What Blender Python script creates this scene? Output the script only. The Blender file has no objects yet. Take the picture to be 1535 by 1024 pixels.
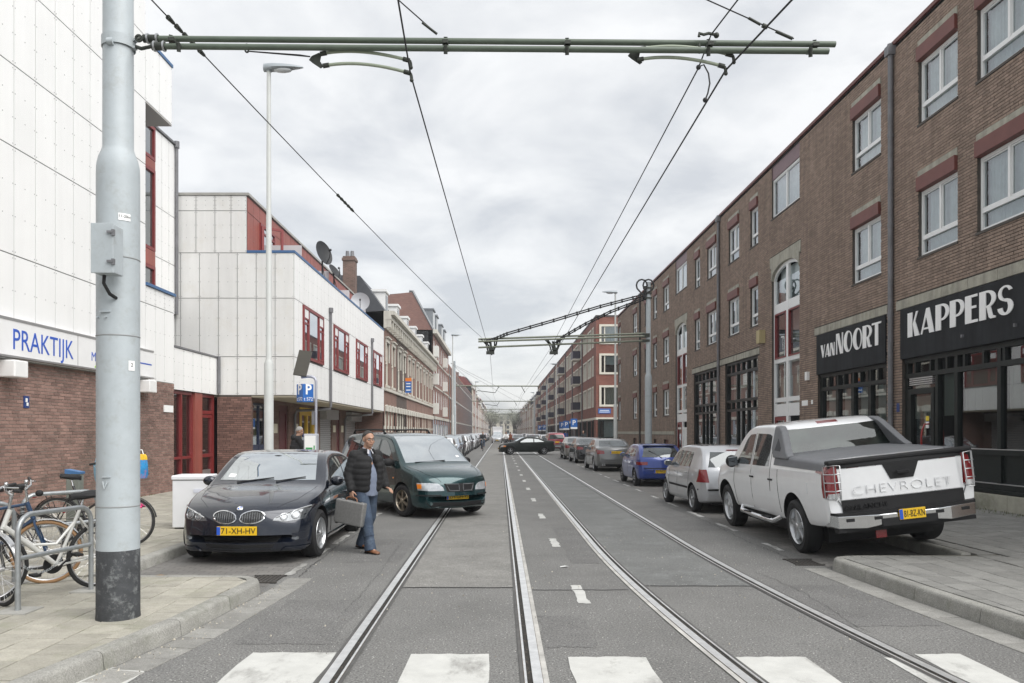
import bpy, bmesh, math, random
import numpy as np
from mathutils import Vector, Matrix
from mathutils.bvhtree import BVHTree
R = math.radians
random.seed(11)
sc = bpy.context.scene
COL = sc.collection

# ------------------------------------------------------------------ camera
cam_d = bpy.data.cameras.new('camera')
cam = bpy.data.objects.new('camera', cam_d)
COL.objects.link(cam)
cam.location = (0, 0, 1.75)
cam.rotation_euler = (R(90), 0, 0)
cam_d.sensor_width = 36
cam_d.lens = 36 * 1180 / 1535
cam_d.shift_x = (767.5 - 750) / 1535
cam_d.shift_y = (648 - 512) / 1535
cam_d.clip_start = 0.05
cam_d.clip_end = 3000
sc.camera = cam

# ------------------------------------------------------------------ light
SUN_DIR = Vector((0.54, -0.42, 0.74)).normalized()       # towards the sun
sun_el = math.asin(SUN_DIR.z)
sun_az = math.atan2(SUN_DIR.x, SUN_DIR.y)
world = bpy.data.worlds.new('World')
sc.world = world
world.use_nodes = True
wn = world.node_tree
wn.nodes.clear()
def W(t, **k):
    n = wn.nodes.new(t)
    for a, b in k.items(): setattr(n, a, b)
    return n
out = W('ShaderNodeOutputWorld')
bg = W('ShaderNodeBackground'); bg.inputs['Strength'].default_value = 0.1
sky = W('ShaderNodeTexSky', sky_type='NISHITA', sun_disc=False, sun_elevation=sun_el, sun_rotation=sun_az)
tc = W('ShaderNodeTexCoord')
sep = W('ShaderNodeSeparateXYZ'); wn.links.new(tc.outputs['Generated'], sep.inputs[0])
zc = W('ShaderNodeMath', operation='MAXIMUM'); wn.links.new(sep.outputs['Z'], zc.inputs[0]); zc.inputs[1].default_value = 0.0
za = W('ShaderNodeMath', operation='ADD'); wn.links.new(zc.outputs[0], za.inputs[0]); za.inputs[1].default_value = 0.22
dv = W('ShaderNodeVectorMath', operation='DIVIDE')
cmb = W('ShaderNodeCombineXYZ'); wn.links.new(za.outputs[0], cmb.inputs[0]); wn.links.new(za.outputs[0], cmb.inputs[1]); cmb.inputs[2].default_value = 1
wn.links.new(tc.outputs['Generated'], dv.inputs[0]); wn.links.new(cmb.outputs[0], dv.inputs[1])
flat = W('ShaderNodeVectorMath', operation='MULTIPLY'); flat.inputs[1].default_value = (1, 1, 0)
wn.links.new(dv.outputs[0], flat.inputs[0])
nz = W('ShaderNodeTexNoise'); nz.inputs['Scale'].default_value = 2.1; nz.inputs['Detail'].default_value = 7; nz.inputs['Roughness'].default_value = 0.55
nz.inputs['Distortion'].default_value = 0.3
wn.links.new(flat.outputs[0], nz.inputs['Vector'])
rp = W('ShaderNodeValToRGB')
rp.color_ramp.elements[0].position = 0.37; rp.color_ramp.elements[0].color = (0.60, 0.617, 0.64, 1)
rp.color_ramp.elements[1].position = 0.60; rp.color_ramp.elements[1].color = (0.865, 0.866, 0.862, 1)
wn.links.new(nz.outputs['Fac'], rp.inputs[0])
# overcast sky: brighter towards the zenith
gn = W('ShaderNodeMath', operation='MULTIPLY_ADD'); wn.links.new(zc.outputs[0], gn.inputs[0]); gn.inputs[1].default_value = 1.0; gn.inputs[2].default_value = 4.0
mul = W('ShaderNodeVectorMath', operation='SCALE'); wn.links.new(rp.outputs[0], mul.inputs[0]); wn.links.new(gn.outputs[0], mul.inputs['Scale'])
mx = W('ShaderNodeMix', data_type='RGBA'); mx.inputs[0].default_value = 0.93
wn.links.new(sky.outputs[0], mx.inputs[6]); wn.links.new(mul.outputs[0], mx.inputs[7])
wn.links.new(mx.outputs[2], bg.inputs['Color']); wn.links.new(bg.outputs[0], out.inputs['Surface'])

sun_d = bpy.data.lights.new('sun', 'SUN')
sun_d.energy = 1.5; sun_d.angle = R(60); sun_d.color = (1.0, 0.98, 0.95)
sun = bpy.data.objects.new('sun', sun_d); COL.objects.link(sun)
sun.rotation_euler = SUN_DIR.to_track_quat('Z', 'Y').to_euler()
sun.location = (30, -10, 60)

sc.view_settings.view_transform = 'Standard'
sc.view_settings.look = 'None'
sc.view_settings.gamma = 1
sc.view_settings.exposure = 1.42
sc.view_settings.use_curve_mapping = False
sc.render.engine = 'CYCLES'
cy = sc.cycles
cy.use_denoising = True
cy.max_bounces = 8; cy.diffuse_bounces = 4; cy.glossy_bounces = 3; cy.transparent_max_bounces = 12
cy.volume_bounces = 0
cy.sample_clamp_indirect = 4

# ------------------------------------------------------------------ materials
MATS = {}
def M(name, col=(.5,.5,.5), rough=.6, metal=0.0, var=0.0, vs=3.0, bump=0.0, bs=60.0, coat=0.0, isl=0.0, rnd=0.0,
      local=False, spec=.5, streak=0.0, dirt=None, dirtamt=0.0, ds=1.2, emit=0.0, grain=0.0, gs=130.0):
    """one principled material with procedural colour variation, grain and wear"""
    if name in MATS: return MATS[name]
    m = bpy.data.materials.new(name); m.use_nodes = True
    nt = m.node_tree; b = nt.nodes['Principled BSDF']; L = nt.links.new
    m.diffuse_color = (*col, 1)
    b.inputs['Roughness'].default_value = rough; b.inputs['Metallic'].default_value = metal
    b.inputs['Coat Weight'].default_value = coat; b.inputs['Coat Roughness'].default_value = 0.04
    b.inputs['Specular IOR Level'].default_value = spec
    def N(t, **k):
        n = nt.nodes.new(t)
        for a, q in k.items(): setattr(n, a, q)
        return n
    if local: src = N('ShaderNodeTexCoord').outputs['Object']
    else: src = N('ShaderNodeNewGeometry').outputs['Position']
    c = N('ShaderNodeRGB'); c.outputs[0].default_value = (*col, 1); cur = c.outputs[0]
    def scale_by(fac_socket, lo, hi):
        nonlocal cur
        mr = N('ShaderNodeMapRange'); L(fac_socket, mr.inputs[0]); mr.inputs[3].default_value = lo; mr.inputs[4].default_value = hi
        s = N('ShaderNodeVectorMath', operation='SCALE'); L(cur, s.inputs[0]); L(mr.outputs[0], s.inputs['Scale']); cur = s.outputs[0]
    if isl:
        scale_by(N('ShaderNodeNewGeometry').outputs['Random Per Island'], 1 - isl, 1 + isl)
    if rnd:
        scale_by(N('ShaderNodeObjectInfo').outputs['Random'], 1 - rnd, 1 + rnd)
    nfac = None
    if var:
        n1 = N('ShaderNodeTexNoise'); n1.inputs['Scale'].default_value = vs; n1.inputs['Detail'].default_value = 6; n1.inputs['Roughness'].default_value = .65
        L(src, n1.inputs['Vector']); nfac = n1.outputs['Fac']
        mr = N('ShaderNodeMapRange'); L(nfac, mr.inputs[0]); mr.inputs[1].default_value = .3; mr.inputs[2].default_value = .7
        scale_by(mr.outputs[0], 1 - var, 1 + var)
    if grain:
        ng = N('ShaderNodeTexNoise'); ng.inputs['Scale'].default_value = gs; ng.inputs['Detail'].default_value = 3; ng.inputs['Roughness'].default_value = .7; L(src, ng.inputs['Vector'])
        mr = N('ShaderNodeMapRange'); L(ng.outputs['Fac'], mr.inputs[0]); mr.inputs[1].default_value = .32; mr.inputs[2].default_value = .68
        scale_by(mr.outputs[0], 1 - grain, 1 + grain)
    if streak:
        mp = N('ShaderNodeMapping'); mp.inputs['Scale'].default_value = (4, 4, .25); L(src, mp.inputs[0])
        n2 = N('ShaderNodeTexNoise'); n2.inputs['Scale'].default_value = 1.5; n2.inputs['Detail'].default_value = 5; L(mp.outputs[0], n2.inputs['Vector'])
        mr = N('ShaderNodeMapRange'); L(n2.outputs['Fac'], mr.inputs[0]); mr.inputs[1].default_value = .4; mr.inputs[2].default_value = .7
        scale_by(mr.outputs[0], 1.0, 1 - streak)
    if dirtamt:
        n3 = N('ShaderNodeTexNoise'); n3.inputs['Scale'].default_value = ds; n3.inputs['Detail'].default_value = 9; n3.inputs['Roughness'].default_value = .75
        L(src, n3.inputs['Vector'])
        mr = N('ShaderNodeMapRange'); L(n3.outputs['Fac'], mr.inputs[0]); mr.inputs[1].default_value = .52; mr.inputs[2].default_value = .66; mr.inputs[4].default_value = dirtamt
        mm = N('ShaderNodeMix', data_type='RGBA'); L(mr.outputs[0], mm.inputs[0]); L(cur, mm.inputs[6]); mm.inputs[7].default_value = (*dirt, 1); cur = mm.outputs[2]
    L(cur, b.inputs['Base Color'])
    if bump:
        n4 = N('ShaderNodeTexNoise'); n4.inputs['Scale'].default_value = bs; n4.inputs['Detail'].default_value = 4; L(src, n4.inputs['Vector'])
        bp = N('ShaderNodeBump'); bp.inputs['Strength'].default_value = bump; bp.inputs['Distance'].default_value = .01
        L(n4.outputs['Fac'], bp.inputs['Height']); L(bp.outputs[0], b.inputs['Normal'])
    if emit:
        L(cur, b.inputs['Emission Color']); b.inputs['Emission Strength'].default_value = emit
    MATS[name] = m
    return m

def brick_mat(name, c1, c2, mortar, var=.25, w=.215, h=.0625, bump=.4):
    if name in MATS: return MATS[name]
    m = bpy.data.materials.new(name); m.use_nodes = True
    nt = m.node_tree; b = nt.nodes['Principled BSDF']; L = nt.links.new
    N = lambda t: nt.nodes.new(t)
    g = N('ShaderNodeNewGeometry'); s = N('ShaderNodeSeparateXYZ'); L(g.outputs['Position'], s.inputs[0])
    a = N('ShaderNodeMath'); L(s.outputs['X'], a.inputs[0]); L(s.outputs['Y'], a.inputs[1])
    c = N('ShaderNodeCombineXYZ'); L(a.outputs[0], c.inputs[0]); L(s.outputs['Z'], c.inputs[1])
    bt = N('ShaderNodeTexBrick'); L(c.outputs[0], bt.inputs['Vector'])
    bt.inputs['Scale'].default_value = 1; bt.inputs['Brick Width'].default_value = w; bt.inputs['Row Height'].default_value = h
    bt.inputs['Mortar Size'].default_value = .006; bt.inputs['Mortar Smooth'].default_value = .2; bt.inputs['Bias'].default_value = 0
    bt.inputs['Color1'].default_value = (*c1, 1); bt.inputs['Color2'].default_value = (*c2, 1); bt.inputs['Mortar'].default_value = (*mortar, 1)
    n = N('ShaderNodeTexNoise'); n.inputs['Scale'].default_value = .9; n.inputs['Detail'].default_value = 8; L(g.outputs['Position'], n.inputs['Vector'])
    mr = N('ShaderNodeMapRange'); L(n.outputs['Fac'], mr.inputs[0]); mr.inputs[1].default_value = .3; mr.inputs[2].default_value = .7
    mr.inputs[3].default_value = 1 - var; mr.inputs[4].default_value = 1 + var
    sc_ = N('ShaderNodeVectorMath'); sc_.operation = 'SCALE'; L(bt.outputs['Color'], sc_.inputs[0]); L(mr.outputs[0], sc_.inputs['Scale'])
    L(sc_.outputs[0], b.inputs['Base Color']); b.inputs['Roughness'].default_value = .85
    bp = N('ShaderNodeBump'); bp.inputs['Strength'].default_value = bump; bp.inputs['Distance'].default_value = .008; bp.invert = True
    L(bt.outputs['Fac'], bp.inputs['Height']); L(bp.outputs[0], b.inputs['Normal'])
    m.diffuse_color = (*c1, 1); MATS[name] = m
    return m

def glass_mat(name, tint=(.75,.82,.82), refl=.10, rough=.01):
    """thin pane: tinted see-through plus mirror by viewing angle"""
    if name in MATS: return MATS[name]
    m = bpy.data.materials.new(name); m.use_nodes = True
    nt = m.node_tree; nt.nodes.clear(); L = nt.links.new
    N = lambda t: nt.nodes.new(t)
    o = N('ShaderNodeOutputMaterial'); mix = N('ShaderNodeMixShader')
    tr = N('ShaderNodeBsdfTransparent'); tr.inputs[0].default_value = (*tint, 1)
    gl = N('ShaderNodeBsdfGlossy'); gl.inputs['Roughness'].default_value = rough; gl.inputs['Color'].default_value = (.95,.97,1,1)
    fr = N('ShaderNodeFresnel'); fr.inputs['IOR'].default_value = 1.5
    ad = N('ShaderNodeMath'); ad.operation = 'MULTIPLY_ADD'; ad.use_clamp = True; L(fr.outputs[0], ad.inputs[0]); ad.inputs[1].default_value = 1.6; ad.inputs[2].default_value = refl
    L(ad.outputs[0], mix.inputs[0]); L(tr.outputs[0], mix.inputs[1]); L(gl.outputs[0], mix.inputs[2]); L(mix.outputs[0], o.inputs['Surface'])
    MATS[name] = m
    return m

# ------------------------------------------------------------------ mesh building
def rotz(a): return Matrix.Rotation(a, 4, 'Z')
class MB:
    def __init__(s): s.v = []; s.f = []; s.m = []
    def add(s, vs, fs, mat=0, X=None):
        k = len(s.v)
        if X is not None: vs = [X @ Vector(p) for p in vs]
        s.v.extend([tuple(p) for p in vs]); s.f.extend([tuple(i + k for i in f) for f in fs]); s.m.extend([mat] * len(fs))
        return s
    def box(s, a, b, mat=0, X=None):
        x0, y0, z0 = [min(p, q) for p, q in zip(a, b)]; x1, y1, z1 = [max(p, q) for p, q in zip(a, b)]
        vs = [(x0,y0,z0),(x1,y0,z0),(x1,y1,z0),(x0,y1,z0),(x0,y0,z1),(x1,y0,z1),(x1,y1,z1),(x0,y1,z1)]
        return s.add(vs, [(0,3,2,1),(4,5,6,7),(0,1,5,4),(1,2,6,5),(2,3,7,6),(3,0,4,7)], mat, X)
    def cbox(s, c, d, mat=0, X=None):
        return s.box([p - q/2 for p, q in zip(c, d)], [p + q/2 for p, q in zip(c, d)], mat, X)
    def prism(s, pts, fn, d0, d1, mat=0):
        """polygon pts (a,b) mapped by fn(a,b,d), between depths d0 and d1"""
        n = len(pts)
        vs = [fn(a, b, d0) for a, b in pts] + [fn(a, b, d1) for a, b in pts]
        fs = [tuple(range(n)), tuple(range(2*n-1, n-1, -1))] + [(i, i + n, (i+1) % n + n, (i+1) % n) for i in range(n)]
        return s.add(vs, fs, mat)
    def loft(s, rings, mat=0, closed=True, caps=True, X=None):
        n = len(rings[0]); vs = [p for r in rings for p in r]; fs = []
        for i in range(len(rings) - 1):
            for j in range(n if closed else n - 1):
                k = (j + 1) % n
                fs.append((i*n + j, i*n + k, (i+1)*n + k, (i+1)*n + j))
        if caps and closed:
            fs.append(tuple(range(n - 1, -1, -1))); fs.append(tuple((len(rings)-1)*n + j for j in range(n)))
        return s.add(vs, fs, mat, X)
    def tube(s, path, r, n=8, mat=0, closed=False, X=None, caps=True):
        P = [Vector(p) for p in path]; m = len(P)
        rr = r if isinstance(r, (list, tuple)) else [r] * m
        T = []
        for i in range(m):
            a = P[i-1] if (i or closed) else P[0]; b = P[(i+1) % m] if (i < m-1 or closed) else P[-1]
            t = (b - a); T.append(t.normalized() if t.length > 1e-9 else Vector((0,0,1)))
        up = Vector((0,0,1)) if abs(T[0].z) < .9 else Vector((1,0,0))
        nrm = (up - T[0] * up.dot(T[0])).normalized(); rings = []
        for i in range(m):
            nrm = nrm - T[i] * nrm.dot(T[i])
            if nrm.length < 1e-6: nrm = T[i].orthogonal()
            nrm.normalize(); bi = T[i].cross(nrm)
            rings.append([P[i] + (nrm * math.cos(2*math.pi*j/n) + bi * math.sin(2*math.pi*j/n)) * rr[i] for j in range(n)])
        if closed: rings.append(rings[0])
        return s.loft(rings, mat, True, caps and not closed, X)
    def cyl(s, a, b, r, r1=None, n=12, mat=0, X=None):
        return s.tube([a, b], [r, r if r1 is None else r1], n, mat, X=X)
    def lathe(s, prof, n=24, mat=0, X=None, caps=False):
        """profile (radius, height) about z"""
        rings = [[(r*math.cos(2*math.pi*j/n), r*math.sin(2*math.pi*j/n), z) for j in range(n)] for r, z in prof]
        return s.loft(rings, mat, True, caps, X)
    def ball(s, c, r, mat=0, n=12, m=8, X=None):
        rx, ry, rz = r if isinstance(r, (tuple, list)) else (r, r, r)
        rings = []
        for i in range(m + 1):
            t = math.pi * (i + .0) / m; t = min(max(t, .02), math.pi - .02)
            rings.append([(c[0] + rx*math.sin(t)*math.cos(2*math.pi*j/n), c[1] + ry*math.sin(t)*math.sin(2*math.pi*j/n), c[2] - rz*math.cos(t)) for j in range(n)])
        return s.loft(rings, mat, True, True, X)
    def mesh(s, name, mats, smooth=None, bevel=0):
        me = bpy.data.meshes.new(name); me.from_pydata(s.v, [], s.f)
        for q in (mats if isinstance(mats, (list, tuple)) else [mats]): me.materials.append(q)
        if any(s.m): me.polygons.foreach_set('material_index', s.m)
        if smooth is not None:
            me.shade_smooth(); me.set_sharp_from_angle(angle=R(smooth))
        me.update()
        return me

PINV = {}
def link(o, parent=None, world=True):
    COL.objects.link(o)
    if parent is not None:
        o.parent = parent
        if world and parent.name in PINV: o.matrix_parent_inverse = PINV[parent.name]
        if world and parent.name not in PINV and parent.parent is not None: pass
    return o
def thing(name, label, cat, loc=(0,0,0), rz=0, group=None, rot=None):
    o = bpy.data.objects.new(name, None); o.empty_display_size = .2; COL.objects.link(o)
    o.location = loc; o.rotation_euler = rot if rot else (0, 0, rz)
    PINV[o.name] = (Matrix.Translation(Vector(loc)) @ o.rotation_euler.to_matrix().to_4x4()).inverted()
    o['label'] = label; o['category'] = cat
    if group: o['group'] = group
    return o
def tag(o, label, cat, group=None):
    o['label'] = label; o['category'] = cat
    if group: o['group'] = group
    return o
def obj(name, mb, mats, parent=None, smooth=None, world=False, bevel=0, label=None, kind=None, seg=2):
    me = mb if isinstance(mb, bpy.types.Mesh) else mb.mesh(name, mats, smooth)
    o = bpy.data.objects.new(name, me)
    link(o, parent, world)
    if bevel:
        md = o.modifiers.new('bevel', 'BEVEL'); md.width = bevel; md.segments = seg; md.limit_method = 'ANGLE'; md.angle_limit = R(40)
        md.harden_normals = False
    if label: o['label'] = label
    if kind: o['kind'] = kind
    return o
def structure(o, label=None):
    o['kind'] = 'structure'
    if label: o['label'] = label
    return o
KIDS = {}
def kids(o):
    return [c for c in o.children]
def dup(root, loc, rz=0, label=None, group=None, rot=None):
    r = root.copy(); COL.objects.link(r); r.location = loc; r.rotation_euler = rot if rot else (0, 0, rz)
    if label: r['label'] = label
    if group: r['group'] = group
    def rec(a, b):
        for c in list(a.children):
            d = c.copy(); COL.objects.link(d); d.parent = b; rec(c, d)
    rec(root, r)
    return r
_fontcache = {}
def text_mesh(txt, size=1.0, ext=.004, align='CENTER', sx=1.0, off=0.0, spacing=1.0):
    key = (txt, size, ext, align, sx, off, spacing)
    if key in _fontcache: return _fontcache[key]
    cu = bpy.data.curves.new('lettering', 'FONT'); cu.body = txt; cu.size = size; cu.extrude = ext; cu.align_x = align; cu.align_y = 'CENTER'
    cu.resolution_u = 3; cu.offset = off; cu.space_character = spacing
    o = bpy.data.objects.new('lettering', cu); COL.objects.link(o)
    dg = bpy.context.evaluated_depsgraph_get(); dg.update()
    me = bpy.data.meshes.new_from_object(o.evaluated_get(dg))
    bpy.data.objects.remove(o)
    if sx != 1: me.transform(Matrix.Diagonal((sx, 1, 1, 1)))
    _fontcache[key] = me
    return me
def text_obj(name, txt, mat, X, size, parent=None, ext=.003, world=False, align='CENTER', sx=1.0, off=0.0, spacing=1.0):
    """X maps text plane (x right, y up, z towards reader)"""
    me = text_mesh(txt, size, ext, align, sx, off, spacing).copy(); me.name = name
    me.transform(X); me.materials.clear(); me.materials.append(mat)
    return obj(name, me, None, parent, world=world)
def frame_mat(origin, right, up):
    r = Vector(right).normalized(); u = Vector(up).normalized(); n = r.cross(u)
    return Matrix(((r.x,u.x,n.x,origin[0]),(r.y,u.y,n.y,origin[1]),(r.z,u.z,n.z,origin[2]),(0,0,0,1)))
def eval_mesh(o):
    dg = bpy.context.evaluated_depsgraph_get(); dg.update()
    return bpy.data.meshes.new_from_object(o.evaluated_get(dg))

class F:
    """a vertical facade plane: u along U, z up, d outwards along N; world coordinates"""
    def __init__(s, P0, U, N): s.P = Vector(P0); s.U = Vector(U); s.N = Vector(N)
    def pt(s, u, z, d=0): return s.P + s.U * u + s.N * d + Vector((0, 0, z))
    def box(s, mb, u0, u1, z0, z1, d0, d1, mat=0):
        vs = [s.pt(u, z, d) for d in (d0, d1) for z in (z0, z1) for u in (u0, u1)]
        fs = [(0,2,3,1),(4,5,7,6),(0,1,5,4),(2,6,7,3),(0,4,6,2),(1,3,7,5)]
        if s.U.cross(Vector((0,0,1))).dot(s.N) * (d1 - d0) < 0: fs = [f[::-1] for f in fs]
        return mb.add(vs, fs, mat)
    def frame(s, mb, u0, u1, z0, z1, w, d0, d1, mat=0):
        s.box(mb, u0, u0+w, z0, z1, d0, d1, mat); s.box(mb, u1-w, u1, z0, z1, d0, d1, mat)
        s.box(mb, u0+w, u1-w, z0, z0+w, d0, d1, mat); s.box(mb, u0+w, u1-w, z1-w, z1, d0, d1, mat)
    def wall(s, mb, u0, u1, z0, z1, holes, depth=.12, mat=0, rmat=None):
        us = sorted({u0, u1, *[min(max(h[i], u0), u1) for h in holes for i in (0, 1)]})
        zs = sorted({z0, z1, *[min(max(h[i], z0), z1) for h in holes for i in (2, 3)]})
        flip = s.U.cross(Vector((0,0,1))).dot(s.N) < 0
        for a, b in zip(us, us[1:]):
            cz = None
            run = []
            for c, d in zip(zs, zs[1:]):
                inside = any(h[0] - 1e-6 <= a and b <= h[1] + 1e-6 and h[2] - 1e-6 <= c and d <= h[3] + 1e-6 for h in holes)
                if inside: run.append(None)
                else: run.append((c, d))
            i = 0
            while i < len(run):
                if run[i] is None: i += 1; continue
                j = i
                while j + 1 < len(run) and run[j+1] is not None: j += 1
                q = [s.pt(a, run[i][0]), s.pt(b, run[i][0]), s.pt(b, run[j][1]), s.pt(a, run[j][1])]
                mb.add(q, [(3,2,1,0) if flip else (0,1,2,3)], mat); i = j + 1
        r = mat if rmat is None else rmat
        for h in holes:
            c = [(h[0],h[2]),(h[1],h[2]),(h[1],h[3]),(h[0],h[3])]
            for (a, z), (b, y) in zip(c, c[1:] + c[:1]):
                q = [s.pt(a, z), s.pt(b, y), s.pt(b, y, -depth), s.pt(a, z, -depth)]
                mb.add(q, [(3,2,1,0) if not flip else (0,1,2,3)], r)
        return mb
    def bricks(s, mb, u0, u1, z0, z1, holes, L=.21, H=.0525, J=.0115, d=.011):
        """individual bricks standing proud of the mortar plane, cut round the holes"""
        row = 0; z = z0
        V, Fc = [], []
        flip = s.U.cross(Vector((0,0,1))).dot(s.N) < 0
        quad = [(4,5,6,7),(0,1,5,4),(1,2,6,5),(2,3,7,6),(3,0,4,7)]
        if flip: quad = [q[::-1] for q in quad]
        while z + H <= z1:
            iv = [(u0, u1)]
            for h in holes:
                if h[2] < z + H and h[3] > z:
                    nv = []
                    for a, b in iv:
                        if h[1] <= a or h[0] >= b: nv.append((a, b)); continue
                        if h[0] > a: nv.append((a, h[0]))
                        if h[1] < b: nv.append((h[1], b))
                    iv = nv
            off = (row % 2) * (L + J) / 2 + (row // 2 % 3) * .02
            for a, b in iv:
                k = math.floor((a - off) / (L + J))
                while True:
                    x0 = off + k * (L + J); x1 = x0 + L; k += 1
                    if x0 >= b: break
                    x0 = max(x0, a); x1 = min(x1, b)
                    if x1 - x0 < .02: continue
                    e = d + random.uniform(-.0025, .0025)
                    n = len(V)
                    V.extend([s.pt(x0,z,0), s.pt(x1,z,0), s.pt(x1,z+H,0), s.pt(x0,z+H,0), s.pt(x0,z,e), s.pt(x1,z,e), s.pt(x1,z+H,e), s.pt(x0,z+H,e)])
                    Fc.extend([tuple(i + n for i in q) for q in quad])
            z += H + J; row += 1
        mb.add(V, Fc)
        return mb

# shared palette
ASPH = M('asphalt', (.165,.163,.156), .85, var=.17, vs=1.1, bump=.8, bs=90, grain=.62, gs=58, dirt=(.10,.10,.098), dirtamt=.5, ds=2.2)
CONC = M('concrete', (.36,.355,.33), .85, var=.15, vs=2.5, bump=.3, bs=70, dirt=(.2,.2,.18), dirtamt=.5, ds=3)
STEEL = M('polished_steel', (.78,.78,.77), .42, .85, var=.15, vs=8, local=False)
BLACK = M('black_rubber', (.012,.012,.013), .75, bump=.1, local=True)
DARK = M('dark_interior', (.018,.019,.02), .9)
WHITE = M('white_paint', (.80,.80,.79), .35, var=.04, vs=4)
CREAM = M('cream_stone', (.57,.55,.49), .7, var=.1, vs=3, streak=.15)
GLASS = glass_mat('window_glass')
DGLASS = glass_mat('shop_glass', (.55,.62,.60), .06)
BLUE = M('blue_trim', (.055,.13,.27), .5)
# ================================================================== GROUND
def zr(x): return .16 + max(0, x - 6.05) * .045              # right pavement rises towards the shops
mb = MB(); mb.add([(-900,-60,-.03),(900,-60,-.03),(900,1600,-.03),(-900,1600,-.03)], [(0,1,2,3)])
structure(obj('ground', mb, M('far_ground', (.17,.17,.16), .9, var=.2, vs=.05)))
road = MB()
nY = list(range(-12, 60, 4)) + [60, 100, 200, 420, 620]
for a, b in zip(nY, nY[1:]):
    road.add([(-4.6,a,0),(4.2,a,0),(4.2,b,0),(-4.6,b,0)], [(0,1,2,3)])
    road.add([(4.2,a,0),(6.1,a,0),(6.1,b,0),(4.2,b,0)], [(0,1,2,3)])
road = structure(obj('road', road, ASPH))
mb = MB(); mb.add([(6.1,61.9,-.004),(90,61.9,-.004),(90,75.4,-.004),(6.1,75.4,-.004)], [(0,1,2,3)])
structure(obj('side_road', mb, ASPH))

# smoother slabs between the rails, a seam at the near end
SLAB1 = M('track_concrete', (.20,.195,.182), .8, var=.18, vs=1.6, bump=.4, bs=90, grain=.42, gs=58, dirt=(.34,.33,.31), dirtamt=.35, ds=5)
SLAB2 = M('track_asphalt_smooth', (.148,.151,.146), .75, var=.18, vs=.8, bump=.35, bs=120, grain=.42, gs=62, dirt=(.25,.26,.255), dirtamt=.5, ds=.9)
def sheet(x0, x1, y0, y1, z, mat, name, parent, n=1):
    m = MB(); m.add([(x0,y0,z),(x1,y0,z),(x1,y1,z),(x0,y1,z)], [(0,1,2,3)]); return obj(name, m, mat, parent)
def curve3(y):   # the second track swings right close to the camera
    return 0.0 if y > 12.5 else .30 * ((12.5 - y) / 7.0) ** 2
def xat(x, y, k): return x + (curve3(y) if k else 0)
def strip(mb, xa, xb, y0, y1, z, k=0, step=.5, mat=0):
    ys = np.arange(y0, min(y1, 14), step).tolist() + [min(y1, 14)] + ([y1] if y1 > 14 else [])
    for a, b in zip(ys, ys[1:]):
        if b - a < 1e-6: continue
        mb.add([(xat(xa,a,k),a,z),(xat(xb,a,k),a,z),(xat(xb,b,k),b,z),(xat(xa,b,k),b,z)], [(0,1,2,3)], mat)
mb = MB(); strip(mb, -1.10, .17, 8.85, 420, .004); obj('track_slab', mb, SLAB1, road)
mb = MB(); strip(mb, 1.53, 2.79, 8.95, 420, .004, 1); obj('track_slab', mb, SLAB2, road)
# saw-cut seams where the slabs begin
SEAM = M('seam_tar', (.06,.06,.058), .8)
for x0, x1, y in ((-1.15, .2, 8.85), (.35, 1.42, 8.72), (1.53, 2.85, 8.95)):
    mb = MB(); xs = np.linspace(x0, x1, 9)
    pts = [(x, y + random.uniform(-.012, .012)) for x in xs]
    for (a, p), (b, q) in zip(pts, pts[1:]): mb.add([(a,p-.012,.007),(b,q-.012,.007),(b,q+.012,.007),(a,p+.012,.007)], [(0,1,2,3)])
    obj('road_seam', mb, SEAM, road)
# rails: bright running head, groove, thin guard lip
GROOVE = M('rail_groove', (.02,.018,.015), .9, var=.4, vs=10)
RUST = M('rail_side', (.10,.075,.055), .8, var=.3, vs=12)
BIT = M('joint_mortar', (.42,.41,.385), .85, var=.3, vs=4, bump=.3)
TAR = M('joint_tar', (.085,.083,.08), .85, var=.25, vs=5, bump=.3)
for i, (xi, sgn, k) in enumerate(((-1.215, 1, 0), (.255, -1, 0), (1.455, 1, 1), (2.89, -1, 1))):
    # sgn: side of the groove; the head lies on the outside
    r = MB()
    head = (-.044, .026); groove = (.026, .066); lip = (.066, .084)
    def S(a, b, z, mat):
        lo, hi = sorted((xi + sgn*a, xi + sgn*b)); strip(r, lo, hi, -4, 420, z, k, mat=mat)
    S(*head, .013, 0); S(*groove, .0075, 1); S(*lip, .0125, 0)
    for e in (head[0], lip[1]):
        S(e - .004, e + .004, .010, 2)
    S(head[0] - (.045 if i in (1, 2) else .03), head[0] - .004, .0085, 3 if i in (1, 2) else 4)
    S(lip[1] + .004, lip[1] + .03, .0085, 4)
    ro = obj('tram_rail', r, [STEEL, GROOVE, RUST, BIT, TAR], road)
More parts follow.
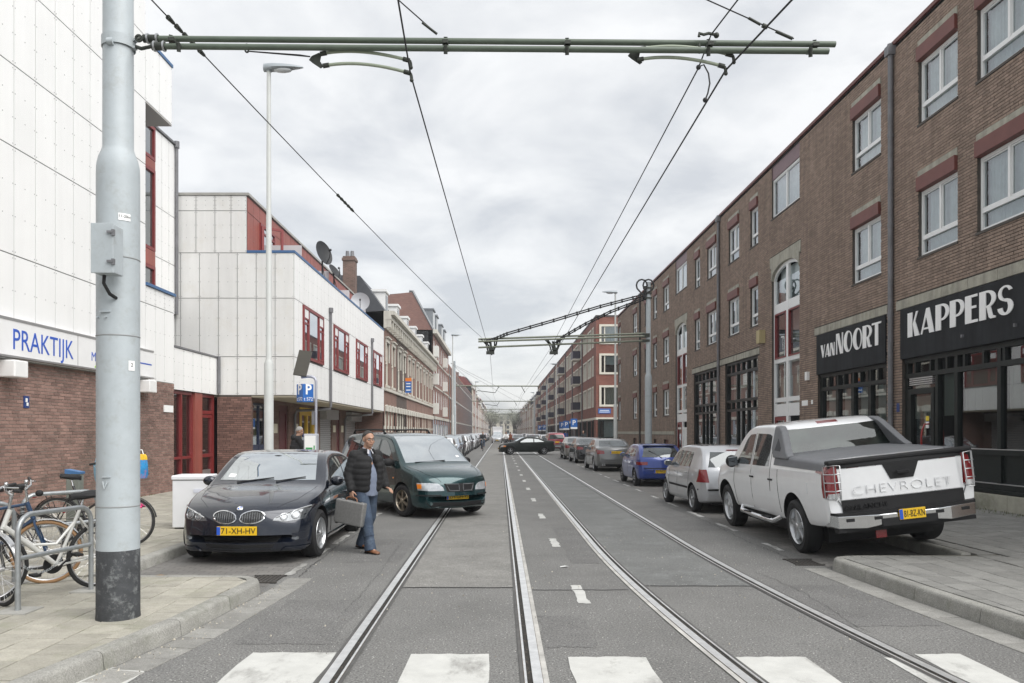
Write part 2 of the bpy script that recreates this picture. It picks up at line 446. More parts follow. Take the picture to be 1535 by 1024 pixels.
# centre dashes and zebra
def worn(name, col, lo=.5, hi=.62, s=3.5):
    if name in MATS: return MATS[name]
    m = M(name, col, .7, var=.10, vs=5, bump=.25, bs=110); nt = m.node_tree; L = nt.links.new
    b = nt.nodes['Principled BSDF']; src = b.inputs['Base Color'].links[0].from_socket
    g = nt.nodes.new('ShaderNodeNewGeometry'); mp = nt.nodes.new('ShaderNodeMapping'); mp.inputs['Scale'].default_value = (1, .5, 1); L(g.outputs['Position'], mp.inputs[0])
    n = nt.nodes.new('ShaderNodeTexNoise'); n.inputs['Scale'].default_value = s; n.inputs['Detail'].default_value = 10; n.inputs['Roughness'].default_value = .72; L(mp.outputs[0], n.inputs['Vector'])
    mr = nt.nodes.new('ShaderNodeMapRange'); L(n.outputs['Fac'], mr.inputs[0]); mr.inputs[1].default_value = lo; mr.inputs[2].default_value = hi
    mx = nt.nodes.new('ShaderNodeMix'); mx.data_type = 'RGBA'; L(mr.outputs[0], mx.inputs[0]); L(src, mx.inputs[6]); mx.inputs[7].default_value = (.24,.235,.22,1)
    L(mx.outputs[2], b.inputs['Base Color'])
    return m
PAINT = worn('road_paint', (.50,.50,.475), .53, .68, 2.3)
PAINT2 = worn('old_road_paint', (.52,.52,.50), .42, .60, 4)
def ragged(x0, x1, y0, y1, z, nx=8, ny=10, amp=.012):
    pts = [(x0 + (x1-x0)*i/nx, y0 + random.uniform(-amp, amp)) for i in range(nx)] + [(x1 + random.uniform(-amp, amp), y0 + (y1-y0)*i/ny) for i in range(ny)]
    pts += [(x1 - (x1-x0)*i/nx, y1 + random.uniform(-amp, amp)) for i in range(nx)] + [(x0 + random.uniform(-amp, amp), y1 - (y1-y0)*i/ny) for i in range(ny)]
    m = MB(); m.add([(a, b, z) for a, b in pts], [tuple(range(len(pts)))]); return m
for x0, x1, y1 in ((-3.20,-2.60,5.85), (-1.97,-1.30,6.24), (-.71,-.09,6.2), (.52,1.13,6.12), (1.775,2.37,6.12), (2.98,3.135,6.1), (3.26,3.62,6.2)):
    obj('zebra_stripe', ragged(x0, x1, 3.0, y1, .0045), PAINT, road)
for k in range(60):
    y = 8.03 + 3.95 * k + (0 if k else 0)
    obj('lane_dash', ragged(.80, .915, y, y + .95, .0045, 3, 8, .016), PAINT, road)

# parking bays of dark clinker, with their worn line
BAY = brick_mat('bay_clinkers', (.15,.145,.138), (.20,.19,.178), (.10,.10,.09), .2, .2, .1, .6)
nt = BAY.node_tree   # lay the clinkers flat: map x,y instead of x+y,z
for l in list(nt.links):
    if l.to_node.type == 'COMBXYZ': nt.links.remove(l)
sp = [n for n in nt.nodes if n.type == 'SEPXYZ'][0]; cb = [n for n in nt.nodes if n.type == 'COMBXYZ'][0]
nt.links.new(sp.outputs['X'], cb.inputs[0]); nt.links.new(sp.outputs['Y'], cb.inputs[1])
sheet(-4.52, -2.66, 8.9, 200, .0045, BAY, 'parking_bay', road)
sheet(4.24, 6.03, 10.2, 61.5, .0045, BAY, 'parking_bay', road)
for k in range(14):
    y = 9.6 + k * 1.35
    obj('bay_line', ragged(-2.64, -2.55, y, y + random.uniform(.5, 1.2), .006, 2, 6, .02), PAINT2, road)
    y = 11.6 + k * 2.3
    obj('bay_line', ragged(4.11, 4.20, y, y + random.uniform(.6, 1.3), .006, 2, 6, .02), PAINT2, road)

# gutters of flat concrete tiles
GUT = M('gutter_tile', (.25,.245,.228), .85, var=.18, vs=5, bump=.3, rnd=.12, grain=.25, gs=90, dirt=(.16,.16,.14), dirtamt=.5, ds=4)
def tile_mesh(name, w, h, d, mat, bev=.004):
    m = MB(); e = bev
    m.add([(0,0,0),(w,0,0),(w,h,0),(0,h,0),(0,0,d-e),(w,0,d-e),(w,h,d-e),(0,h,d-e),(e,e,d),(w-e,e,d),(w-e,h-e,d),(e,h-e,d)],
          [(8,9,10,11),(4,5,9,8),(5,6,10,9),(6,7,11,10),(7,4,8,11),(0,1,5,4),(1,2,6,5),(2,3,7,6),(3,0,4,7)])
    return m.mesh(name, mat)
def kerb_l(y):      # left kerb edge (outer foot) near the camera
    return np.interp(y, [2, 4.6, 5.5, 5.83, 6.8, 8.36, 9], [-3.6, -3.1, -2.95, -2.88, -2.72, -2.60, -2.56])
gm = tile_mesh('gutter_tile', .29, .29, .03, GUT)
def put(me, name, parent, loc, rz=0, tilt=True, label=None):
    o = bpy.data.objects.new(name, me); COL.objects.link(o); o.parent = parent; o.location = loc
    o.rotation_euler = (random.gauss(0, .004) if tilt else 0, random.gauss(0, .004) if tilt else 0, rz)
    return o
y = 4.0
while y < 9.4:
    a = math.atan2(kerb_l(y+.3) - kerb_l(y), .3)
    put(gm, 'gutter_tile', road, (kerb_l(y) + .02, y, -.022), -a); y += .3
y = 5.0
def kerb_r(y): return np.interp(y, [4, 6.58, 8.13, 9.98, 20], [4.6, 4.42, 4.30, 4.20, 4.20])
while y < 10.0:
    a = math.atan2(kerb_r(y+.3) - kerb_r(y), .3)
    put(gm, 'gutter_tile', road, (kerb_r(y) - .31, y, -.022), -a); y += .3
# drain grates
mb = MB()
for k in range(7): mb.box((k*.05, 0, 0), (k*.05+.03, .42, .012))
mb.box((-.03,-.03,0), (.36,0,.014)); mb.box((-.03,.42,0), (.36,.45,.014))
IRON = M('cast_iron', (.06,.055,.05), .7, .3, var=.3, vs=20)
for x, yy in ((-2.95, 9.12), (3.9, 10.35)):
    o = obj('drain_grate', mb, IRON, road); o.location = (x, yy, .003)

# ---------------- kerbs and pavements
KERB = M('kerb_concrete', (.28,.275,.252), .88, var=.18, vs=4, bump=.45, bs=60, rnd=.08, grain=.3, gs=90, dirt=(.16,.165,.13), dirtamt=.6, ds=3)
PAVE_L = M('pavement_tile_yellow', (.335,.318,.270), .88, var=.14, vs=6, bump=.3, bs=90, rnd=.13, grain=.2, gs=110, dirt=(.20,.21,.14), dirtamt=.45, ds=2.2)
PAVE_R = M('pavement_tile_grey', (.225,.222,.208), .88, var=.14, vs=6, bump=.3, bs=90, rnd=.13, grain=.22, gs=110, dirt=(.12,.12,.11), dirtamt=.5, ds=2.2)
JOINT = M('sand_joint', (.075,.072,.05), .95, var=.4, vs=12)
def ramp_sheet(mb, x0, x1, y0, y1, zf, dz=0, n=1):
    mb.add([(x0,y0,zf(x0)+dz),(x1,y0,zf(x1)+dz),(x1,y1,zf(x1)+dz),(x0,y1,zf(x0)+dz)], [(0,1,2,3)])
ZL = .14
zl = lambda x: ZL + max(0, -4.6 - x) * .008
# left pavement bed
mb = MB()
bed = [(-8.85,-6),(-3.9,-6)] + [(kerb_l(y)-.16, y) for y in (2,4.6,5.5,5.83,6.8,8.3)] + [(-2.85,8.62),(-3.1,8.72),(-4.67,8.74),(-4.67,8.8),(-4.67,200),(-8.85,200)]
mb.add([(x, y, zl(x)-.012) for x, y in bed], [tuple(range(len(bed)))])
pav_l = structure(obj('pavement', mb, JOINT))
mb = MB(); ramp_sheet(mb, -8.85, -4.67, 26, 200, zl, -.002)
obj('far_paving', mb, PAVE_L, pav_l)
mb = MB()
ramp_sheet(mb, -60, -8.85, -6, 420, zl, -.03)
structure(obj('yard_ground', mb, CONC))
mb = MB(); mb.box((-8.8,200,-.02),(-4.55,420,.14)); structure(obj('far_pavement', mb, PAVE_L))
mb = MB(); mb.box((6.1,75.5,-.02),(9.4,420,.16)); structure(obj('far_pavement', mb, PAVE_R))
# right pavement bed
mb = MB()
for x0, x1, y0, y1 in ((4.72,6.2,-6,10.2),(6.2,9.3,-6,61.6)):
    ramp_sheet(mb, x0, x1, y0, y1, zr, -.012)
mb.add([(4.35,9.3,.145),(4.35,10.1,.145),(4.72,10.1,.145),(4.72,6,.145),(4.6,6.6,.145),(4.46,8.1,.145)], [(5,4,3,2,1,0)])
pav_r = structure(obj('pavement', mb, JOINT))
mb = MB(); ramp_sheet(mb, 6.2, 9.3, 22, 61.6, zr, -.002)
obj('far_paving', mb, PAVE_R, pav_r)

def clip(poly, a, b, c):
    """keep a*x+b*y<=c"""
    out_ = []
    for p, q in zip(poly, poly[1:] + poly[:1]):
        dp = a*p[0]+b*p[1]-c; dq = a*q[0]+b*q[1]-c
        if dp <= 0: out_.append(p)
        if (dp < 0) != (dq < 0) and abs(dp-dq) > 1e-9: f = dp/(dp-dq); out_.append((p[0]+(q[0]-p[0])*f, p[1]+(q[1]-p[1])*f))
    return out_
def area(p): return .5*sum(a[0]*b[1]-b[0]*a[1] for a, b in zip(p, p[1:]+p[:1]))
def seg_clip(poly, fx, y, sign, off):
    """clip against the kerb line x = fx(y), taken straight over one tile"""
    x0, x1 = float(fx(y)) + off, float(fx(y+.3)) + off; m = (x1-x0)/.3
    return clip(poly, sign, -sign*m, sign*(x0 - m*y))
def lay(parent, mat, x0, x1, y0, y1, clipper, zf, keep, T=.3, gap=.010):
    tm = tile_mesh('paving_tile', T-gap, T-gap, .04, mat); spots = []; g = T-gap
    for i in range(int((x1-x0)/T)+2):
        y = y0 - (i % 2) * T/2
        while y < y1:
            x = x0 + i*T; full = [(x,y),(x+g,y),(x+g,y+g),(x,y+g)]; p = clipper(full)
            if len(p) > 2 and area(p) > .004: spots.append((x, y, None if abs(area(p)-g*g) < 1e-4 else p))
            y += T
    def seen(p):
        x, y = p[0]+.15, p[1]+.15
        u = abs(750 + x/y*1180 - 767.5) if y > .5 else 9e9
        v = 648 + 1.6/y*1180 if y > .5 else 9e9
        return (0 if (u < 790 and v < 1050) else 1, x*x + y*y)
    spots.sort(key=seen)
    for x, y, p in spots[:keep]:
        z = zf(x+.15) - .04 + random.gauss(0, .0012)
        if p is None: put(tm, 'paving_tile', parent, (x, y, z)).rotation_euler.y -= math.atan((zf(x+.3)-zf(x))/.3)
        else:
            m = MB(); q = [(a-x, b-y) for a, b in p]; n = len(q)
            m.add([(a,b,0) for a,b in q] + [(a,b,.04) for a,b in q], [tuple(range(n, 2*n))] + [(k, (k+1)%n, (k+1)%n+n, k+n) for k in range(n)])
            put(m.mesh('paving_tile', mat), 'paving_tile', parent, (x, y, z))
    rest = MB()
    for x, y, p in spots[keep:]:
        z = zf(x+.15) + random.gauss(0, .001); q = p or [(x,y),(x+g,y),(x+g,y+g),(x,y+g)]; n = len(q)
        dz_ = z - zf(x+.15); rest.add([(a,b,zf(a)+dz_) for a,b in q] + [(a,b,zf(a)+dz_-.03) for a,b in q], [tuple(range(n))] + [(k+n, (k+1)%n+n, (k+1)%n, k) for k in range(n)])
    rm = M(mat.name + '_far', (.335,.318,.270) if 'yellow' in mat.name else (.225,.222,.208), .88, var=.14, vs=6, bump=.3, bs=90, isl=.13, grain=.2, gs=110,
           dirt=(.20,.21,.14) if 'yellow' in mat.name else (.12,.12,.11), dirtamt=.45, ds=2.2)
    obj('paving_tiles', rest, rm, parent, kind='stuff')
def in_left(p):
    p = clip(p, -1, 0, 8.78); y = p[0][1] if p else 0
    if not p: return p
    if min(q[1] for q in p) < 8.755 and max(q[0] for q in p) > -4.68:
        p = clip(p, 0, 1, 8.755)
        if p: p = seg_clip(p, kerb_l, min(q[1] for q in p), 1, -.153)
        if p: p = clip(p, .77, .64, .77*-2.86 + .64*8.66)
        return p
    return clip(p, 1, 0, -4.675)
def in_right(p):
    p = clip(p, 1, 0, 9.18)
    if not p: return p
    y = min(q[1] for q in p)
    if y < 10.12:
        if min(q[0] for q in p) < 6.17: p = clip(p, 0, 1, 10.115)
        if p: p = seg_clip(p, kerb_r, min(q[1] for q in p), -1, .153)
        if p: p = clip(p, -.7, .7, -.7*4.44 + .7*10.06)
        return p
    return clip(p, -1, 0, -6.175)
lay(pav_l, PAVE_L, -8.79, -2.7, 4.2, 26, in_left, zl, 290)
lay(pav_r, PAVE_R, 4.33, 9.3, 5.4, 22, in_right, zr, 290)

def kerb_run(path, zt, parent, width=.15, length=1.0, side=1, far=False):
    """kerb stones set along a polyline of the outer foot; side=+1: pavement lies to the left of travel"""
    P = [Vector((x, y, 0)) for x, y in path]; d = [0]
    for a, b in zip(P, P[1:]): d.append(d[-1] + (b-a).length)
    def at(t):
        t = min(max(t, 0), d[-1]); i = max(0, min(len(P)-2, int(np.searchsorted(d, t)) - 1)); f = (t - d[i]) / max(d[i+1]-d[i], 1e-9)
        p = P[i].lerp(P[i+1], f); q = (P[i+1]-P[i]).normalized(); return p, q
    t = 0
    while t < d[-1] - .02:
        e = min(t + length, d[-1]); m = MB(); rings = []
        n = max(2, int((e-t)/.12)) if length < 5 else 2
        for j in range(n):
            s = t + .004 + (e - t - .008) * j / (n-1)
            p = at(s)[0]; a1 = at(s-.06)[0]; a2 = at(s+.06)[0]; q = (a2-a1).normalized()
            nrm = Vector((-q.y, q.x, 0)) * side; b = .018
            rings.append([p + Vector((0,0,-.05)), p + nrm*.02 + Vector((0,0,zt-.035)), p + nrm*(.028) + Vector((0,0,zt-.012)), p + nrm*(.055) + Vector((0,0,zt)), p + nrm*width + Vector((0,0,zt)), p + nrm*width + Vector((0,0,-.05))])
        m.loft(rings); obj('kerbstone', m, KERB, parent, smooth=50); t = e
tip = [(-2.60,8.36),(-2.595,8.5),(-2.62,8.64),(-2.69,8.77),(-2.80,8.86),(-2.95,8.905),(-3.1,8.91)]
path = [(float(kerb_l(y)), y) for y in np.arange(3.8, 8.37, .3)] + tip
kerb_run(path, ZL, pav_l)
kerb_run([(-3.1,8.91),(-4.52,8.92)], ZL, pav_l)
kerb_run([(-4.52,8.92),(-4.52,34.0)], ZL, pav_l)
kerb_run([(-4.52,34.0),(-4.52,200)], ZL, pav_l, length=40)
ZR = .15
tipr = [(4.20,9.80),(4.205,9.98),(4.26,10.12),(4.36,10.22),(4.52,10.27)]
kerb_run([(float(kerb_r(y)), y) for y in np.arange(5.2, 9.81, .3)] + tipr, ZR, pav_r, side=-1)
kerb_run([(4.52,10.27),(6.02,10.30)], ZR, pav_r, side=-1)
kerb_run([(6.02,10.32),(6.02,30)], .165, pav_r, side=-1)
kerb_run([(6.02,30),(6.02,61)], .165, pav_r, side=-1, length=15.5)
# grit, leaves and small litter
mb = MB()
for _ in range(420):
    if random.random() < .5: y = random.uniform(5.3, 9); x = kerb_l(y) + random.gauss(.05, .09)
    else: y = random.uniform(6, 14); x = random.uniform(-4, 8); 
    if x < kerb_l(min(y, 9)) or (x > 4.15): continue
    s = random.uniform(.004, .014); a = random.uniform(0, 6.3); z = .012
    mb.add([(x+s*math.cos(a), y+s*math.sin(a), z-.009), (x+s*math.cos(a+2.1), y+s*math.sin(a+2.1), z-.009), (x+s*math.cos(a+4.2), y+s*math.sin(a+4.2), z-.009), (x, y, z+s*.5)], [(0,1,3),(1,2,3),(2,0,3)])
g = obj('street_grit', mb, M('grit', (.38,.35,.29), .9, isl=.6)); g['kind'] = 'stuff'
LEAF = M('dry_leaf', (.28,.17,.07), .8)
def litter(x, y, z, s, mat, label, cat, a=0.3):
    m = MB(); m.add([(-s,-s*.4,.003),(s*.2,-s*.5,.012),(s,0,.004),(s*.3,s*.5,.010),(-s*.7,s*.35,.005)], [(0,1,2,3,4)])
    o = obj(cat, m, mat); o.location = (x, y, z); o.rotation_euler = (0,0,a); tag(o, label, cat); return o
litter(-4.15, 9.55, .005, .09, LEAF, 'brown dry leaf lying in the bay beside the kerb', 'leaf')
litter(.83, 10.2, .006, .07, M('litter_white', (.7,.7,.68), .6), 'scrap of white paper on the road between the tracks', 'paper')

# older patches and cracks in the asphalt
PATCH = M('asphalt_patch', (.146,.144,.139), .85, var=.16, vs=1.5, bump=.8, bs=90, grain=.62, gs=58)
for x0, x1, y0, y1 in ((-2.1,-1.36,10.6,12.9),(.36,.78,6.4,7.5),(3.05,4.0,7.1,9.0),(-2.2,-1.4,6.5,8.2),(3.1,4.05,14,19),(.95,1.35,10.5,14.5),(-2.4,-1.4,20,27)):
    obj('asphalt_patch', ragged(x0, x1, y0, y1, .0025, 8, 12, .02), PATCH, road)
def crack(pts, w=.003):
    P_ = []
    for (a, b), (c, d) in zip(pts, pts[1:]):
        n = max(3, int(math.hypot(c-a, d-b)/.07))
        for k in range(n): f = k/n; P_.append((a+(c-a)*f+random.gauss(0,.013), b+(d-b)*f+random.gauss(0,.013)))
    m = MB()
    for (a, b), (c, d) in zip(P_, P_[1:]):
        L_ = math.hypot(c-a, d-b) or 1; nx, ny = -(d-b)/L_, (c-a)/L_; q = w*random.uniform(.4,1.2)
        m.add([(a+nx*q,b+ny*q,.0058),(a-nx*q,b-ny*q,.0058),(c-nx*q,d-ny*q,.0058),(c+nx*q,d+ny*q,.0058)], [(0,1,2,3)])
    obj('road_crack', m, SEAM, road)
crack([(3.2,6.9),(3.3,8.6),(3.2,9.9)]); crack([(-1.52,7.4),(-1.5,9.5),(-1.56,12.5)], .0025); crack([(4.05,10.4),(3.95,12.5),(4.05,15.5),(3.9,19)], .007)
crack([(-2.45,9.5),(-2.5,12),(-2.4,15)], .007); crack([(3.05,12.6),(4.0,12.9)], .004)

# loose stones showing in the worn surface near the camera
m = MB()
for _ in range(9000):
    y = 5.2 + 9*random.random()**1.6; x = random.uniform(-2.5, 4.1); s = random.uniform(.0025,.0075); a = random.uniform(0,6.3); z = .0105 if y > 8.7 else .0065
    if any(abs(x - xi - (curve3(y) if xi > 1 else 0)) < .12 for xi in (-1.215,.255,1.455,2.89)): continue
    m.add([(x+s*math.cos(a),y+s*1.2*math.sin(a),z-.005),(x+s*math.cos(a+2.1),y+s*1.2*math.sin(a+2.1),z-.005),(x+s*math.cos(a+4.2),y+s*1.2*math.sin(a+4.2),z-.005),(x,y,z-.001)], [(0,1,3),(1,2,3),(2,0,3)])
obj('aggregate', m, M('aggregate_stone', (.30,.295,.28), .8, isl=.75), road, kind='stuff')
# dirt and stones caught in the rail grooves
m = MB()
for xi, sgn, k in ((-1.215,1,0),(.255,-1,0),(1.455,1,1),(2.89,-1,1)):
    for _ in range(420):
        y = 5 + 16*random.random()**1.5; x = xi + (curve3(y) if k else 0) + sgn*random.uniform(.03,.062); s = random.uniform(.003,.009); a = random.uniform(0,6.3)
        m.add([(x+s*math.cos(a),y+s*1.6*math.sin(a),.007),(x+s*math.cos(a+2.1),y+s*1.6*math.sin(a+2.1),.007),(x+s*math.cos(a+4.2),y+s*1.6*math.sin(a+4.2),.007),(x,y,.011)], [(0,1,3),(1,2,3),(2,0,3)])
obj('groove_dirt', m, M('groove_dirt', (.09,.075,.06), .9, isl=.8), road, kind='stuff')
# ================================================================== BUILDINGS
BR_DARK = M('brown_brick', (.30,.222,.174), .88, isl=.17, var=.14, vs=1.0, bump=.3, bs=60, streak=.22)
MORT_D = M('grey_mortar', (.075,.065,.055), .95, var=.2, vs=4)
BR_PINK = M('pinkish_brick', (.255,.158,.132), .88, isl=.26, var=.14, vs=1.0, bump=.3, bs=60, streak=.15, dirt=(.09,.075,.06), dirtamt=.55, ds=.6)
MORT_P = M('pink_mortar', (.40,.37,.32), .95, var=.2, vs=4)
STONE = M('grey_stone_band', (.40,.385,.32), .85, var=.16, vs=3, streak=.3, dirt=(.2,.2,.16), dirtamt=.5, ds=4)
BOXRED = M('red_brown_shutter_box', (.15,.045,.035), .55, var=.12, vs=3)
FRAMEW = M('white_window_frame', (.80,.81,.80), .35, var=.03, vs=3)
CURT = M('net_curtain', (.56,.63,.64), .9, var=.12, vs=5)
CURT2 = M('pale_curtain', (.55,.54,.48), .9, var=.12, vs=5)
SHOPF = M('black_green_paint', (.009,.013,.012), .4, var=.2, vs=5, spec=.3)
SIGNB = M('black_sign_board', (.020,.022,.025), .65, var=.25, vs=2, streak=.4, spec=.2)
LETW = M('white_lettering', (.88,.88,.87), .5)
REDF = M('dark_red_frame', (.20,.028,.028), .4, var=.1, vs=4)
REDP = M('red_panel', (.30,.085,.065), .5, var=.1, vs=2, streak=.2)
PIPE = M('grey_drainpipe', (.17,.17,.18), .5, .2, var=.2, vs=4)
PIPED = M('dark_drainpipe', (.055,.052,.05), .5, .2, var=.2, vs=4)
ROOFM = M('roof_felt', (.07,.07,.07), .9)
WIN = {}
def quad(f, u0, u1, z0, z1, d, mb=None):
    mb = mb or MB(); q = [f.pt(u0,z0,d), f.pt(u1,z0,d), f.pt(u1,z1,d), f.pt(u0,z1,d)]
    flip = f.U.cross(Vector((0,0,1))).dot(f.N) < 0
    mb.add(q, [(3,2,1,0) if flip else (0,1,2,3)]); return mb
def drape(f, u0, u1, z0, z1, d, amp=.02, wl=.11):
    m = MB(); n = max(6, int((u1-u0)/wl*5)); ph = random.random()*6
    pts = [(u0+(u1-u0)*i/n, d + amp*math.sin(ph + (u1-u0)*i/n/wl*6.28 + 1.3*math.sin(i*.37+ph))) for i in range(n+1)]
    vs = [f.pt(u, z0, q) for u, q in pts] + [f.pt(u, z1, q) for u, q in pts]
    m.add(vs, [(i, i+1, n+2+i, n+1+i) for i in range(n)]); return m
def sash(f, par, u0, u1, z0, z1, split=2, transom=.36, fr=FRAMEW, w=.065, curtain=CURT, d=-.13, lower=True, label=None, name='window'):
    m = MB(); f.frame(m, u0+.01, u1-.01, z0+.005, z1-.005, w, d, d+.07)
    us = np.linspace(u0+.01, u1-.01, split+1)
    zt = z0 + transom if transom else z0 + w
    if transom: f.box(m, u0+.01+w, u1-.01-w, zt, zt+w*1.15, d+.003, d+.078)
    for u in us[1:-1]: f.box(m, u-w*.5, u+w*.5, zt+(w*1.15 if transom else 0), z1-w, d+.002, d+.072)
    # slim casement profiles round each light
    zb = zt + (w*1.15 if transom else 0)
    for a, b in zip(us, us[1:]):
        f.frame(m, a+w*.62, b-w*.62, zb+.012, z1-w-.012, .022, d+.01, d+.055)
    wo = obj(name, m, fr, par, world=False); 
    if label: wo['label'] = label
    obj('pane', quad(f, u0+.05, u1-.05, z0+.04, z1-.04, d+.03), GLASS, wo)
    if curtain: obj('curtain', drape(f, u0+.03, u1-.03, z0+.02, z1-.02, d-.10), curtain, wo)
    m = MB(); f.box(m, u0-.02, u1+.02, z0-.05, z0, -.12, .03); obj('sill', m, M('dark_sill', (.07,.06,.05), .7), wo)
    return wo
def pipe_run(par, x, y, z0, z1, r=.055, mat=PIPED, collars=3, name='drainpipe'):
    m = MB(); m.cyl((x,y,z0),(x,y,z1), r, n=10)
    for k in range(collars+1):
        z = z0 + (z1-z0)*k/max(collars,1); m.cyl((x,y,z-.04),(x,y,z+.04), r*1.18, n=10)
    return obj(name, m, mat, par, smooth=40)
# lettering for the two boards: heavy left stems, thin right strokes
def arc(cx, cy, rx, ry, a0, a1, n=14): return [(cx+rx*math.cos(R(a0+(a1-a0)*i/n)), cy+ry*math.sin(R(a0+(a1-a0)*i/n))) for i in range(n+1)]
def band(outer, inner): return outer + inner[::-1]
def glyph(ch):
    """polygons of a broad-stemmed poster letter, unit height; returns (polys, width)"""
    S, t = .245, .10
    st = [(0,0),(S,0),(S,1),(0,1)]
    if ch == 'K': return [st, [(S+.03,.52),(.44,1),(.53,1),(S+.10,.50)], [(S+.03,.52),(S+.14,.62),(.60,0),(.37,0)]], .60
    if ch == 'A': return [[(0,0),(.07,0),(.36,1),(.27,1)], [(.27,1),(.42,1),(.64,0),(.42,0),(.25,.80)], [(.10,.24),(.42,.24),(.42,.17),(.08,.17)]], .64
    if ch == 'P': return [st, band(arc(S+.04,.68,.33,.32,90,-90), arc(S+.04,.68,.17,.235,90,-90)), [(S,1),(S+.04,1),(S+.04,.93),(S,.93)], [(S,.44),(S+.04,.44),(S+.04,.36),(S,.36)]], .57
    if ch == 'R': return [st, band(arc(S+.04,.70,.33,.30,90,-90), arc(S+.04,.70,.17,.225,90,-90)), [(S,1),(S+.04,1),(S+.04,.93),(S,.93)], [(S,.47),(S+.04,.47),(S+.04,.40),(S,.40)], [(S+.03,.44),(S+.17,.44),(.50,.10),(.60,.07),(.60,0),(.42,.0),(.36,.06)]], .60
    if ch == 'E': return [st, [(S,1),(.48,1),(.48,.91),(S,.91)], [(S,.60),(.44,.60),(.44,.51),(S,.51)], [(S,.10),(.50,.10),(.50,0),(S,0)]], .49
    if ch == 'S': return [band(arc(.27,.74,.25,.26,20,250), arc(.27,.745,.13,.19,20,250)), band(arc(.27,.28,.27,.28,95,-175), arc(.27,.285,.10,.20,95,-175)), [(.185,.495),(.27,.56),(.42,.50),(.30,.44)]], .56
    if ch == 'V': return [[(0,1),(.22,1),(.40,.12),(.32,0),(.25,0)], [(.32,0),(.385,.12),(.56,1),(.49,1)]], .56
    if ch == 'N': return [[(0,0),(.07,0),(.07,1),(0,1)], [(.04,1),(.22,1),(.50,0),(.32,0)], [(.46,0),(.53,0),(.53,1),(.46,1)]], .54
    if ch == 'O': return [band(arc(.32,.5,.32,.5,90,270,18), arc(.40,.5,.17,.42,90,270,18)), band(arc(.32,.5,.32,.5,90,-90,18), arc(.40,.5,.17,.42,90,-90,18))], .64
    if ch == 'T': return [[(.17,0),(.37,0),(.37,.93),(.17,.93)], [(-.02,1),(.56,1),(.54,.92),(-.04,.92)]], .54
    return [], .3
def poster(f, par, txt, u0, z, h, d, wx=1.0, direction=-1, gap=.07, mat=LETW):
    u = u0
    for ch in txt:
        if ch == ' ': u += direction*.25*h*wx; continue
        polys, wd = glyph(ch); m = MB()
        for k, p in enumerate(polys):
            m.prism([(a*h*wx, b*h) for a, b in p], lambda a, b, q, uu=u: f.pt(uu + direction*a, z+b, q), d, d+.014+.0007*k)
        o = obj('letter', m, mat, par); bm = bmesh.new(); bm.from_mesh(o.data); bmesh.ops.recalc_face_normals(bm, faces=bm.faces); bm.to_mesh(o.data); bm.free()
        u += direction*(wd+gap)*h*wx
    return u

# ---------------- right: long brown brick building with the two shop boards
FR = F((9.2,0,0), (0,1,0), (-1,0,0))
ra = thing('brick_building', 'long brown brick building with black shop boards and white windows on the right pavement', 'building')
upper = [(9.6,11.5,2),(12.62,15.18,3),(15.82,17.31,2),(19.01,20.56,2),(28.07,28.95,1),(30.3,31.7,2),(33.5,35.0,2),(36.26,37.2,1),(42.9,44.4,2),(46.2,47.3,1),(49.3,50.1,1),(53.0,54.5,2),(60.2,61.2,1)]
holes = []; wins = []
for a, b, n in upper:
    for z0, z1 in ((8.50,10.28),(5.59,7.43)): holes.append((a,b,z0,z1)); wins.append((a,b,z0,z1,n))
    if a > 42: holes.append((a,b,2.68,4.52)); wins.append((a,b,2.68,4.52,n)); holes.append((a+.1,b-.1,.85,1.35))
stairs = [(24.18,26.67),(38.8,41.3)]
for a, b in stairs: holes += [(a,b,8.95,10.72), (a,b,.3,7.3)]
shops = [(8.3,18.02),(18.72,22.8)]
for a, b in shops: holes.append((a,b,.62,4.55))
fars = [(28.1,32.2),(33.4,37.4)]
for a, b in fars: holes.append((a,b,.35,4.53))
mb = MB(); FR.wall(mb, 7, 61.7, .0, 10.75, holes, .16)
obj('mortar_wall', mb, MORT_D, ra)
bh = holes + [(8,18.25,4.54,4.78),(18.66,23.0,4.54,4.78),(27.9,37.7,4.51,4.76),(41.6,61.7,1.62,1.8)] + [(a-.12,b+.12,7.28,7.66) for a, b in stairs] + [(a,b,.0,.62) for a, b in shops]
mb = MB(); FR.bricks(mb, 7, 61.7, .2, 10.70, bh, H=.0505, J=.0135)
obj('bricks', mb, BR_DARK, ra, kind='stuff')
mb = MB(); mb.box((9.21,7,.0),(20,61.69,10.6)); 
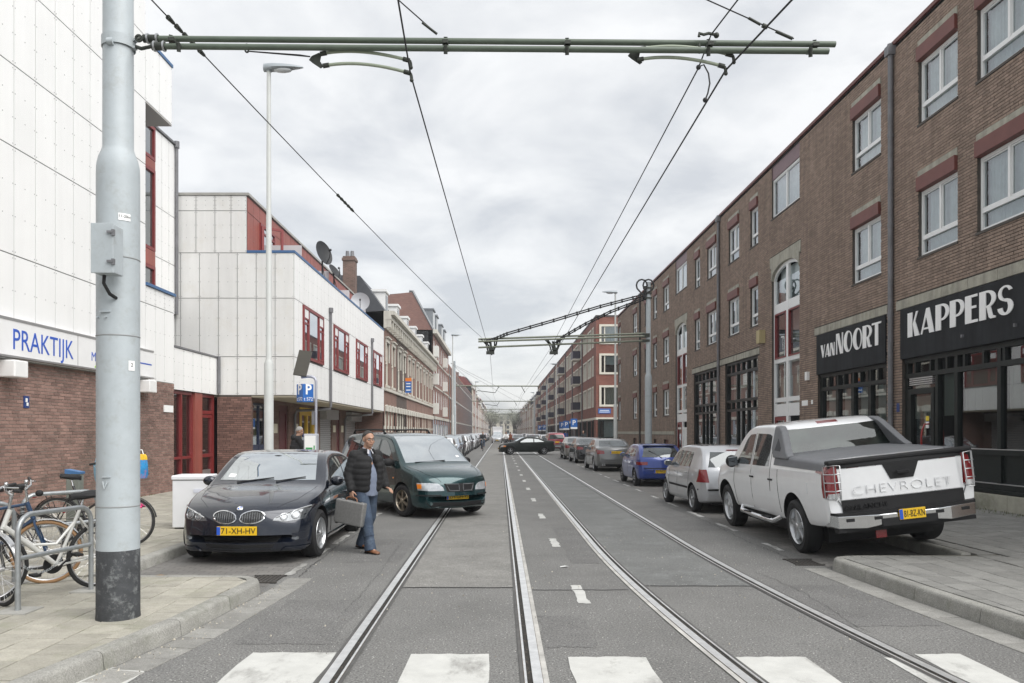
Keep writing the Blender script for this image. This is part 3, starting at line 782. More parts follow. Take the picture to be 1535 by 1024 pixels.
# body behind the facade: back, roof and both ends, left hollow behind the windows
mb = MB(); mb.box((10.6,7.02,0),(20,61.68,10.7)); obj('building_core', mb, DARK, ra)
mb = MB(); mb.box((9.2,7,10.705),(20,61.7,10.82)); obj('roof', mb, ROOFM, ra)
mb = MB(); mb.box((9.14,6.95,10.77),(9.42,61.74,10.86)); obj('roof_edge', mb, BOXRED, ra)
for yy, nm in ((6.98,'end_wall'),(61.6,'end_wall')):
    mb = MB(); mb.box((9.21,yy,0),(20,yy+.1,10.7)); obj(nm, mb, brick_mat('brown_brick_far',(.25,.185,.145),(.2,.15,.115),(.10,.09,.08)), ra)
mb = MB(); mb.box((9.45,7.1,4.6),(10.6,61.6,4.64)); mb.box((9.45,7.1,7.75),(10.6,61.6,7.79)); obj('floor_slab', mb, DARK, ra)
for i, (a, b, z0, z1, n) in enumerate(wins):
    zt = z1 - .40
    sash(FR, ra, a, b, z0, zt, n, curtain=(CURT if random.random() < .8 else CURT2))
    mb = MB(); FR.box(mb, a+.01, b-.01, zt+.0, z1-.10, -.15, .075); obj('shutter_box', mb, BOXRED, ra, bevel=.006)
    mb = MB(); FR.box(mb, a-.0, b+.0, z1-.11, z1+.05, -.05, .03); obj('lintel', mb, STONE, ra, bevel=.006)
    if a > 42 and z0 < 3:
        mb = MB(); FR.box(mb, a+.1, b-.1, .85, 1.35, -.15, -.10); obj('cellar_shutter', mb, M('cellar_red', (.13,.06,.05), .7), ra)
        mb = MB(); FR.box(mb, a+.05, b-.05, .80, .86, -.1, .05); obj('sill', mb, STONE, ra)
mb = MB(); FR.box(mb, 41.62, 61.7, 1.62, 1.8, -.02, .03); obj('stone_band', mb, STONE, ra)
def blocks(u0, u1, z0, z1, step=.9):
    n = max(1, round((u1-u0)/step))
    for k in range(n):
        m = MB(); FR.box(m, u0+(u1-u0)*k/n+.004, u0+(u1-u0)*(k+1)/n-.004, z0, z1, -.02, .03+random.uniform(-.002,.002)); obj('stone_block', m, STONE, ra, bevel=.006)
blocks(8, 18.25, 4.56, 4.77); blocks(18.67, 23.0, 4.56, 4.77); blocks(27.9, 37.7, 4.53, 4.75)
# stair bays: white timber screens with an arched head
for a, b in stairs:
    c = (a+b)/2
    sash(FR, ra, a, b, 8.95, 10.26, 2, None, d=-.12)
    mb = MB(); FR.box(mb, a, b, 10.26, 10.72, -.12, -.02); obj('maroon_panel', mb, M('maroon_panel', (.17,.10,.11), .5, var=.1), ra)
    # stone arch surround
    def head(u): return 6.85 + .45*math.sqrt(max(0, 1-((u-c)/((b-a)/2))**2))
    us = np.linspace(a, b, 19)
    m = MB(); m.prism([(a-.12,7.64),(b+.12,7.64),(b+.12,7.29),(b,7.29)] + [(u, head(u)) for u in us[::-1]] + [(a,7.29),(a-.12,7.29)], lambda q, z, d: FR.pt(q, z, d), -.15, .03)
    o = obj('stone_arch', m, STONE, ra)
    m = MB(); d0, d1 = -.15, -.07; w = .11
    m.prism([(u, head(u)-.004) for u in us] + [(u, head(u)-w) for u in us[::-1]], lambda q, z, d: FR.pt(q, z, d), d0, d1)
    for u in (a+.004, c-w*.9, b-w-.004): FR.box(m, u, u+(w if u != c-w*.9 else w*1.8), .3, (6.82 if u != c-w*.9 else 7.2), d0+.002, d1+.004)
    for z, hh in ((5.72,.30),(4.05,.14),(2.75,.14),(2.28,.40),(1.9,.1)): FR.box(m, a+w, b-w, z, z+hh, d0+.004, d1-.004)
    so = obj('stair_screen', m, FRAMEW, ra)
    obj('pane', quad(FR, a+.05, b-.05, 2.7, 6.8, -.125), GLASS, so)
    m = MB(); FR.box(m, a+w, c-w, .35, 1.9, -.135, -.1); obj('white_door_panel', m, FRAMEW, so)
    m = MB(); 
    FR.frame(m, a+w+.005, c-w*.95, 4.19, 5.7, .05, -.14, -.055); FR.frame(m, c+w*.95, b-w-.005, 4.19, 5.7, .05, -.14, -.055)
    obj('red_casement', m, REDF, so)
    m = MB(); FR.frame(m, c+w, b-w, .32, 2.26, .12, -.14, -.06); dr = obj('door', m, REDF, ra)
    obj('pane', quad(FR, c+w+.1, b-w-.1, .4, 2.2, -.1), DGLASS, dr)
    obj('curtain', drape(FR, a+.1, b-.1, 5.95, 7.2, -.3), CURT, so); obj('curtain', drape(FR, a+.1, b-.1, 2.7, 3.6, -.3), CURT2, so)  # upper drape added in place of sky reflected in the arched panes
    obj('room', quad(FR, a, b, .3, 7.3, -.6), M('pale_backing', (.34,.35,.35), .9), so)  # backing made pale to stand in for reflected sky behind the panes
# shop fronts
def shopfront(a, b, z0, z1, posts, sq_rows, ss, boards=(), parts=None, door=None, curtainz=None, zsill=None):
    m = MB(); d0, d1 = -.16, -.06
    for u in posts: FR.box(m, u-ss/2, u+ss/2, z0, z1, d0, d1)
    par = obj('shop_front', m, SHOPF, ra)
    m = MB()
    for z in sq_rows: m = MB(); FR.box(m, a, b, z-.05, z+.05, d0-.002, d1+.01); obj('transom', m, SHOPF, par)
    m = MB(); FR.box(m, a, b, z0, z0+.05, d0, .04); obj('shop_sill', m, SHOPF, par)
    obj('pane', quad(FR, a, b, z0, z1, -.12), DGLASS, par)
    return par
def room(a, b, z0, z1, deep=1.35, parent=None, par=None):
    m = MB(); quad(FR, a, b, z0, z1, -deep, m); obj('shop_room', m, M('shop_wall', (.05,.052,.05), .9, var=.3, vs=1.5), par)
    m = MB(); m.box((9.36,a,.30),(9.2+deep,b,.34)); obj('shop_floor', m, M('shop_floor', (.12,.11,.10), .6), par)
BLIND = M('grey_blind', (.42,.42,.40), .85, var=.05, vs=2)
# near shop
a, b = shops[0]
mb = MB(); FR.box(mb, a, b+.0, 3.41, 4.545, -.14, .05); sg = obj('sign_board', mb, SIGNB, ra, bevel=.008)
poster(FR, sg, 'KAPPERS', 17.66, 3.87, .54, .052, 1.52)
for y in (15.55, 13.95):
    mb = MB(); FR.box(mb, y-.02, y+.02, 3.62, 3.68, .05, .10); obj('awning_hook', mb, PIPE, sg)
posts = [8.4, 9.6, 10.8, 12.0, 13.2, 14.62, 16.0, 16.72, 17.94]
sf = shopfront(a, b, .62, 3.41, posts, [3.36, 3.02, .68], .11)
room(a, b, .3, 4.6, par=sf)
m = MB()
for u in np.arange(8.9, 17.9, .62): m = MB(); FR.box(m, u-.035, u+.035, 3.06, 3.32, -.15, -.06); obj('small_mullion', m, SHOPF, sf)
m = MB(); FR.box(m, a, 16.72, 1.32, 1.42, -.15, -.04); FR.box(m, a, 16.72, .70, .78, -.15, -.045); obj('rail', m, SHOPF, sf)
m = MB(); FR.box(m, a, 16.72, .78, 1.32, -.13, -.11); obj('dado_panel', m, SHOPF, sf)
m = MB(); FR.box(m, a, 16.72, 1.42, 1.435, -.15, -.035); FR.box(m, a, 16.72, .78, .795, -.15, -.03); obj('metal_drip', m, M('aluminium', (.6,.6,.6), .35, .8), sf)
for u0, u1 in ((14.7,15.94),(13.3,14.55),(12.1,13.1),(9.7,10.7)):
    obj('blind', drape(FR, u0, u1, 2.18, 3.0, -.22, .003, .6), BLIND, sf)
for u0, u1 in ((16.1,16.66),): obj('blind', drape(FR, u0, u1, 2.1, 3.0, -.2, .003, .6), BLIND, sf)
# shop door with red pull
m = MB(); FR.frame(m, 16.80, 17.86, .66, 2.72, .12, -.15, -.05); dr = obj('shop_door', m, SHOPF, ra)
obj('blind', drape(FR, 16.95, 17.7, 2.05, 2.55, -.135, .002, .6), BLIND, dr)
m = MB(); m.tube([FR.pt(16.98, z, q) for z, q in ((1.28,-.05),(1.28,.03),(1.33,.08),(1.5,.115),(1.65,.12),(1.8,.10),(1.92,.05),(1.93,-.05))], .018, 8); obj('door_handle', m, M('red_lacquer', (.35,.03,.03), .3), dr, smooth=60)
m = MB(); [FR.box(m, 16.85, 17.8, 2.80+k*.045, 2.825+k*.045, -.12, -.05) for k in range(4)]; obj('vent_grille', m, M('aluminium', (.6,.6,.6), .35, .8), dr)
m = MB(); FR.box(m, 16.98, 17.1, 2.0, 2.1, -.05, -.042); obj('yellow_sticker', m, M('yellow_print', (.8,.6,.05), .5), dr)
m = MB(); FR.box(m, 16.98, 17.1, 1.84, 1.98, -.05, -.042); obj('white_sticker', m, LETW, dr)
for k in range(10):
    y = 8.5 + k*.95; m = MB(); FR.box(m, y, y+.945, .0, .60, -.05, .06); obj('plinth_block', m, M('plinth_concrete', (.36,.35,.29), .85, var=.2, vs=3, bump=.3, dirt=(.16,.17,.11), dirtamt=.6, ds=2), ra, bevel=.01)
# middle shop
a, b = shops[1]
mb = MB(); FR.box(mb, a, b, 3.41, 4.545, -.14, .05); sg = obj('sign_board', mb, SIGNB, ra, bevel=.008)
u = poster(FR, sg, 'VAN', 22.45, 3.86, .36, .052, 1.42, gap=.04)
poster(FR, sg, 'NOORT', 21.42, 3.86, .56, .052, 1.42, gap=.05)
posts = [18.82, 19.75, 20.7, 21.65, 22.7]
sf = shopfront(a, b, .62, 3.41, posts, [3.36, 2.98, .68], .16)
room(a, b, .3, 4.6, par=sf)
m = MB()
for u in np.arange(19.3, 22.6, .48): m = MB(); FR.box(m, u-.03, u+.03, 3.02, 3.32, -.15, -.06); obj('small_mullion', m, SHOPF, sf)
for u0, u1 in zip(posts, posts[1:]): obj('blind', drape(FR, u0+.1, u1-.1, .75, 2.92, -.24, .004, .5), M('white_blind', (.52,.54,.54), .85, var=.08, vs=2), sf)
m = MB(); FR.box(m, a, b, .0, .60, -.05, .05); obj('plinth', m, MATS['plinth_concrete'], ra, bevel=.01)
# the pair of far shops with small-paned heads
for a, b in fars:
    n = 6; us = np.linspace(a+.06, b-.06, n+1)
    sf = shopfront(a, b, .35, 4.53, [us[0], us[2], us[4], us[6]], [4.48, 4.06, 2.98, 2.62, .42], .12)
    room(a, b, .3, 4.6, .9, par=sf)
    m = MB()
    for u in us:
        for z0, z1 in ((4.1,4.45),(2.66,2.95)): q = MB(); FR.box(q, u-.04, u+.04, z0, z1, -.15, -.06); obj('small_mullion', q, SHOPF, sf)
    FR.box(m, us[3]-.04, us[3]+.04, .43, 2.6, -.15, -.06)
    obj('small_mullion', m, SHOPF, sf)
    obj('blind', drape(FR, us[0]+.1, us[2]-.1, .5, 2.5, -.25, .004, .5), MATS['white_blind'], sf)
    obj('blind', drape(FR, us[0]+.1, us[6]-.1, 3.05, 4.0, -.3, .004, .5), BLIND, sf)
for y, z0, z1, mt in ((18.40,.3,10.78,PIPE),(32.95,.3,10.78,PIPE),(51.5,.3,10.78,PIPED)):
    pipe_run(ra, 9.12, y, z0, z1, .06, mt, 5)
    m = MB(); m.box((9.02,y-.1,10.55),(9.2,y+.1,10.76)); obj('rainwater_head', m, mt, ra)
# small fixtures on the wall
m = MB(); FR.box(m, 27.3,27.62,4.85,5.3,0,.22); tag(obj('alarm_box', m, M('beige_box', (.45,.38,.2), .6)), 'beige alarm box high on the brown brick wall', 'alarm box')
for y, z, w, h, lab in ((23.75,2.55,.45,.16,'white name plate on the brick pier beside the red stair door'),(23.2,2.58,.12,.12,'small square white plate right of the longer name plate')):
    m = MB(); FR.box(m, y-w/2, y+w/2, z, z+h, .0, .02); tag(obj('name_plate', m, LETW), lab, 'name plate')
m = MB(); FR.box(m, 23.4,23.56,3.3,3.55,0,.09); tag(obj('intercom_box', m, LETW), 'small white box on the brick pier left of the dark shop board', 'box')
m = MB(); FR.box(m, 18.12,18.24,2.22,2.42,.008,.02); o = obj('number_plate', m, M('blue_enamel',(.03,.06,.2),.3)); tag(o, 'dark blue house number plate on the pier between the shops', 'number plate')

# ---------------- right: red brick corner block beyond the side street
RBR = brick_mat('red_brick_block', (.25,.085,.06), (.19,.062,.045), (.2,.15,.12), .14)
CRF = M('cream_frame', (.66,.63,.54), .6, var=.05)
rb = thing('brick_building', 'red brick corner block with cream window frames beyond the side street', 'building')
FB = F((9.2,0,0), (0,1,0), (-1,0,0)); FS = F((0,75.6,0), (1,0,0), (0,-1,0))
hs = [];
lv = [(10.2,11.95),(7.35,9.1),(4.3,6.1)]
spans = [(77.5,78.6),(79.6,82.6),(83.8,87.0),(88.6,91.2),(92.6,96.0),(97.0,99.0)]
spans += [(a+22.5*k, b+22.5*k) for k in (1,2,3,4) for a, b in spans if b+22.5*k < 193]
for a, b in spans:
    for z0, z1 in lv: hs.append((a,b,z0,z1))
    hs.append((a,b,.9,2.85))
mb = MB(); FB.wall(mb, 75.6, 194, 0, 12.85, hs, .25); obj('wall', mb, RBR, rb)
for a, b, z0, z1 in hs:
    m = MB(); FB.frame(m, a-.08, b+.08, z0-.1, z1+.16, .16, -.1, .05)
    n = max(2, round((b-a)/.8))
    for k in range(1, n): u = a+(b-a)*k/n; FB.box(m, u-.05, u+.05, z0, z1, -.1, -.02)
    fo = obj('window', m, CRF if z0 > 3 else SHOPF, rb)
    obj('pane', quad(FB, a, b, z0, z1, -.08), GLASS, fo); obj('curtain', drape(FB, a, b, z0, z1, -.22, .03, .2), random.choice([CURT,CURT2,DARK]), fo)
for z in (2.95,):
    m = MB(); FB.box(m, 75.6, 194, z, z+.22, -.1, .06); obj('stone_band', m, CRF, rb)
for k in range(5):
    for y in (88.0+22.5*k, 99.9+22.5*k):
        if y < 193: pipe_run(rb, 9.12, y, .2, 12.7, .07, PIPE, 3)
    y = 91.9 + 22.5*k
    for z in (4.2,7.2,10.1):
        if y > 190: continue
        m = MB(); m.box((8.35,y-1.3,z-.05),(9.2,y+1.3,z+.12)); bo = obj('balcony', m, CRF, rb)
        m = MB(); m.box((8.33,y-1.3,z+.12),(8.37,y+1.3,z+1.0)); m.box((8.37,y-1.3,z+.12),(9.2,y-1.27,z+1.0)); m.box((8.37,y+1.27,z+.12),(9.2,y+1.3,z+1.0))
        obj('balustrade', m, M('dark_balustrade', (.035,.03,.05), .5), bo)
hs2 = [(9.62,13.6,10.35,11.95),(9.62,13.6,7.45,9.15),(9.62,13.6,4.35,6.1),(9.5,12.9,1.25,2.85)]
mb = MB(); FS.wall(mb, 9.2, 20, 0, 12.85, hs2, .3); obj('side_wall', mb, RBR, rb)
for i, (a, b, z0, z1) in enumerate(hs2):
    m = MB(); FS.frame(m, a-.12, b+.12, z0-.14, z1+.16, .2, -.1, .08)
    FS.box(m, a+.35, a+.45, z0, z1, -.1, .0)
    FS.box(m, a+2.1, a+2.2, z0, z1, -.1, .0)
    fo = obj('window', m, CRF if i < 3 else SHOPF, rb); obj('pane', quad(FS, a, b, z0, z1, -.08), GLASS, fo)
    obj('curtain', drape(FS, a+.4, b, z0 if i != 1 else z0+.8, z1, -.25, .04, .25), CURT2 if i == 2 else CURT, fo)
m = MB(); FS.box(m, 9.2, 20, 2.95, 3.17, -.05, .06); obj('stone_band', m, CRF, rb)
m = MB(); m.box((9.15,75.55,12.85),(20,194.05,13.0)); obj('roof_edge', m, M('dark_coping', (.06,.05,.05), .6), rb)
m = MB(); m.box((9.75,76.2,0),(20,193.9,12.8)); obj('building_core', m, DARK, rb)
m = MB(); FS.box(m, 9.4,10.6,3.55,4.02,.0,.04); o = obj('street_name_sign', m, M('sign_blue', (.03,.14,.45), .4)); tag(o, 'blue street name sign on the red brick corner block', 'sign')
m = MB(); FS.box(m, 9.55,10.45,3.82,3.88,.04,.045); FS.box(m, 9.5,10.5,3.66,3.72,.04,.045); obj('sign_lines', m, LETW, o)

# ---------------- left: white clad tower block on a brick base
PANEL = M('white_cladding', (.81,.81,.80), .55, var=.025, vs=.9, rnd=.018, streak=.03)
PANELG = M('white_cladding_side', (.73,.728,.712), .6, var=.05, vs=.7, rnd=.03, streak=.06, dirt=(.58,.54,.45), dirtamt=.25, ds=1.1)  # greyer white with streaks and dirt blotches, used on the end face
JNT = M('panel_joint', (.27,.27,.27), .9)
SCREW = M('panel_screw', (.25,.25,.25), .5)
_pm = {}
def panel_mesh(f, w, h, mat):
    k = (tuple(f.U), tuple(f.N), round(w,3), round(h,3), mat.name)
    if k in _pm: return _pm[k]
    g = F((0,0,0), f.U, f.N); m = MB(); j = .011
    g.box(m, j, w-j, j, h-j, 0, .014)
    for zz in (.06, h*.36, h*.66, h-.06):
        for uu in (.035, w/2, w-.035):
            if uu == w/2 and zz in (.06, h-.06): continue
            g.box(m, uu-.009, uu+.009, zz-.009, zz+.009, .0142, .0162, 1)
    bm = bmesh.new(); me = m.mesh('panel', [mat, SCREW]); bm.from_mesh(me); bmesh.ops.recalc_face_normals(bm, faces=bm.faces); bm.to_mesh(me); bm.free()
    _pm[k] = me; return me
def clad(f, par, us, zs, mat=PANEL, d=.0, skip=lambda u0,u1,z0,z1: False):
    for a, b in zip(us, us[1:]):
        for c, e in zip(zs, zs[1:]):
            if skip(a, b, c, e): continue
            o = bpy.data.objects.new('panel', panel_mesh(f, b-a, e-c, mat)); COL.objects.link(o); o.parent = par; o.location = f.pt(a, c, d)
def steps(a, b, w):
    n = max(1, round((b-a)/w)); return list(np.linspace(a, b, n+1))
la = thing('clad_building', 'tall white panel clad building on a brick base, nearest on the left', 'building')
FL = F((-8.8,0,0), (0,1,0), (1,0,0))
us = [14.22 + .66*k for k in range(-13, 8)] + [19.5]
zsA = [3.05, 4.95, 6.9, 8.38, 9.97, 11.55, 13.1, 14.6]
mb = MB(); FL.box(mb, 4, 19.48, 3.05, 14.6, -6, -.002); FL.box(mb, 19.48, 21.2, 3.05, 5.4, -1.25, -.002); FL.box(mb, 19.48, 21.06, 9.97, 11.5, -1.3, -.002)
FL.box(mb, 17, 24.48, 5.38, 10.66, -3, -1.302); FL.box(mb, 21.2, 24.48, 2.92, 4.04, -.35, -.002)
obj('backing_wall', mb, JNT, la)
clad(FL, la, us, zsA)
clad(FL, la, [19.5,20.05,20.6,21.2], [3.05,4.95,5.40]); clad(FL, la, [19.5,20.28,21.06], [9.97,11.5])
clad(FL, la, steps(21.2,24.45,.6), [2.9,4.05])
FE = F((0,21.2,0), (1,0,0), (0,1,0)); FU = F((-10.1,0,0), (0,1,0), (1,0,0))
clad(FU, la, [22.95,23.45,23.95,24.45], [5.4,6.9,8.38,10.62])
m = MB(); m.box((-10.12,19.5,9.93),(-8.79,21.06,9.968)); obj('soffit', m, M('grey_soffit', (.42,.41,.39), .7), la)
m = MB(); m.box((-10.1,19.45,11.5),(-8.76,21.09,11.58)); m.box((-9.99,19.5,5.40),(-8.74,21.22,5.47)); m.box((-16,3.9,14.6),(-8.75,19.53,14.7)); obj('blue_coping', m, BLUE, la)
m = MB(); m.box((-10.2,21.0,10.64),(-10.03,24.5,10.70)); obj('metal_coping', m, PIPE, la); m = MB(); m.box((-9.15,21.2,4.05),(-8.76,24.5,4.10)); obj('metal_coping', m, PIPE, la)
for z0, z1 in ((5.45,6.55),(7.0,9.35),(9.62,10.6)):
    m = MB(); FU.frame(m, 21.2, 22.93, z0, z1, .09, -.08, .06); wo = obj('window', m, REDF, la); obj('pane', quad(FU, 21.25, 22.88, z0, z1, .0), GLASS, wo)
m = MB(); FU.box(m, 21.2, 22.93, 6.56, 6.99, -.06, .05); FU.box(m, 21.2, 22.93, 9.36, 9.61, -.06, .05); obj('red_panel', m, REDP, la)
m = MB(); m.cyl((-10.02,24.38,5.4),(-10.02,24.38,10.75), .05, n=8); m.cyl((-10.02,24.38,10.55),(-10.02,24.38,10.75), .085, n=8); obj('drainpipe', m, PIPE, la, smooth=40)
m = MB(); m.cyl((-8.72,24.40,2.95),(-8.72,24.40,4.1), .05, n=8); obj('drainpipe', m, PIPE, la, smooth=40)
# brick base
mb = MB(); FL.wall(mb, 4, 21.2, 0, 3.05, [], .1); obj('mortar_wall', mb, MORT_P, la)
mb = MB(); FL.bricks(mb, 4, 21.2, .17, 3.04, []); obj('bricks', mb, BR_PINK, la, kind='stuff')
mb = MB(); mb.box((-9.3,21.17,0),(-8.81,21.2,3.0)); obj('wall_end', mb, MORT_P, la)
# light box sign
sg = thing('practice_sign', 'long white light box sign with blue lettering above the brick base', 'sign', (-8.8,13,3.1))
m = MB(); FL.box(m, 5, 19.6, 3.1, 3.75, .015, .16); lb = obj('light_box', m, M('white_acrylic', (.80,.80,.80), .3, var=.03), sg, world=True, bevel=.006)
m = MB(); FL.box(m, 5, 19.62, 3.73, 3.775, .014, .172); FL.box(m, 5, 19.62, 3.075, 3.11, .014, .172); obj('box_edge', m, M('aluminium', (.6,.6,.6), .35, .8), sg, world=True)
m = MB(); [FL.box(m, y-.006, y+.006, 3.11, 3.73, .16, .1615) for y in (12.6,16.1)]; obj('box_joint', m, PIPE, sg, world=True)
TXB = M('blue_lettering', (.03,.10,.48), .4)
X = frame_mat(FL.pt(15.93, 3.385, .161), (0,1,0), (0,0,1))
text_obj('lettering', 'PRAKTIJK', TXB, X, .53, sg, .003, True, 'RIGHT', .90)
X = frame_mat(FL.pt(16.62, 3.345, .161), (0,1,0), (0,0,1)); text_obj('lettering', 'ME', TXB, X, .27, sg, .003, True, 'LEFT')
m = MB(); m.prism([(16.75,3.13),(17.12,3.13),(17.02,3.24),(16.88,3.24)], lambda a, b, d: FL.pt(a, b, d), .161, .164); obj('green_mark', m, M('green_print', (.3,.6,.03), .5), sg, world=True)
m = MB(); FL.box(m, 17.6, 19.5, 3.40, 3.43, .161, .164); obj('blue_line', m, TXB, sg, world=True)
for y, lab in ((13.95,'white wall lamp box under the light box sign at the left edge'),(19.25,'white wall lamp box under the light box sign near the entrance')):
    m = MB(); FL.box(m, y-.2, y+.2, 2.72, 3.02, .0, .32); tag(obj('wall_lamp', m, WHITE, None, bevel=.02), lab, 'wall lamp')
m = MB(); FL.box(m, 14.5,14.66,2.2,2.42,.008,.03); o = obj('number_plate', m, M('blue_enamel',(.03,.06,.2),.3)); tag(o, 'dark blue plate with a white mark on the pinkish brick base', 'number plate')
m = MB(); FL.box(m, 14.54,14.60,2.31,2.38,.03,.033); FL.box(m, 14.57,14.63,2.24,2.30,.03,.033); obj('number_mark', m, LETW, o)
m = MB(); FL.box(m, 20.55,21.1,2.28,2.46,.008,.035); o = obj('name_plate', m, LETW); tag(o, 'white name plate at the corner of the brick base by the red entrance', 'name plate')
# red framed entrance
en = la
m = MB(); FL.frame(m, 21.22, 22.75, .16, 2.9, .09, -.2, -.08); FL.box(m, 21.9, 21.99, .25, 2.81, -.2, -.085); FL.box(m, 21.31, 22.66, 1.0, 1.07, -.19, -.09)
wo = obj('entrance_screen', m, REDF, la); obj('pane', quad(FL, 21.25, 22.7, .2, 2.85, -.15), DGLASS, wo)
m = MB(); FL.box(m, 22.76, 23.3, .16, 2.9, -.25, -.02); obj('red_pillar', m, REDP, la)
m = MB(); FL.frame(m, 23.31, 24.42, .16, 2.9, .1, -.2, -.08); FL.box(m, 23.41, 24.32, 2.3, 2.4, -.2, -.085); FL.box(m, 23.41, 24.32, .3, .4, -.2, -.085); FL.box(m, 23.41, 24.32, 1.0, 1.1, -.2, -.085); FL.frame(m, 23.43, 24.3, .26, 2.28, .09, -.19, -.1)
wo = obj('entrance_door', m, REDF, la); obj('pane', quad(FL, 23.4, 24.35, .4, 2.85, -.15), DGLASS, wo)
m = MB(); FL.box(m, 23.53, 24.2, .3, .62, -.14, -.11); obj('kick_plate', m, M('aluminium', (.6,.6,.6), .35, .8), wo)
m = MB(); FL.box(m, 23.5, 23.56, 1.18, 1.22, -.09, -.03); obj('handle', m, M('aluminium', (.6,.6,.6), .35, .8), wo)
m = MB(); m.box((-10.3,21.2,0),(-10.2,24.5,2.9)); obj('hall_wall', m, M('hall_wall', (.1,.095,.09), .9), la)
m = MB(); m.box((-10.3,21.2,2.9),(-9.16,24.5,2.95)); obj('hall_ceiling', m, DARK, la)

# ---------------- left: lower white block with red windows over the pavement
lw = thing('clad_building', 'lower white panel clad block with red framed windows overhanging the pavement', 'building')
FS2 = F((0,24.5,0), (1,0,0), (0,-1,0)); FF = F((-6.42,0,0), (0,1,0), (1,0,0))
mb = MB(); mb.box((-14,24.502,2.9),(-6.422,43.3,7.30)); mb.box((-14,24.502,7.30),(-7.895,43.28,9.1)); obj('backing_wall', mb, JNT, lw)
xs = [-6.42 - .588*k for k in range(6, -1, -1)]; xs = [-10.1] + xs if xs[0] > -9.98 else xs
xb = [x for x in xs if x < -7.7]; xb = xb[:-1] + [-7.89] if abs(xb[-1] + 7.89) > .02 else xb
clad(FS2, lw, [-10.6] + [x for x in xs if x > -10.5], [2.9,4.1,5.92,7.33], PANELG)
clad(FS2, lw, [-10.65,-10.06,-9.47,-8.88,-8.38,-7.89], [7.33,8.64,9.12], PANELG)
ww = [(25.5,28.4),(30.2,33.1),(34.9,37.8),(39.6,42.4)]
uF = steps(24.5, 43.3, .6)
clad(FF, lw, uF, [2.9,4.1]); clad(FF, lw, uF, [5.92,7.33])
for a, b in zip([24.5] + [w[1] for w in ww], [w[0] for w in ww] + [43.3]): clad(FF, lw, steps(a, b, .6), [4.1,5.92])
for a, b in ww:
    m = MB(); FF.frame(m, a, b, 4.16, 5.88, .09, .0, .07)
    for u in (a+.72, b-.72): FF.box(m, u-.045, u+.045, 4.25, 5.79, .0, .065)
    for q0, q1 in ((a+.1,a+.67),(b-.67,b-.1)): FF.frame(m, q0, q1, 4.27, 5.35, .06, .0, .06); FF.box(m, q0, q1, 5.45, 5.5, .0, .06)
    wo = obj('window', m, REDF, lw)
    m = MB(); FF.box(m, a+.1, a+.67, 5.5, 5.78, .01, .05); FF.box(m, b-.67, b-.1, 5.5, 5.78, .01, .05); obj('white_vent', m, WHITE, wo)
    obj('pane', quad(FF, a+.05, b-.05, 4.2, 5.85, .03), glass_mat('mirror_glass', (.25,.27,.28), .35), wo)
for y in (29.45, 39.0): 
    m = MB(); m.cyl((-6.34,y,2.7),(-6.34,y,6.35), .05, n=10); m.cyl((-6.34,y,6.22),(-6.34,y,6.4), .09, n=10); m.box((-6.42,y-.03,6.3),(-6.3,y+.03,6.36)); m.tube([(-6.34,y,2.75),(-6.36,y,2.62),(-6.9,y,2.58),(-7.6,y,2.56),(-7.68,y,2.4),(-7.68,y,.15)], .05, 8)
    obj('drainpipe', m, PIPE, lw, smooth=40)
m = MB(); m.box((-6.72,24.47,7.33),(-6.39,43.32,7.41)); m.box((-7.88,24.47,7.33),(-6.72,24.62,7.41)); obj('blue_coping', m, BLUE, lw)
m = MB(); m.box((-14,24.46,9.12),(-7.82,43.32,9.2)); obj('metal_coping', m, CONC, lw)
m = MB(); m.box((-9,24.52,2.84),(-6.44,43.28,2.898)); obj('soffit', m, M('beige_soffit', (.40,.36,.28), .8, var=.1, vs=.6, dirt=(.2,.17,.12), dirtamt=.4, ds=.8), lw)
# set-back storey
FT = F((-7.885,0,0), (0,1,0), (1,0,0))
tw = [(25.75,27.4),(28.3,29.5),(31.6,33.4),(36.3,38.0),(39.5,41.2)]
for a, b in zip([24.52] + [w[1] for w in tw], [w[0] for w in tw] + [43.28]): clad(FT, lw, steps(a, b, .62), [7.4,8.62], REDP, -.004)
clad(FT, lw, steps(24.52, 43.28, .62), [8.62,9.1], REDP, -.004)
for i, (a, b) in enumerate(tw):
    m = MB(); FT.frame(m, a, b, 7.42, 8.6, .08, -.0, .06); FT.box(m, (a+b)/2-.04, (a+b)/2+.04, 7.5, 8.52, .0, .055); FT.box(m, a+.08,b-.08, 8.3, 8.36, .0, .05)
    wo = obj('window', m, REDF, lw); obj('pane', quad(FT, a, b, 7.45, 8.58, .02), MATS['mirror_glass'], wo)
    if i == 0:
        m = MB(); g = F(FT.pt(a+.05, 0, .05), (math.sin(R(50)),math.cos(R(50)),0), (math.cos(R(50)),-math.sin(R(50)),0)); g.frame(m, 0, .75, 7.5, 8.5, .08, 0, .05); obj('open_casement', m, REDF, wo)
for y in (26.75, 31.0, 35.2, 39.4):
    m = MB(); m.box((-7.87,y-.01,7.42),(-6.75,y+.01,8.1)); o = obj('terrace_screen', m, M('frosted_screen', (.55,.53,.54), .5, var=.05), lw)
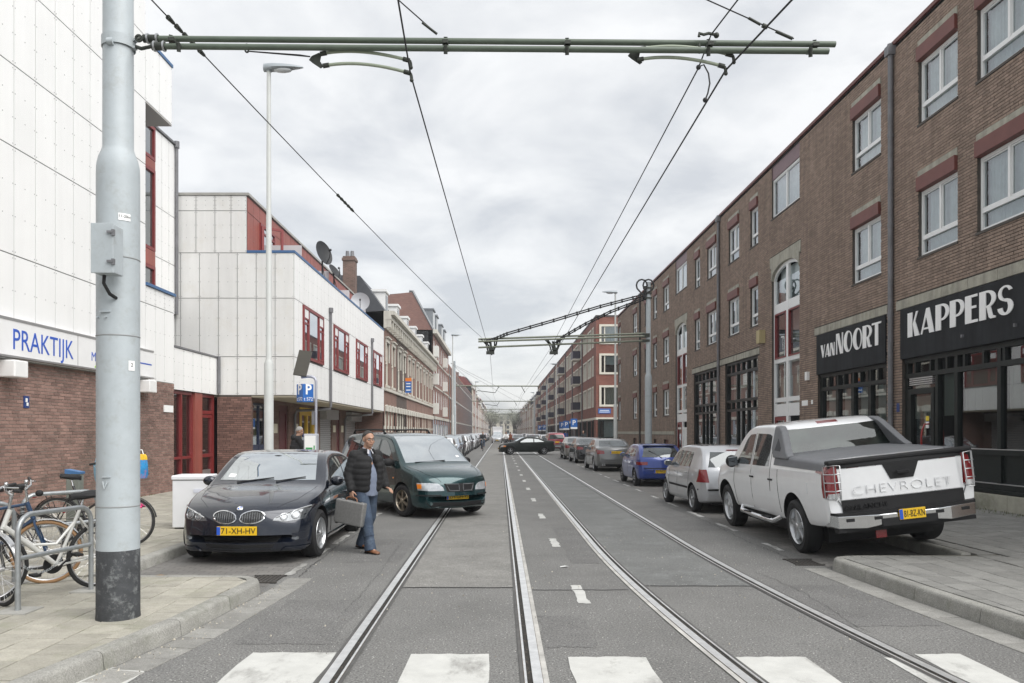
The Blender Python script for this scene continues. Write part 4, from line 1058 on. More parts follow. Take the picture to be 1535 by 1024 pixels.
# shops under the overhang
FG = F((-7.76,0,0), (0,1,0), (1,0,0)); FP = F((0,24.48,0), (1,0,0), (0,-1,0))
mb = MB(); FP.wall(mb, -8.8, -7.74, 0, 2.9, [], .1); mo = obj('mortar_wall', mb, MORT_D, lw)
BR_MID = M('red_brown_brick', (.185,.105,.085), .88, isl=.32, var=.14, vs=1.0, bump=.3, bs=60)
mb = MB(); FP.bricks(mb, -8.8, -7.74, .17, 2.88, []); obj('bricks', mb, BR_MID, lw, kind='stuff')
FQ = F((0,43.0,0), (1,0,0), (0,-1,0)); mb = MB(); FQ.wall(mb, -7.8, -6.42, 0, 2.9, [], .1); obj('end_wall', mb, brick_mat('end_brick', (.185,.10,.08), (.14,.075,.06), (.16,.13,.11)), lw)
gh = [(24.7,26.2),(27.6,28.8),(30.4,32.9),(33.9,36.3),(37.3,38.1),(39.6,42.4)]
mb = MB(); FG.wall(mb, 24.5, 43.0, 0, 2.85, gh and [(a,b,.15,2.7) for a, b in gh], .2); obj('shop_wall', mb, brick_mat('shop_brick', (.16,.09,.075), (.12,.07,.055), (.15,.12,.1)), lw)
m = MB(); m.box((-12,24.6,0),(-9.0,43,2.84)); obj('building_core', m, DARK, lw)
GALV = M('galvanised', (.42,.43,.44), .45, .6, var=.15, vs=14)
for a, b in ((33.9,36.3),(39.6,42.4)):
    m = MB()
    for k in range(26): FG.box(m, a, b, .16+k*.09, .16+k*.09+.078, -.10, -.07 + .012*(k % 2))
    so = obj('roller_shutter', m, GALV, lw); so['kind'] = 'stuff'
    m = MB(); FG.box(m, a-.05, b+.05, 2.32, 2.75, -.12, .30); obj('shutter_housing', m, GALV, lw)
m = MB(); YEL = M('yellow_frame', (.62,.40,.03), .45); FG.frame(m, 30.42, 32.88, .16, 2.72, .3, -.12, .02); FG.box(m, 31.6,31.8,.4,2.5,-.12,.0); FG.box(m, 30.7,32.6,.95,1.1,-.12,.0); wo = obj('yellow_door', m, YEL, lw); obj('pane', quad(FG, 30.7,32.6,.3,2.6,-.06), DGLASS, wo)
for a, b in ((27.6,28.8),(37.3,38.1)):
    m = MB(); FG.box(m, a, b, .16, 2.7, -.14, -.05); FG.frame(m, a+.12, b-.12, .3, 2.5, .08, -.05, -.02); obj('shop_door', m, M('maroon_door', (.09,.015,.018), .45), lw)
m = MB(); FG.frame(m, 24.72, 26.18, .16, 2.68, .07, -.12, -.04); FG.box(m, 25.42,25.5,.2,2.6,-.12,-.04); FG.box(m, 24.8,26.1,.95,1.35,-.1,-.05); wo = obj('glass_door', m, M('dark_blue_frame', (.02,.03,.07), .4), lw); obj('pane', quad(FG, 24.75,26.15,.2,2.65,-.08), GLASS, wo)
obj('backdrop_poster', quad(FG, 24.8,26.1,.3,2.4,-.3), M('shop_poster', (.45,.45,.15), .7, var=.7, vs=2.5), wo)
for y, z in ((27.1,1.72),(29.9,1.75),(36.75,1.75),(38.6,1.75)):
    m = MB(); FG.box(m, y-.25, y+.25, z, z+.32, .0, .02); obj('name_plate', m, M('cream_plate', (.6,.57,.45), .5), lw)
# satellite dishes
DISH = M('dark_dish', (.018,.019,.021), .55); DISHL = M('pale_dish', (.42,.43,.45), .5, .2)
def dish(name, x, y, z, r, aim, mat, label, base):
    t = thing(name, label, 'satellite dish', (x,y,base), 0, 'satellite dishes on the roof edge')
    A = Vector(aim).normalized(); X = Matrix.Translation((0,0,z-base)) @ A.to_track_quat('Z','Y').to_matrix().to_4x4()
    m = MB(); prof = [(r*k/8, .22*r*(k/8)**2) for k in range(1, 9)]; m.lathe([(.001,0)] + prof + [(r*.99, .22*r-.012)] + [(r*k/8, .22*r*(k/8)**2-.012) for k in range(8,0,-1)], 24, X=X)
    obj('reflector', m, mat, t, smooth=60)
    m = MB(); m.tube([X @ Vector((0,-r*.95,.15*r)), X @ Vector((0,-r*.55,.62*r)), X @ Vector((0,-.05,.78*r))], .018, 6); m.cyl(X @ Vector((0,0,.72*r)), X @ Vector((0,0,.9*r)), .045, n=8); obj('feed_arm', m, DISH, t, smooth=60)
    m = MB(); m.tube([(0,0,0), (0,0,(z-base)*.75), X @ Vector((0,0,-.05))], .03, 8); m.cbox((0,0,.02),(.2,.2,.04)); m.tube([(.12,-.1,.03),(0,0,(z-base)*.6)], .015, 5); obj('mount', m, DISH, t, smooth=60)
dish('satellite_dish', -6.65, 29.4, 8.42, .46, (.86,-.40,.25), DISH, 'larger dark dish, left of the two on the white roof edge', 7.41)
dish('satellite_dish', -6.55, 31.0, 8.05, .33, (.80,-.30,.55), DISH, 'smaller dark dish beside the larger one on the white roof edge', 7.41)
dish('satellite_dish', -6.55, 36.8, 7.83, .44, (.15,-.95,.15), DISHL, 'pale grey round dish farther along the white roof edge', 7.41)

# ---------------- left: old brick terrace
def ob(mat): return mat
TB = [brick_mat('terrace_brick_a', (.24,.13,.10), (.19,.10,.08), (.2,.17,.14), .15), brick_mat('terrace_brick_b', (.10,.075,.062), (.075,.055,.045), (.12,.1,.09), .15), brick_mat('terrace_brick_c', (.26,.15,.12), (.21,.12,.095), (.22,.18,.15), .15)]
SLATE = M('slate_roof', (.07,.075,.085), .6, var=.2, vs=2)
ft = F((-6.8,0,0), (0,1,0), (1,0,0))
def terrace(y0, w, mat, label, k):
    t = thing('terraced_house', label, 'house', (-6.8,y0,.15), 0, 'old brick terraced houses on the left')
    y1 = y0 + w; H = []; W3 = []
    ups = [(y0+w*.10,y0+w*.29),(y0+w*.36,y0+w*.55),(y0+w*.68,y0+w*.90)] if w > 5.6 else [(y0+w*.12,y0+w*.34),(y0+w*.58,y0+w*.80)]
    for a, b in ups: H.append((a,b,4.55,7.1))
    gr = [(y0+w*.06,y0+w*.24),(y0+w*.30,y0+w*.48),(y0+w*.54,y0+w*.72),(y0+w*.78,y0+w*.95)]
    for i, (a, b) in enumerate(gr): H.append((a,b,.75 if i != 3 else .18,3.05))
    m = MB(); ft.wall(m, y0, y1, 0, 7.95, H, .2); obj('wall', m, mat, t, world=True)
    m = MB(); m.box((-12,y0+.02,0),(-7.25,y1-.02,8.2)); obj('house_core', m, DARK, t, world=True)
    for i, (a, b, z0, z1) in enumerate(H):
        m = MB(); ft.frame(m, a, b, z0, z1, .09, -.16, -.06); 
        if z0 > 4: ft.box(m, a+.09, b-.09, z0+1.3, z0+1.38, -.16, -.06)
        isdoor = z0 < .5
        wo = obj('door' if isdoor else 'window', m, SHOPF if isdoor else CRF, t, world=True)
        q = quad(ft, a, b, z0, z1, -.1); o = obj('pane', q, GLASS if not isdoor else SHOPF, wo)
        if not isdoor: o = obj('curtain', drape(ft, a+.05, b-.05, z0+.05, z1-.05, -.25, .03, .2), random.choice([CURT, CURT2, DARK]), wo)
        # stone heads and sills
        m = MB()
        if z0 > 4:
            ft.box(m, a-.08, b+.08, z1, z1+.24, -.02, .10); ft.box(m, a-.14, b+.14, z1+.24, z1+.32, -.02, .2); ft.box(m, a-.12, a, z1-1.15, z1, -.02, .07); ft.box(m, b, b+.12, z1-1.15, z1, -.02, .07)
            ft.box(m, a-.1, b+.1, z0-.14, z0, -.02, .1)
        else:
            m.prism([(a-.02,z1-.05),(b+.02,z1-.05),(b+.06,z1+.26),((a+b)/2,z1+.34),(a-.06,z1+.26)], lambda p, z, d: ft.pt(p, z, d), -.02, .10)
        obj('stone_head', m, CREAM, t, world=True)
    m = MB(); ft.box(m, y0, y1, 4.2, 4.36, -.02, .12); ft.box(m, y0, y1, 2.0, 2.22, -.01, .05) if False else None
    for (a, b), (c, d) in zip([(y0,y0)] + gr, gr + [(y1,y1)]): ft.box(m, b, c, 1.95, 2.13, -.02, .05)
    obj('stone_band', m, CREAM, t, world=True)
    m = MB(); ft.box(m, y0, y1, 7.85, 8.35, -.02, .10); ft.box(m, y0, y1, 8.35, 8.62, -.02, .42); ft.box(m, y0, y1, 8.62, 8.85, -.02, .62)
    co = obj('cornice', m, CREAM, t, world=True)
    m = MB(); n = 5
    for j in range(n+1):
        u = y0 + .12 + (w-.24)*j/n; ft.box(m, u-.1, u+.1, 7.88, 8.36, .09, .40)
    o = obj('bracket', m, CREAM, co); o['kind'] = 'stuff'
    m = MB(); m.loft([[(-6.75,y,8.85),(-8.2,y,10.9),(-12,y,11.0),(-12,y,8.6)] for y in (y0,y1)]); obj('roof', m, SLATE, t, world=True)
    m = MB(); c = (y0+y1)/2; m.box((-8.6,c-.6,8.9),(-7.05,c+.6,10.35)); m.box((-8.7,c-.7,10.35),(-6.95,c+.7,10.5)); do = obj('dormer', m, M('white_paint', (.8,.8,.79), .35), t, world=True)
    m = MB(); m.box((-7.06,c-.42,9.15),(-7.03,c+.42,10.2)); o = obj('dormer_pane', m, M('dark_pane', (.03,.035,.04), .08), do)
    return t
tl = ['nearest brick terraced house, next to the white block, with a white dormer', 'dark fronted terraced house with an orange and blue estate agent board', 'third brick terraced house along the old row, with a heavy cream cornice', 'fourth brick terraced house along the old row', 'fifth brick terraced house, pale stone round its upper windows', 'last brick terraced house, against the tall red apartment building']
for k in range(6): terrace(46 + 5.57*k, 5.57, TB[[0,1,2,0,2,0][k]], tl[k], k)
t = thing('estate_agent_board', 'blue and orange estate agent board fixed to the terrace front', 'board', (-6.62,54.9,5.05))
m = MB(); m.box((0,-.03,-.55),(.42,.03,.25)); obj('blue_face', m, M('sign_blue', (.03,.14,.45), .4), t)
m = MB(); m.box((0,-.03,.25),(.42,.03,.48)); obj('orange_face', m, M('orange_print', (.8,.22,.03), .5), t)
m = MB(); [m.box((.06,-.035,z),(.36,.035,z+.07)) for z in (.05,-.15,-.4)]; obj('lettering', m, LETW, t)
m = MB(); m.box((-.25,-.02,.2),(0,.02,.25)); m.box((-.25,-.02,-.4),(0,.02,-.35)); obj('bracket', m, PIPE, t)
m = MB()
# chimneys on the roofs behind the white block
def chimney(x, y, z0, z1, w, label, pots=2):
    t = thing('chimney_stack', label, 'chimney', (x,y,z0))
    m = MB(); m.box((-w/2,-w/2,0),(w/2,w/2,z1-z0)); m.box((-w/2-.05,-w/2-.05,z1-z0-.25),(w/2+.05,w/2+.05,z1-z0-.1)); obj('stack', m, brick_mat('chimney_brick', (.17,.10,.08), (.11,.07,.055), (.2,.17,.15)), t)
    for k in range(pots): m = MB(); m.cyl((-w*.2+.4*w*k,0,z1-z0),(-w*.2+.4*w*k,0,z1-z0+.35), .12, .1, 10); obj('pot', m, PIPE, t, smooth=40)
chimney(-8.6, 45.0, 8.0, 11.75, .68, 'tall slim brick chimney rising behind the white block')
chimney(-8.9, 50.0, 9.0, 10.9, .75, 'short brick chimney with a cowl, right of the tall chimney', 1)
# ---------------- left: tall red apartment building, then the long orange one
DB = brick_mat('apartment_brick', (.24,.12,.098), (.19,.09,.075), (.25,.2,.17), .1)
lt = thing('apartment_building', 'tall pinkish brick apartment building with white bays and a slate mansard', 'building')
HD = []
for k in range(7):
    u = 80.3 + 3.25*k
    for z0, z1 in ((4.3,6.1),(7.0,8.8),(9.6,11.2)): HD.append((u,u+1.5,z0,z1))
    HD.append((u,u+1.7,.8,2.6))
m = MB(); ft.wall(m, 79.45, 103, 0, 12, HD, .2); obj('wall', m, DB, lt)
m = MB(); m.box((-14,79.5,0),(-7.3,102.95,12)); obj('building_core', m, DARK, lt)
for i, (a, b, z0, z1) in enumerate(HD):
    m = MB(); ft.frame(m, a, b, z0, z1, .1, -.15, -.05); ft.box(m, (a+b)/2-.04, (a+b)/2+.04, z0, z1, -.15, -.06)
    wo = obj('window', m, FRAMEW, lt); obj('pane', quad(ft, a, b, z0, z1, -.1), GLASS, wo); obj('curtain', drape(ft, a, b, z0, z1, -.2, .03, .2), random.choice([CURT,DARK,CURT2]), wo)
m = MB(); ft.box(m, 79.45, 103, 3.1, 3.4, -.01, .1); ft.box(m, 79.45, 103, 6.4, 6.55, -.01, .05); ft.box(m, 79.45, 103, 9.1, 9.25, -.01, .05); ft.box(m, 79.45, 103, 11.75, 12.15, -.01, .4); obj('stone_band', m, CREAM, lt)
m = MB(); ft.box(m, 79.45, 103, .15, 3.1, -.19, .02) if False else None
for u in (79.46, 82.0, 85.2, 88.5, 91.7, 95.0, 98.2, 101.5): ft.box(m, u, u+.75, .15, 3.1, -.05, .03)
obj('grey_pier', m, M('grey_blue_paint', (.30,.33,.38), .6), lt)
for u in (79.9, 93.2):
    for z0 in (3.6,6.6,9.4):
        m = MB(); ft.box(m, u-.3, u+1.0, z0, z0+1.1, -.01, .5); obj('white_bay', m, M('bay_white', (.66,.66,.62), .6), lt)
m = MB(); m.prism([(-6.85,12.1),(-8.9,15.9),(-13.5,15.4),(-14,12.1)], lambda a, b, d: Vector((a, d, b)), 79.46, 79.8); obj('gable', m, DB, lt)
m = MB(); m.prism([(-6.8,12.15),(-8.85,15.95),(-14,15.5),(-14,12.15)], lambda a, b, d: Vector((a, d, b)), 79.81, 103); obj('roof', m, SLATE, lt)
m = MB(); m.tube([(-6.8,79.5,12.15),(-8.87,79.5,16.0),(-9.2,79.5,16.0)], .14, 4); obj('gable_coping', m, M('grey_coping', (.2,.21,.22), .6), lt)
for u in (82.5, 87.0, 94.5, 99.5):
    m = MB(); m.box((-9,u,12.4),(-7.1,u+2.3,14.6)); m.box((-9.1,u-.1,14.6),(-6.95,u+2.4,14.75)); do = obj('dormer', m, M('zinc', (.25,.27,.29), .5, .3), lt)
    m = MB(); m.box((-7.09,u+.2,12.7),(-7.04,u+1.0,14.4)); m.box((-7.09,u+1.3,12.7),(-7.04,u+2.1,14.4)); obj('dormer_pane', m, M('pale_pane', (.5,.52,.53), .3), do)
OB = brick_mat('orange_brick', (.34,.135,.075), (.28,.105,.06), (.28,.2,.15), .1)
lo = thing('apartment_building', 'long orange brick building with white bands beyond the tall apartment building', 'building')
HE = []
for k in range(22):
    u = 104.2 + 3.75*k
    for z0, z1 in ((3.9,5.9),(6.9,8.9),(.4,2.8)): HE.append((u,u+1.0,z0,z1)); HE.append((u+1.4,u+2.4,z0,z1))
m = MB(); ft.wall(m, 103.02, 187, 0, 10.7, HE, .25); obj('wall', m, OB, lo)
m = MB(); m.box((-14,103.1,0),(-7.3,186.9,10.6)); obj('building_core', m, DARK, lo)
for a, b, z0, z1 in HE:
    m = MB(); ft.frame(m, a, b, z0, z1, .1, -.2, -.05); wo = obj('window', m, CRF, lo); obj('pane', quad(ft, a, b, z0, z1, -.15), GLASS, wo); obj('curtain', drape(ft, a, b, z0, z1, -.24, .02, .2), random.choice([CURT2,CURT2,DARK,CURT]), wo)
m = MB(); [ft.box(m, 103.02, 187, z, z+.22, -.01, .08) for z in (3.1,6.25,9.2)]; obj('stone_band', m, CREAM, lo)
for k in range(23):
    pipe_run(lo, -6.7, 103.6+3.75*k, .2, 10.4, .07, PIPE, 2)
m = MB(); m.prism([(-6.9,10.7),(-9.5,13.6),(-14,13.6),(-14,10.7)], lambda a, b, d: Vector((a, d, b)), 150, 186.9); obj('roof', m, M('red_roof_tile', (.17,.045,.04), .7, var=.15, vs=1.5), lo)

# ---------------- farther houses on both sides
FC = [(.50,.46,.38),(.25,.12,.09),(.42,.39,.34),(.30,.16,.12),(.20,.10,.08),(.55,.53,.48),(.33,.22,.17)]
def far_house(x, side, y0, w, h, i, label, grp):
    t = thing('town_house', label, 'house', (x,y0,.15), 0, grp); f = F((x,0,0), (0,1,0), (side,0,0))
    col = FC[i % len(FC)]; y1 = y0 + w - .05
    mt = M('town_front_%s' % 'abcdefg'[i % len(FC)], col, .8, var=.08, vs=.5)
    nfl = int((h-.6)/3.0); H = []
    nw = max(2, int(w/2.6))
    for l in range(nfl):
        for k in range(nw):
            u = y0 + w*(k+.5)/nw; H.append((u-.55,u+.55, .6+3.0*l, 2.7+3.0*l))
    m = MB(); f.wall(m, y0, y1, 0, h, H, .2); obj('wall', m, mt, t, world=True)
    m = MB(); m.box((x-side*.2,y0+.02,0),(x-side*9,y1-.02,h-.02)); obj('house_core', m, M('dark_pane', (.03,.035,.04), .08), t, world=True)
    for a, b, z0, z1 in H:
        m = MB(); f.frame(m, a, b, z0, z1, .1, -.19, .0); f.box(m, (a+b)/2-.04, (a+b)/2+.04, z0, z1, -.19, -.05); obj('window', m, FRAMEW, t, world=True)
    m = MB(); f.box(m, y0, y1, h, h+.4, -.1, .4); f.box(m, y0, y1, 3.35, 3.5, -.05, .12); obj('cornice', m, CREAM if i % 2 else FRAMEW, t, world=True)
    m = MB(); m.loft([[(x+side*.1,y,h+.4),(x-side*1.8,y,h+2.6),(x-side*7,y,h+2.6),(x-side*7.2,y,h+.3)] for y in (y0,y1)]); bm = bmesh.new(); o = obj('roof', m, SLATE if i % 3 else MATS['red_roof_tile'], t, world=True)
    bm.from_mesh(o.data); bmesh.ops.recalc_face_normals(bm, faces=bm.faces); bm.to_mesh(o.data); bm.free()
    if i % 2: 
        m = MB(); c = y0+w/2; m.box((x-side*3,c-.8,h+.45),(x-side*.4,c+.8,h+2.1)); obj('dormer', m, FRAMEW, t, world=True)
    m = MB(); m.box((x-side*4.5,y0+.3,h+2),(x-side*3.7,y0+1.2,h+3.9)); obj('chimney', m, MATS['chimney_brick'], t, world=True)
rnd = random.Random(5)
y = 187.3; i = 0
while y < 455:
    w = rnd.uniform(8,13); far_house(-6.8, 1, y, w, rnd.uniform(10.2,13.2), i, 'one of the hazy town houses far along the left side', 'far town houses on the left'); y += w; i += 1
y = 195; i = 3
while y < 455:
    w = rnd.uniform(8,13); far_house(9.2, -1, y, w, rnd.uniform(9,11.5), i, 'one of the hazy town houses far along the right side', 'far town houses on the right'); y += w; i += 1
# bare hazy trees where the street ends
def tree(x, y, h, seed, label):
    rn = random.Random(seed); t = thing('street_tree', label, 'tree', (x,y,0), 0, 'pale trees closing the far end of the street')
    m = MB(); m.tube([(0,0,0),(.1,0,h*.25),(.0,.1,h*.5)], [.28,.22,.14], 7)
    tips = []
    for k in range(9):
        a = k*2.4; z0 = h*rn.uniform(.25,.5); e = (math.cos(a)*h*.25*rn.uniform(.5,1), math.sin(a)*h*.25*rn.uniform(.5,1), h*rn.uniform(.6,.95)); tips.append(e)
        m.tube([(0,0,z0),(e[0]*.5,e[1]*.5,(z0+e[2])/2+.3),e], [.11,.07,.03], 5)
    obj('trunk', m, M('bark', (.10,.085,.07), .9), t)
    m = MB()
    for k in range(900):
        b = rn.choice(tips); r = h*.16; p = Vector((b[0]+rn.gauss(0,r*.6), b[1]+rn.gauss(0,r*.6), b[2]+rn.gauss(0,r*.5))); s = rn.uniform(.12,.3)
        d1 = Vector((rn.gauss(0,1),rn.gauss(0,1),rn.gauss(0,1))).normalized(); d2 = d1.orthogonal().normalized()
        m.add([p-d1*s, p+d2*s*.5, p+d1*s, p-d2*s*.5], [(0,1,2,3)])
    obj('crown', m, M('haze_tinted_foliage', (.17,.175,.13), .8, isl=.4), t)  # foliage lightened: distance haze is put into its colour
k = 0
for yy, x, h in ((300,-3.8,10),(330,6.5,9),(350,-4.5,12),(370,6.5,11),(395,-4,11),(420,7,13),(440,-3,13),(455,3,14),(462,8,15),(465,-8,15),(470,0,15),(475,13,14)):
    tree(x, yy, h, k, 'one of the pale hazy trees at the far end of the street'); k += 1
t = thing('town_house', 'pale building closing the far end of the street', 'building', (0,500,0))
m = MB(); m.box((-30,0,0),(30,12,13)); obj('wall', m, M('town_front_a', (.5,.46,.38), .8), t)
m = MB(); [m.box((-28+4*k,-.06,1+3*l),(-26.4+4*k,.0,3+3*l)) for k in range(14) for l in range(4)]; obj('windows', m, MATS['dark_pane'], t, kind='stuff')
m = MB(); m.box((-30.3,-.3,13),(30.3,12.3,13.6)); obj('roof', m, SLATE, t)
# ================================================================== STREET FURNITURE
GREYP = M('grey_mast_paint', (.40,.44,.46), .5, var=.06, vs=6, bump=.08, bs=200, dirt=(.22,.2,.16), dirtamt=.22, ds=9)
TARP = M('black_pole_foot', (.045,.048,.052), .75, var=.3, vs=10, dirt=(.20,.21,.21), dirtamt=.85, ds=11, bump=.3)
ARMG = M('green_grey_arm', (.10,.125,.095), .5, .1, var=.12, vs=8)
WIRE = M('black_wire', (.015,.015,.016), .6)
RESIN = M('pale_resin_rod', (.30,.34,.26), .5)
BRZ = M('dark_fitting', (.045,.05,.042), .6, .4, var=.3, vs=30)
LAMPG = M('lamp_grey', (.30,.33,.35), .5, .2)
LAMPP = M('lamp_pole_paint', (.52,.535,.52), .5, var=.06, vs=3)
def mast(x, y, z, h, label, big=True):
    t = thing('tram_mast', label, 'tram mast', (x,y,z), 0, 'grey masts carrying the tram wires')
    r0, r1 = (.175, .125) if big else (.15, .105)
    m = MB(); m.lathe([(r0,.60),(r0,3.86),(r0*.985,3.93),(r0*.9,4.0),(r1+.012,4.05),(r1,4.09),(r1*.96,h-.02),(.001,h)], 32); obj('shaft', m, GREYP, t, smooth=40)
    m = MB(); m.lathe([(r0*1.0,-.05),(r0*1.035,.0),(r0*1.012,.06),(r0*1.006,.6),(r0,.604)], 32); obj('foot', m, TARP, t, smooth=40)
    m = MB()
    for zz in (2.45, 3.12, .98): m.lathe([(r0+.001,zz-.006),(r0+.004,zz),(r0+.001,zz+.006)], 32)
    obj('weld_seam', m, M('mast_seam', (.25,.26,.26), .6), t, smooth=40, kind='stuff')
    return t
m1 = mast(-3.33, 6.86, ZL-.01, 7.85, 'big pale grey tram mast with a black foot, nearest on the left pavement')
# control box and stickers on the near mast
t = thing('control_box', 'grey steel control box fixed to the near tram mast', 'box', (-3.245, 6.63, 3.06))
m = MB(); m.box((-.105,-.17,0),(.07,.0,.40)); obj('case', m, GREYP, t, bevel=.006, world=False)
m = MB(); m.box((-.11,-.185,-.005),(.075,-.172,.405)); obj('lid', m, GREYP, t, bevel=.004)
for zz in (.08,.32):
    m = MB(); m.box((.03,-.205,zz),(.08,-.19,zz+.018)); m.box((.065,-.2,zz-.02),(.085,-.17,zz+.03)); obj('latch', m, PIPE, t)
m = MB(); m.tube([(-.06,-.06,0),(-.055,-.08,-.07),(-.03,-.03,-.15),(-.02,.06,-.17)], .015, 8); obj('cable', m, WIRE, t, smooth=60)
def sticker(cx, z, w, h, ang, txt, label):
    t = thing('sticker', label, 'sticker', (-3.33, 6.86, z)); m = MB(); n = 6; r = .179
    a = [R(ang) + (i/n-.5)*w/r for i in range(n+1)]
    m.add([(r*math.sin(q), -r*math.cos(q), zz) for zz in (0, h) for q in a], [(i, i+1, n+2+i, n+1+i) for i in range(n)]); obj('paper', m, LETW, t)
    if txt:
        X = frame_mat((r*1.012*math.sin(R(ang)), -r*1.012*math.cos(R(ang)), h*.55), (math.cos(R(ang)), math.sin(R(ang)), 0), (0,0,1)); text_obj('print', txt, SIGNB, X, h*.55, t, .0005)
sticker(0, 2.28, .06, .085, 62, '2', 'small white sticker with a figure 2 on the near tram mast')
sticker(0, 3.56, .10, .06, 42, '11-20m', 'white number sticker high on the near tram mast, above the control box')
for zz, ang in ((2.62,-10),(1.02,-8)):
    pass
m = MB(); q = .178
m.tube([(q*math.sin(R(-16)),-q*math.cos(R(-16)),1.20),(q*math.sin(R(-9)),-q*math.cos(R(-9))-.012,1.14),(q*math.sin(R(-2)),-q*math.cos(R(-2)),1.20)], .008, 6); m.box((-.05,-.186,1.235),(.02,-.170,1.245))
obj('hook', m, GREYP, m1)
m = MB(); q = .178
for a in (-35,-5):  m.cyl((q*math.sin(R(a)),-q*math.cos(R(a))+.01,2.60),(q*math.sin(R(a)),-q*math.cos(R(a))-.02,2.60), .008, n=6)
m.box((-.07,-.19,2.64),(.02,-.17,2.648)); obj('cleat', m, GREYP, m1)

# near cantilever arm: twin tubes with insulators, registration rods
Y0 = 6.86; S = Y0/1180
def P(u, v, dy=0): yy = Y0 + dy; return Vector(((u-750)*yy/1180, yy, 1.75-(v-648)*yy/1180))
ta = thing('cantilever_arm', 'twin green cantilever tubes reaching over both tracks from the near mast', 'cantilever arm', tuple(P(205,66)))
def ap(name, m, mat, smooth=50): return obj(name, m, mat, ta, smooth=smooth, world=True)
m = MB(); m.cyl(P(222,58,.06), P(1252,66.5,.06), .0255, n=14); ap('tube', m, ARMG)
m = MB(); m.cyl(P(232,69.5,-.06), P(1242,77,-.06), .0255, n=14); ap('tube', m, ARMG)
m = MB(); m.cyl(P(215,58,.06), P(238,58.2,.06), .034, n=12); ap('socket', m, BRZ)
m = MB(); m.cyl(P(228,69.5,-.06), P(248,69.6,-.06), .034, n=12); ap('socket', m, BRZ)
m = MB()
for u in (222,236): m.cyl(P(u-1.2,58,.06), P(u+1.2,58,.06), .044, n=12)
for u in (232,246): m.cyl(P(u-1.2,69.6,-.06), P(u+1.2,69.6,-.06), .044, n=12)
ap('clamp_ring', m, M('galvanised', (.42,.43,.44), .45, .6), 40).update({'kind':'stuff'}) if False else ap('clamp_ring', m, MATS['galvanised'])
m = MB(); m.tube([P(203,60), P(208,57,.04), P(214,58,.06)], .016, 8); m.tube([P(203,70), P(212,73,-.05), P(228,69.5,-.06)], .016, 8); m.lathe([(.02,-.008),(.034,-.008),(.034,.008),(.02,.008),(.02,-.008)], 14, X=Matrix.Translation(P(208,57.5,-.03)) @ Matrix.Rotation(R(90),4,'X'))
ap('hinge', m, BRZ)
for u, tilt in ((262,6),(668,0),(850,0),(1062,0),(1218,-3)):
    m = MB(); a = P(u-tilt,52+(u-262)*.008,.075); b = P(u+tilt,78+(u-262)*.008,-.075)
    m.tube([a, P(u-tilt,64+(u-262)*.008,.10), P(u,66+(u-262)*.008,0), P(u+tilt,66+(u-262)*.008,-.10), b], .017, 6)
    m.cbox(P(u,65+(u-262)*.008), (.05,.17,.03)); ap('tube_clip', m, BRZ)
# collar round the mast
m = MB(); m.lathe([(.131,-.045),(.138,-.045),(.138,.045),(.131,.045)], 28, X=Matrix.Translation(P(178,66))); m.cbox(P(199,61),(.06,.05,.02)); m.cbox(P(199,72),(.06,.05,.02)); m.cyl(P(161,62,-.13),P(170,62,-.13), .03, n=10)
ap('mast_collar', m, GREYP)
def registration(us, vs, v2, drop_u, drop_v, mid, label):
    """hanger eye, tie, plate and the two curved rods that hold the contact wire"""
    t = thing('wire_steady', label, 'wire steady', tuple(P(*drop_u)), 0, 'curved steady rods under the near arm'); a = lambda n, m, mat: obj(n, m, mat, t, smooth=50, world=True)
    m = MB(); m.tube([P(drop_u[0], drop_u[1]), P(drop_u[0], drop_u[1]+7)], .012, 6); m.lathe([(.008,-.006),(.020,-.006),(.020,.006),(.008,.006),(.008,-.006)], 10, X=Matrix.Translation(P(drop_u[0],drop_u[1]+10)) @ Matrix.Rotation(R(90),4,'X')); a('eye', m, BRZ)
    m = MB(); m.tube([P(drop_u[0]+3,drop_u[1]+11), P(us[0]-18,v2-9), P(us[0]-2,v2-7)], [.006,.009,.006], 6); a('tie', m, WIRE)
    m = MB(); pl = [(us[0]-4,v2-2),(us[0],v2-8),(us[0]+11,v2-13),(us[0]+15,v2-10),(us[0]+13,v2),(us[0]+18,v2+8),(us[0]+14,v2+11),(us[0]+2,v2+3)]
    m.prism([(x, -y) for x, y in pl], lambda x, y, d: P(x, -y, d), -.012, .012); bm = bmesh.new(); o = a('plate', m, BRZ); bm.from_mesh(o.data); bmesh.ops.recalc_face_normals(bm, faces=bm.faces); bm.to_mesh(o.data); bm.free()
    for (s, e, rise) in mid:
        m = MB(); pts = []
        for k in range(15):
            f = k/14; u = s[0]+(e[0]-s[0])*f; v = s[1]+(e[1]-s[1])*f - rise*4*f*(1-f)*(1.0-.25*f); pts.append(P(u, v, -.02))
        m.tube(pts, .0145, 8); a('steady_rod', m, RESIN)
        m = MB(); m.tube(pts[:2], .021, 8); m.tube(pts[-2:], .021, 8); a('ferrule', m, BRZ)
        m = MB(); q = pts[-1]; m.tube([q, q+Vector((.008,0,-.02)), q+Vector((.012,0,-.05))], .014, 6); m.ball(q+Vector((.012,0,-.06)), .018, n=8, m=5); a('wire_clip', m, BRZ)
registration((467,0), 0, 92, (370,66), 0, [((480,81),(614,91),9),((484,99),(615,110),9)], 'pair of curved steady rods holding the left track wire')
registration((945,0), 0, 86, (850,60), 0, [((958,74),(1098,83),9),((955,90),(1086,100),9)], 'pair of curved steady rods holding the right track wire')
m = MB(); m.tube([P(1048,55),P(1048,50),P(1055,52),P(1062,50),P(1076,53)], .014, 6); m.ball(P(1074,53), .025, n=8, m=5); m.cyl(P(1048,66),P(1049,80), .012, n=6); ap('insulator', m, BRZ)

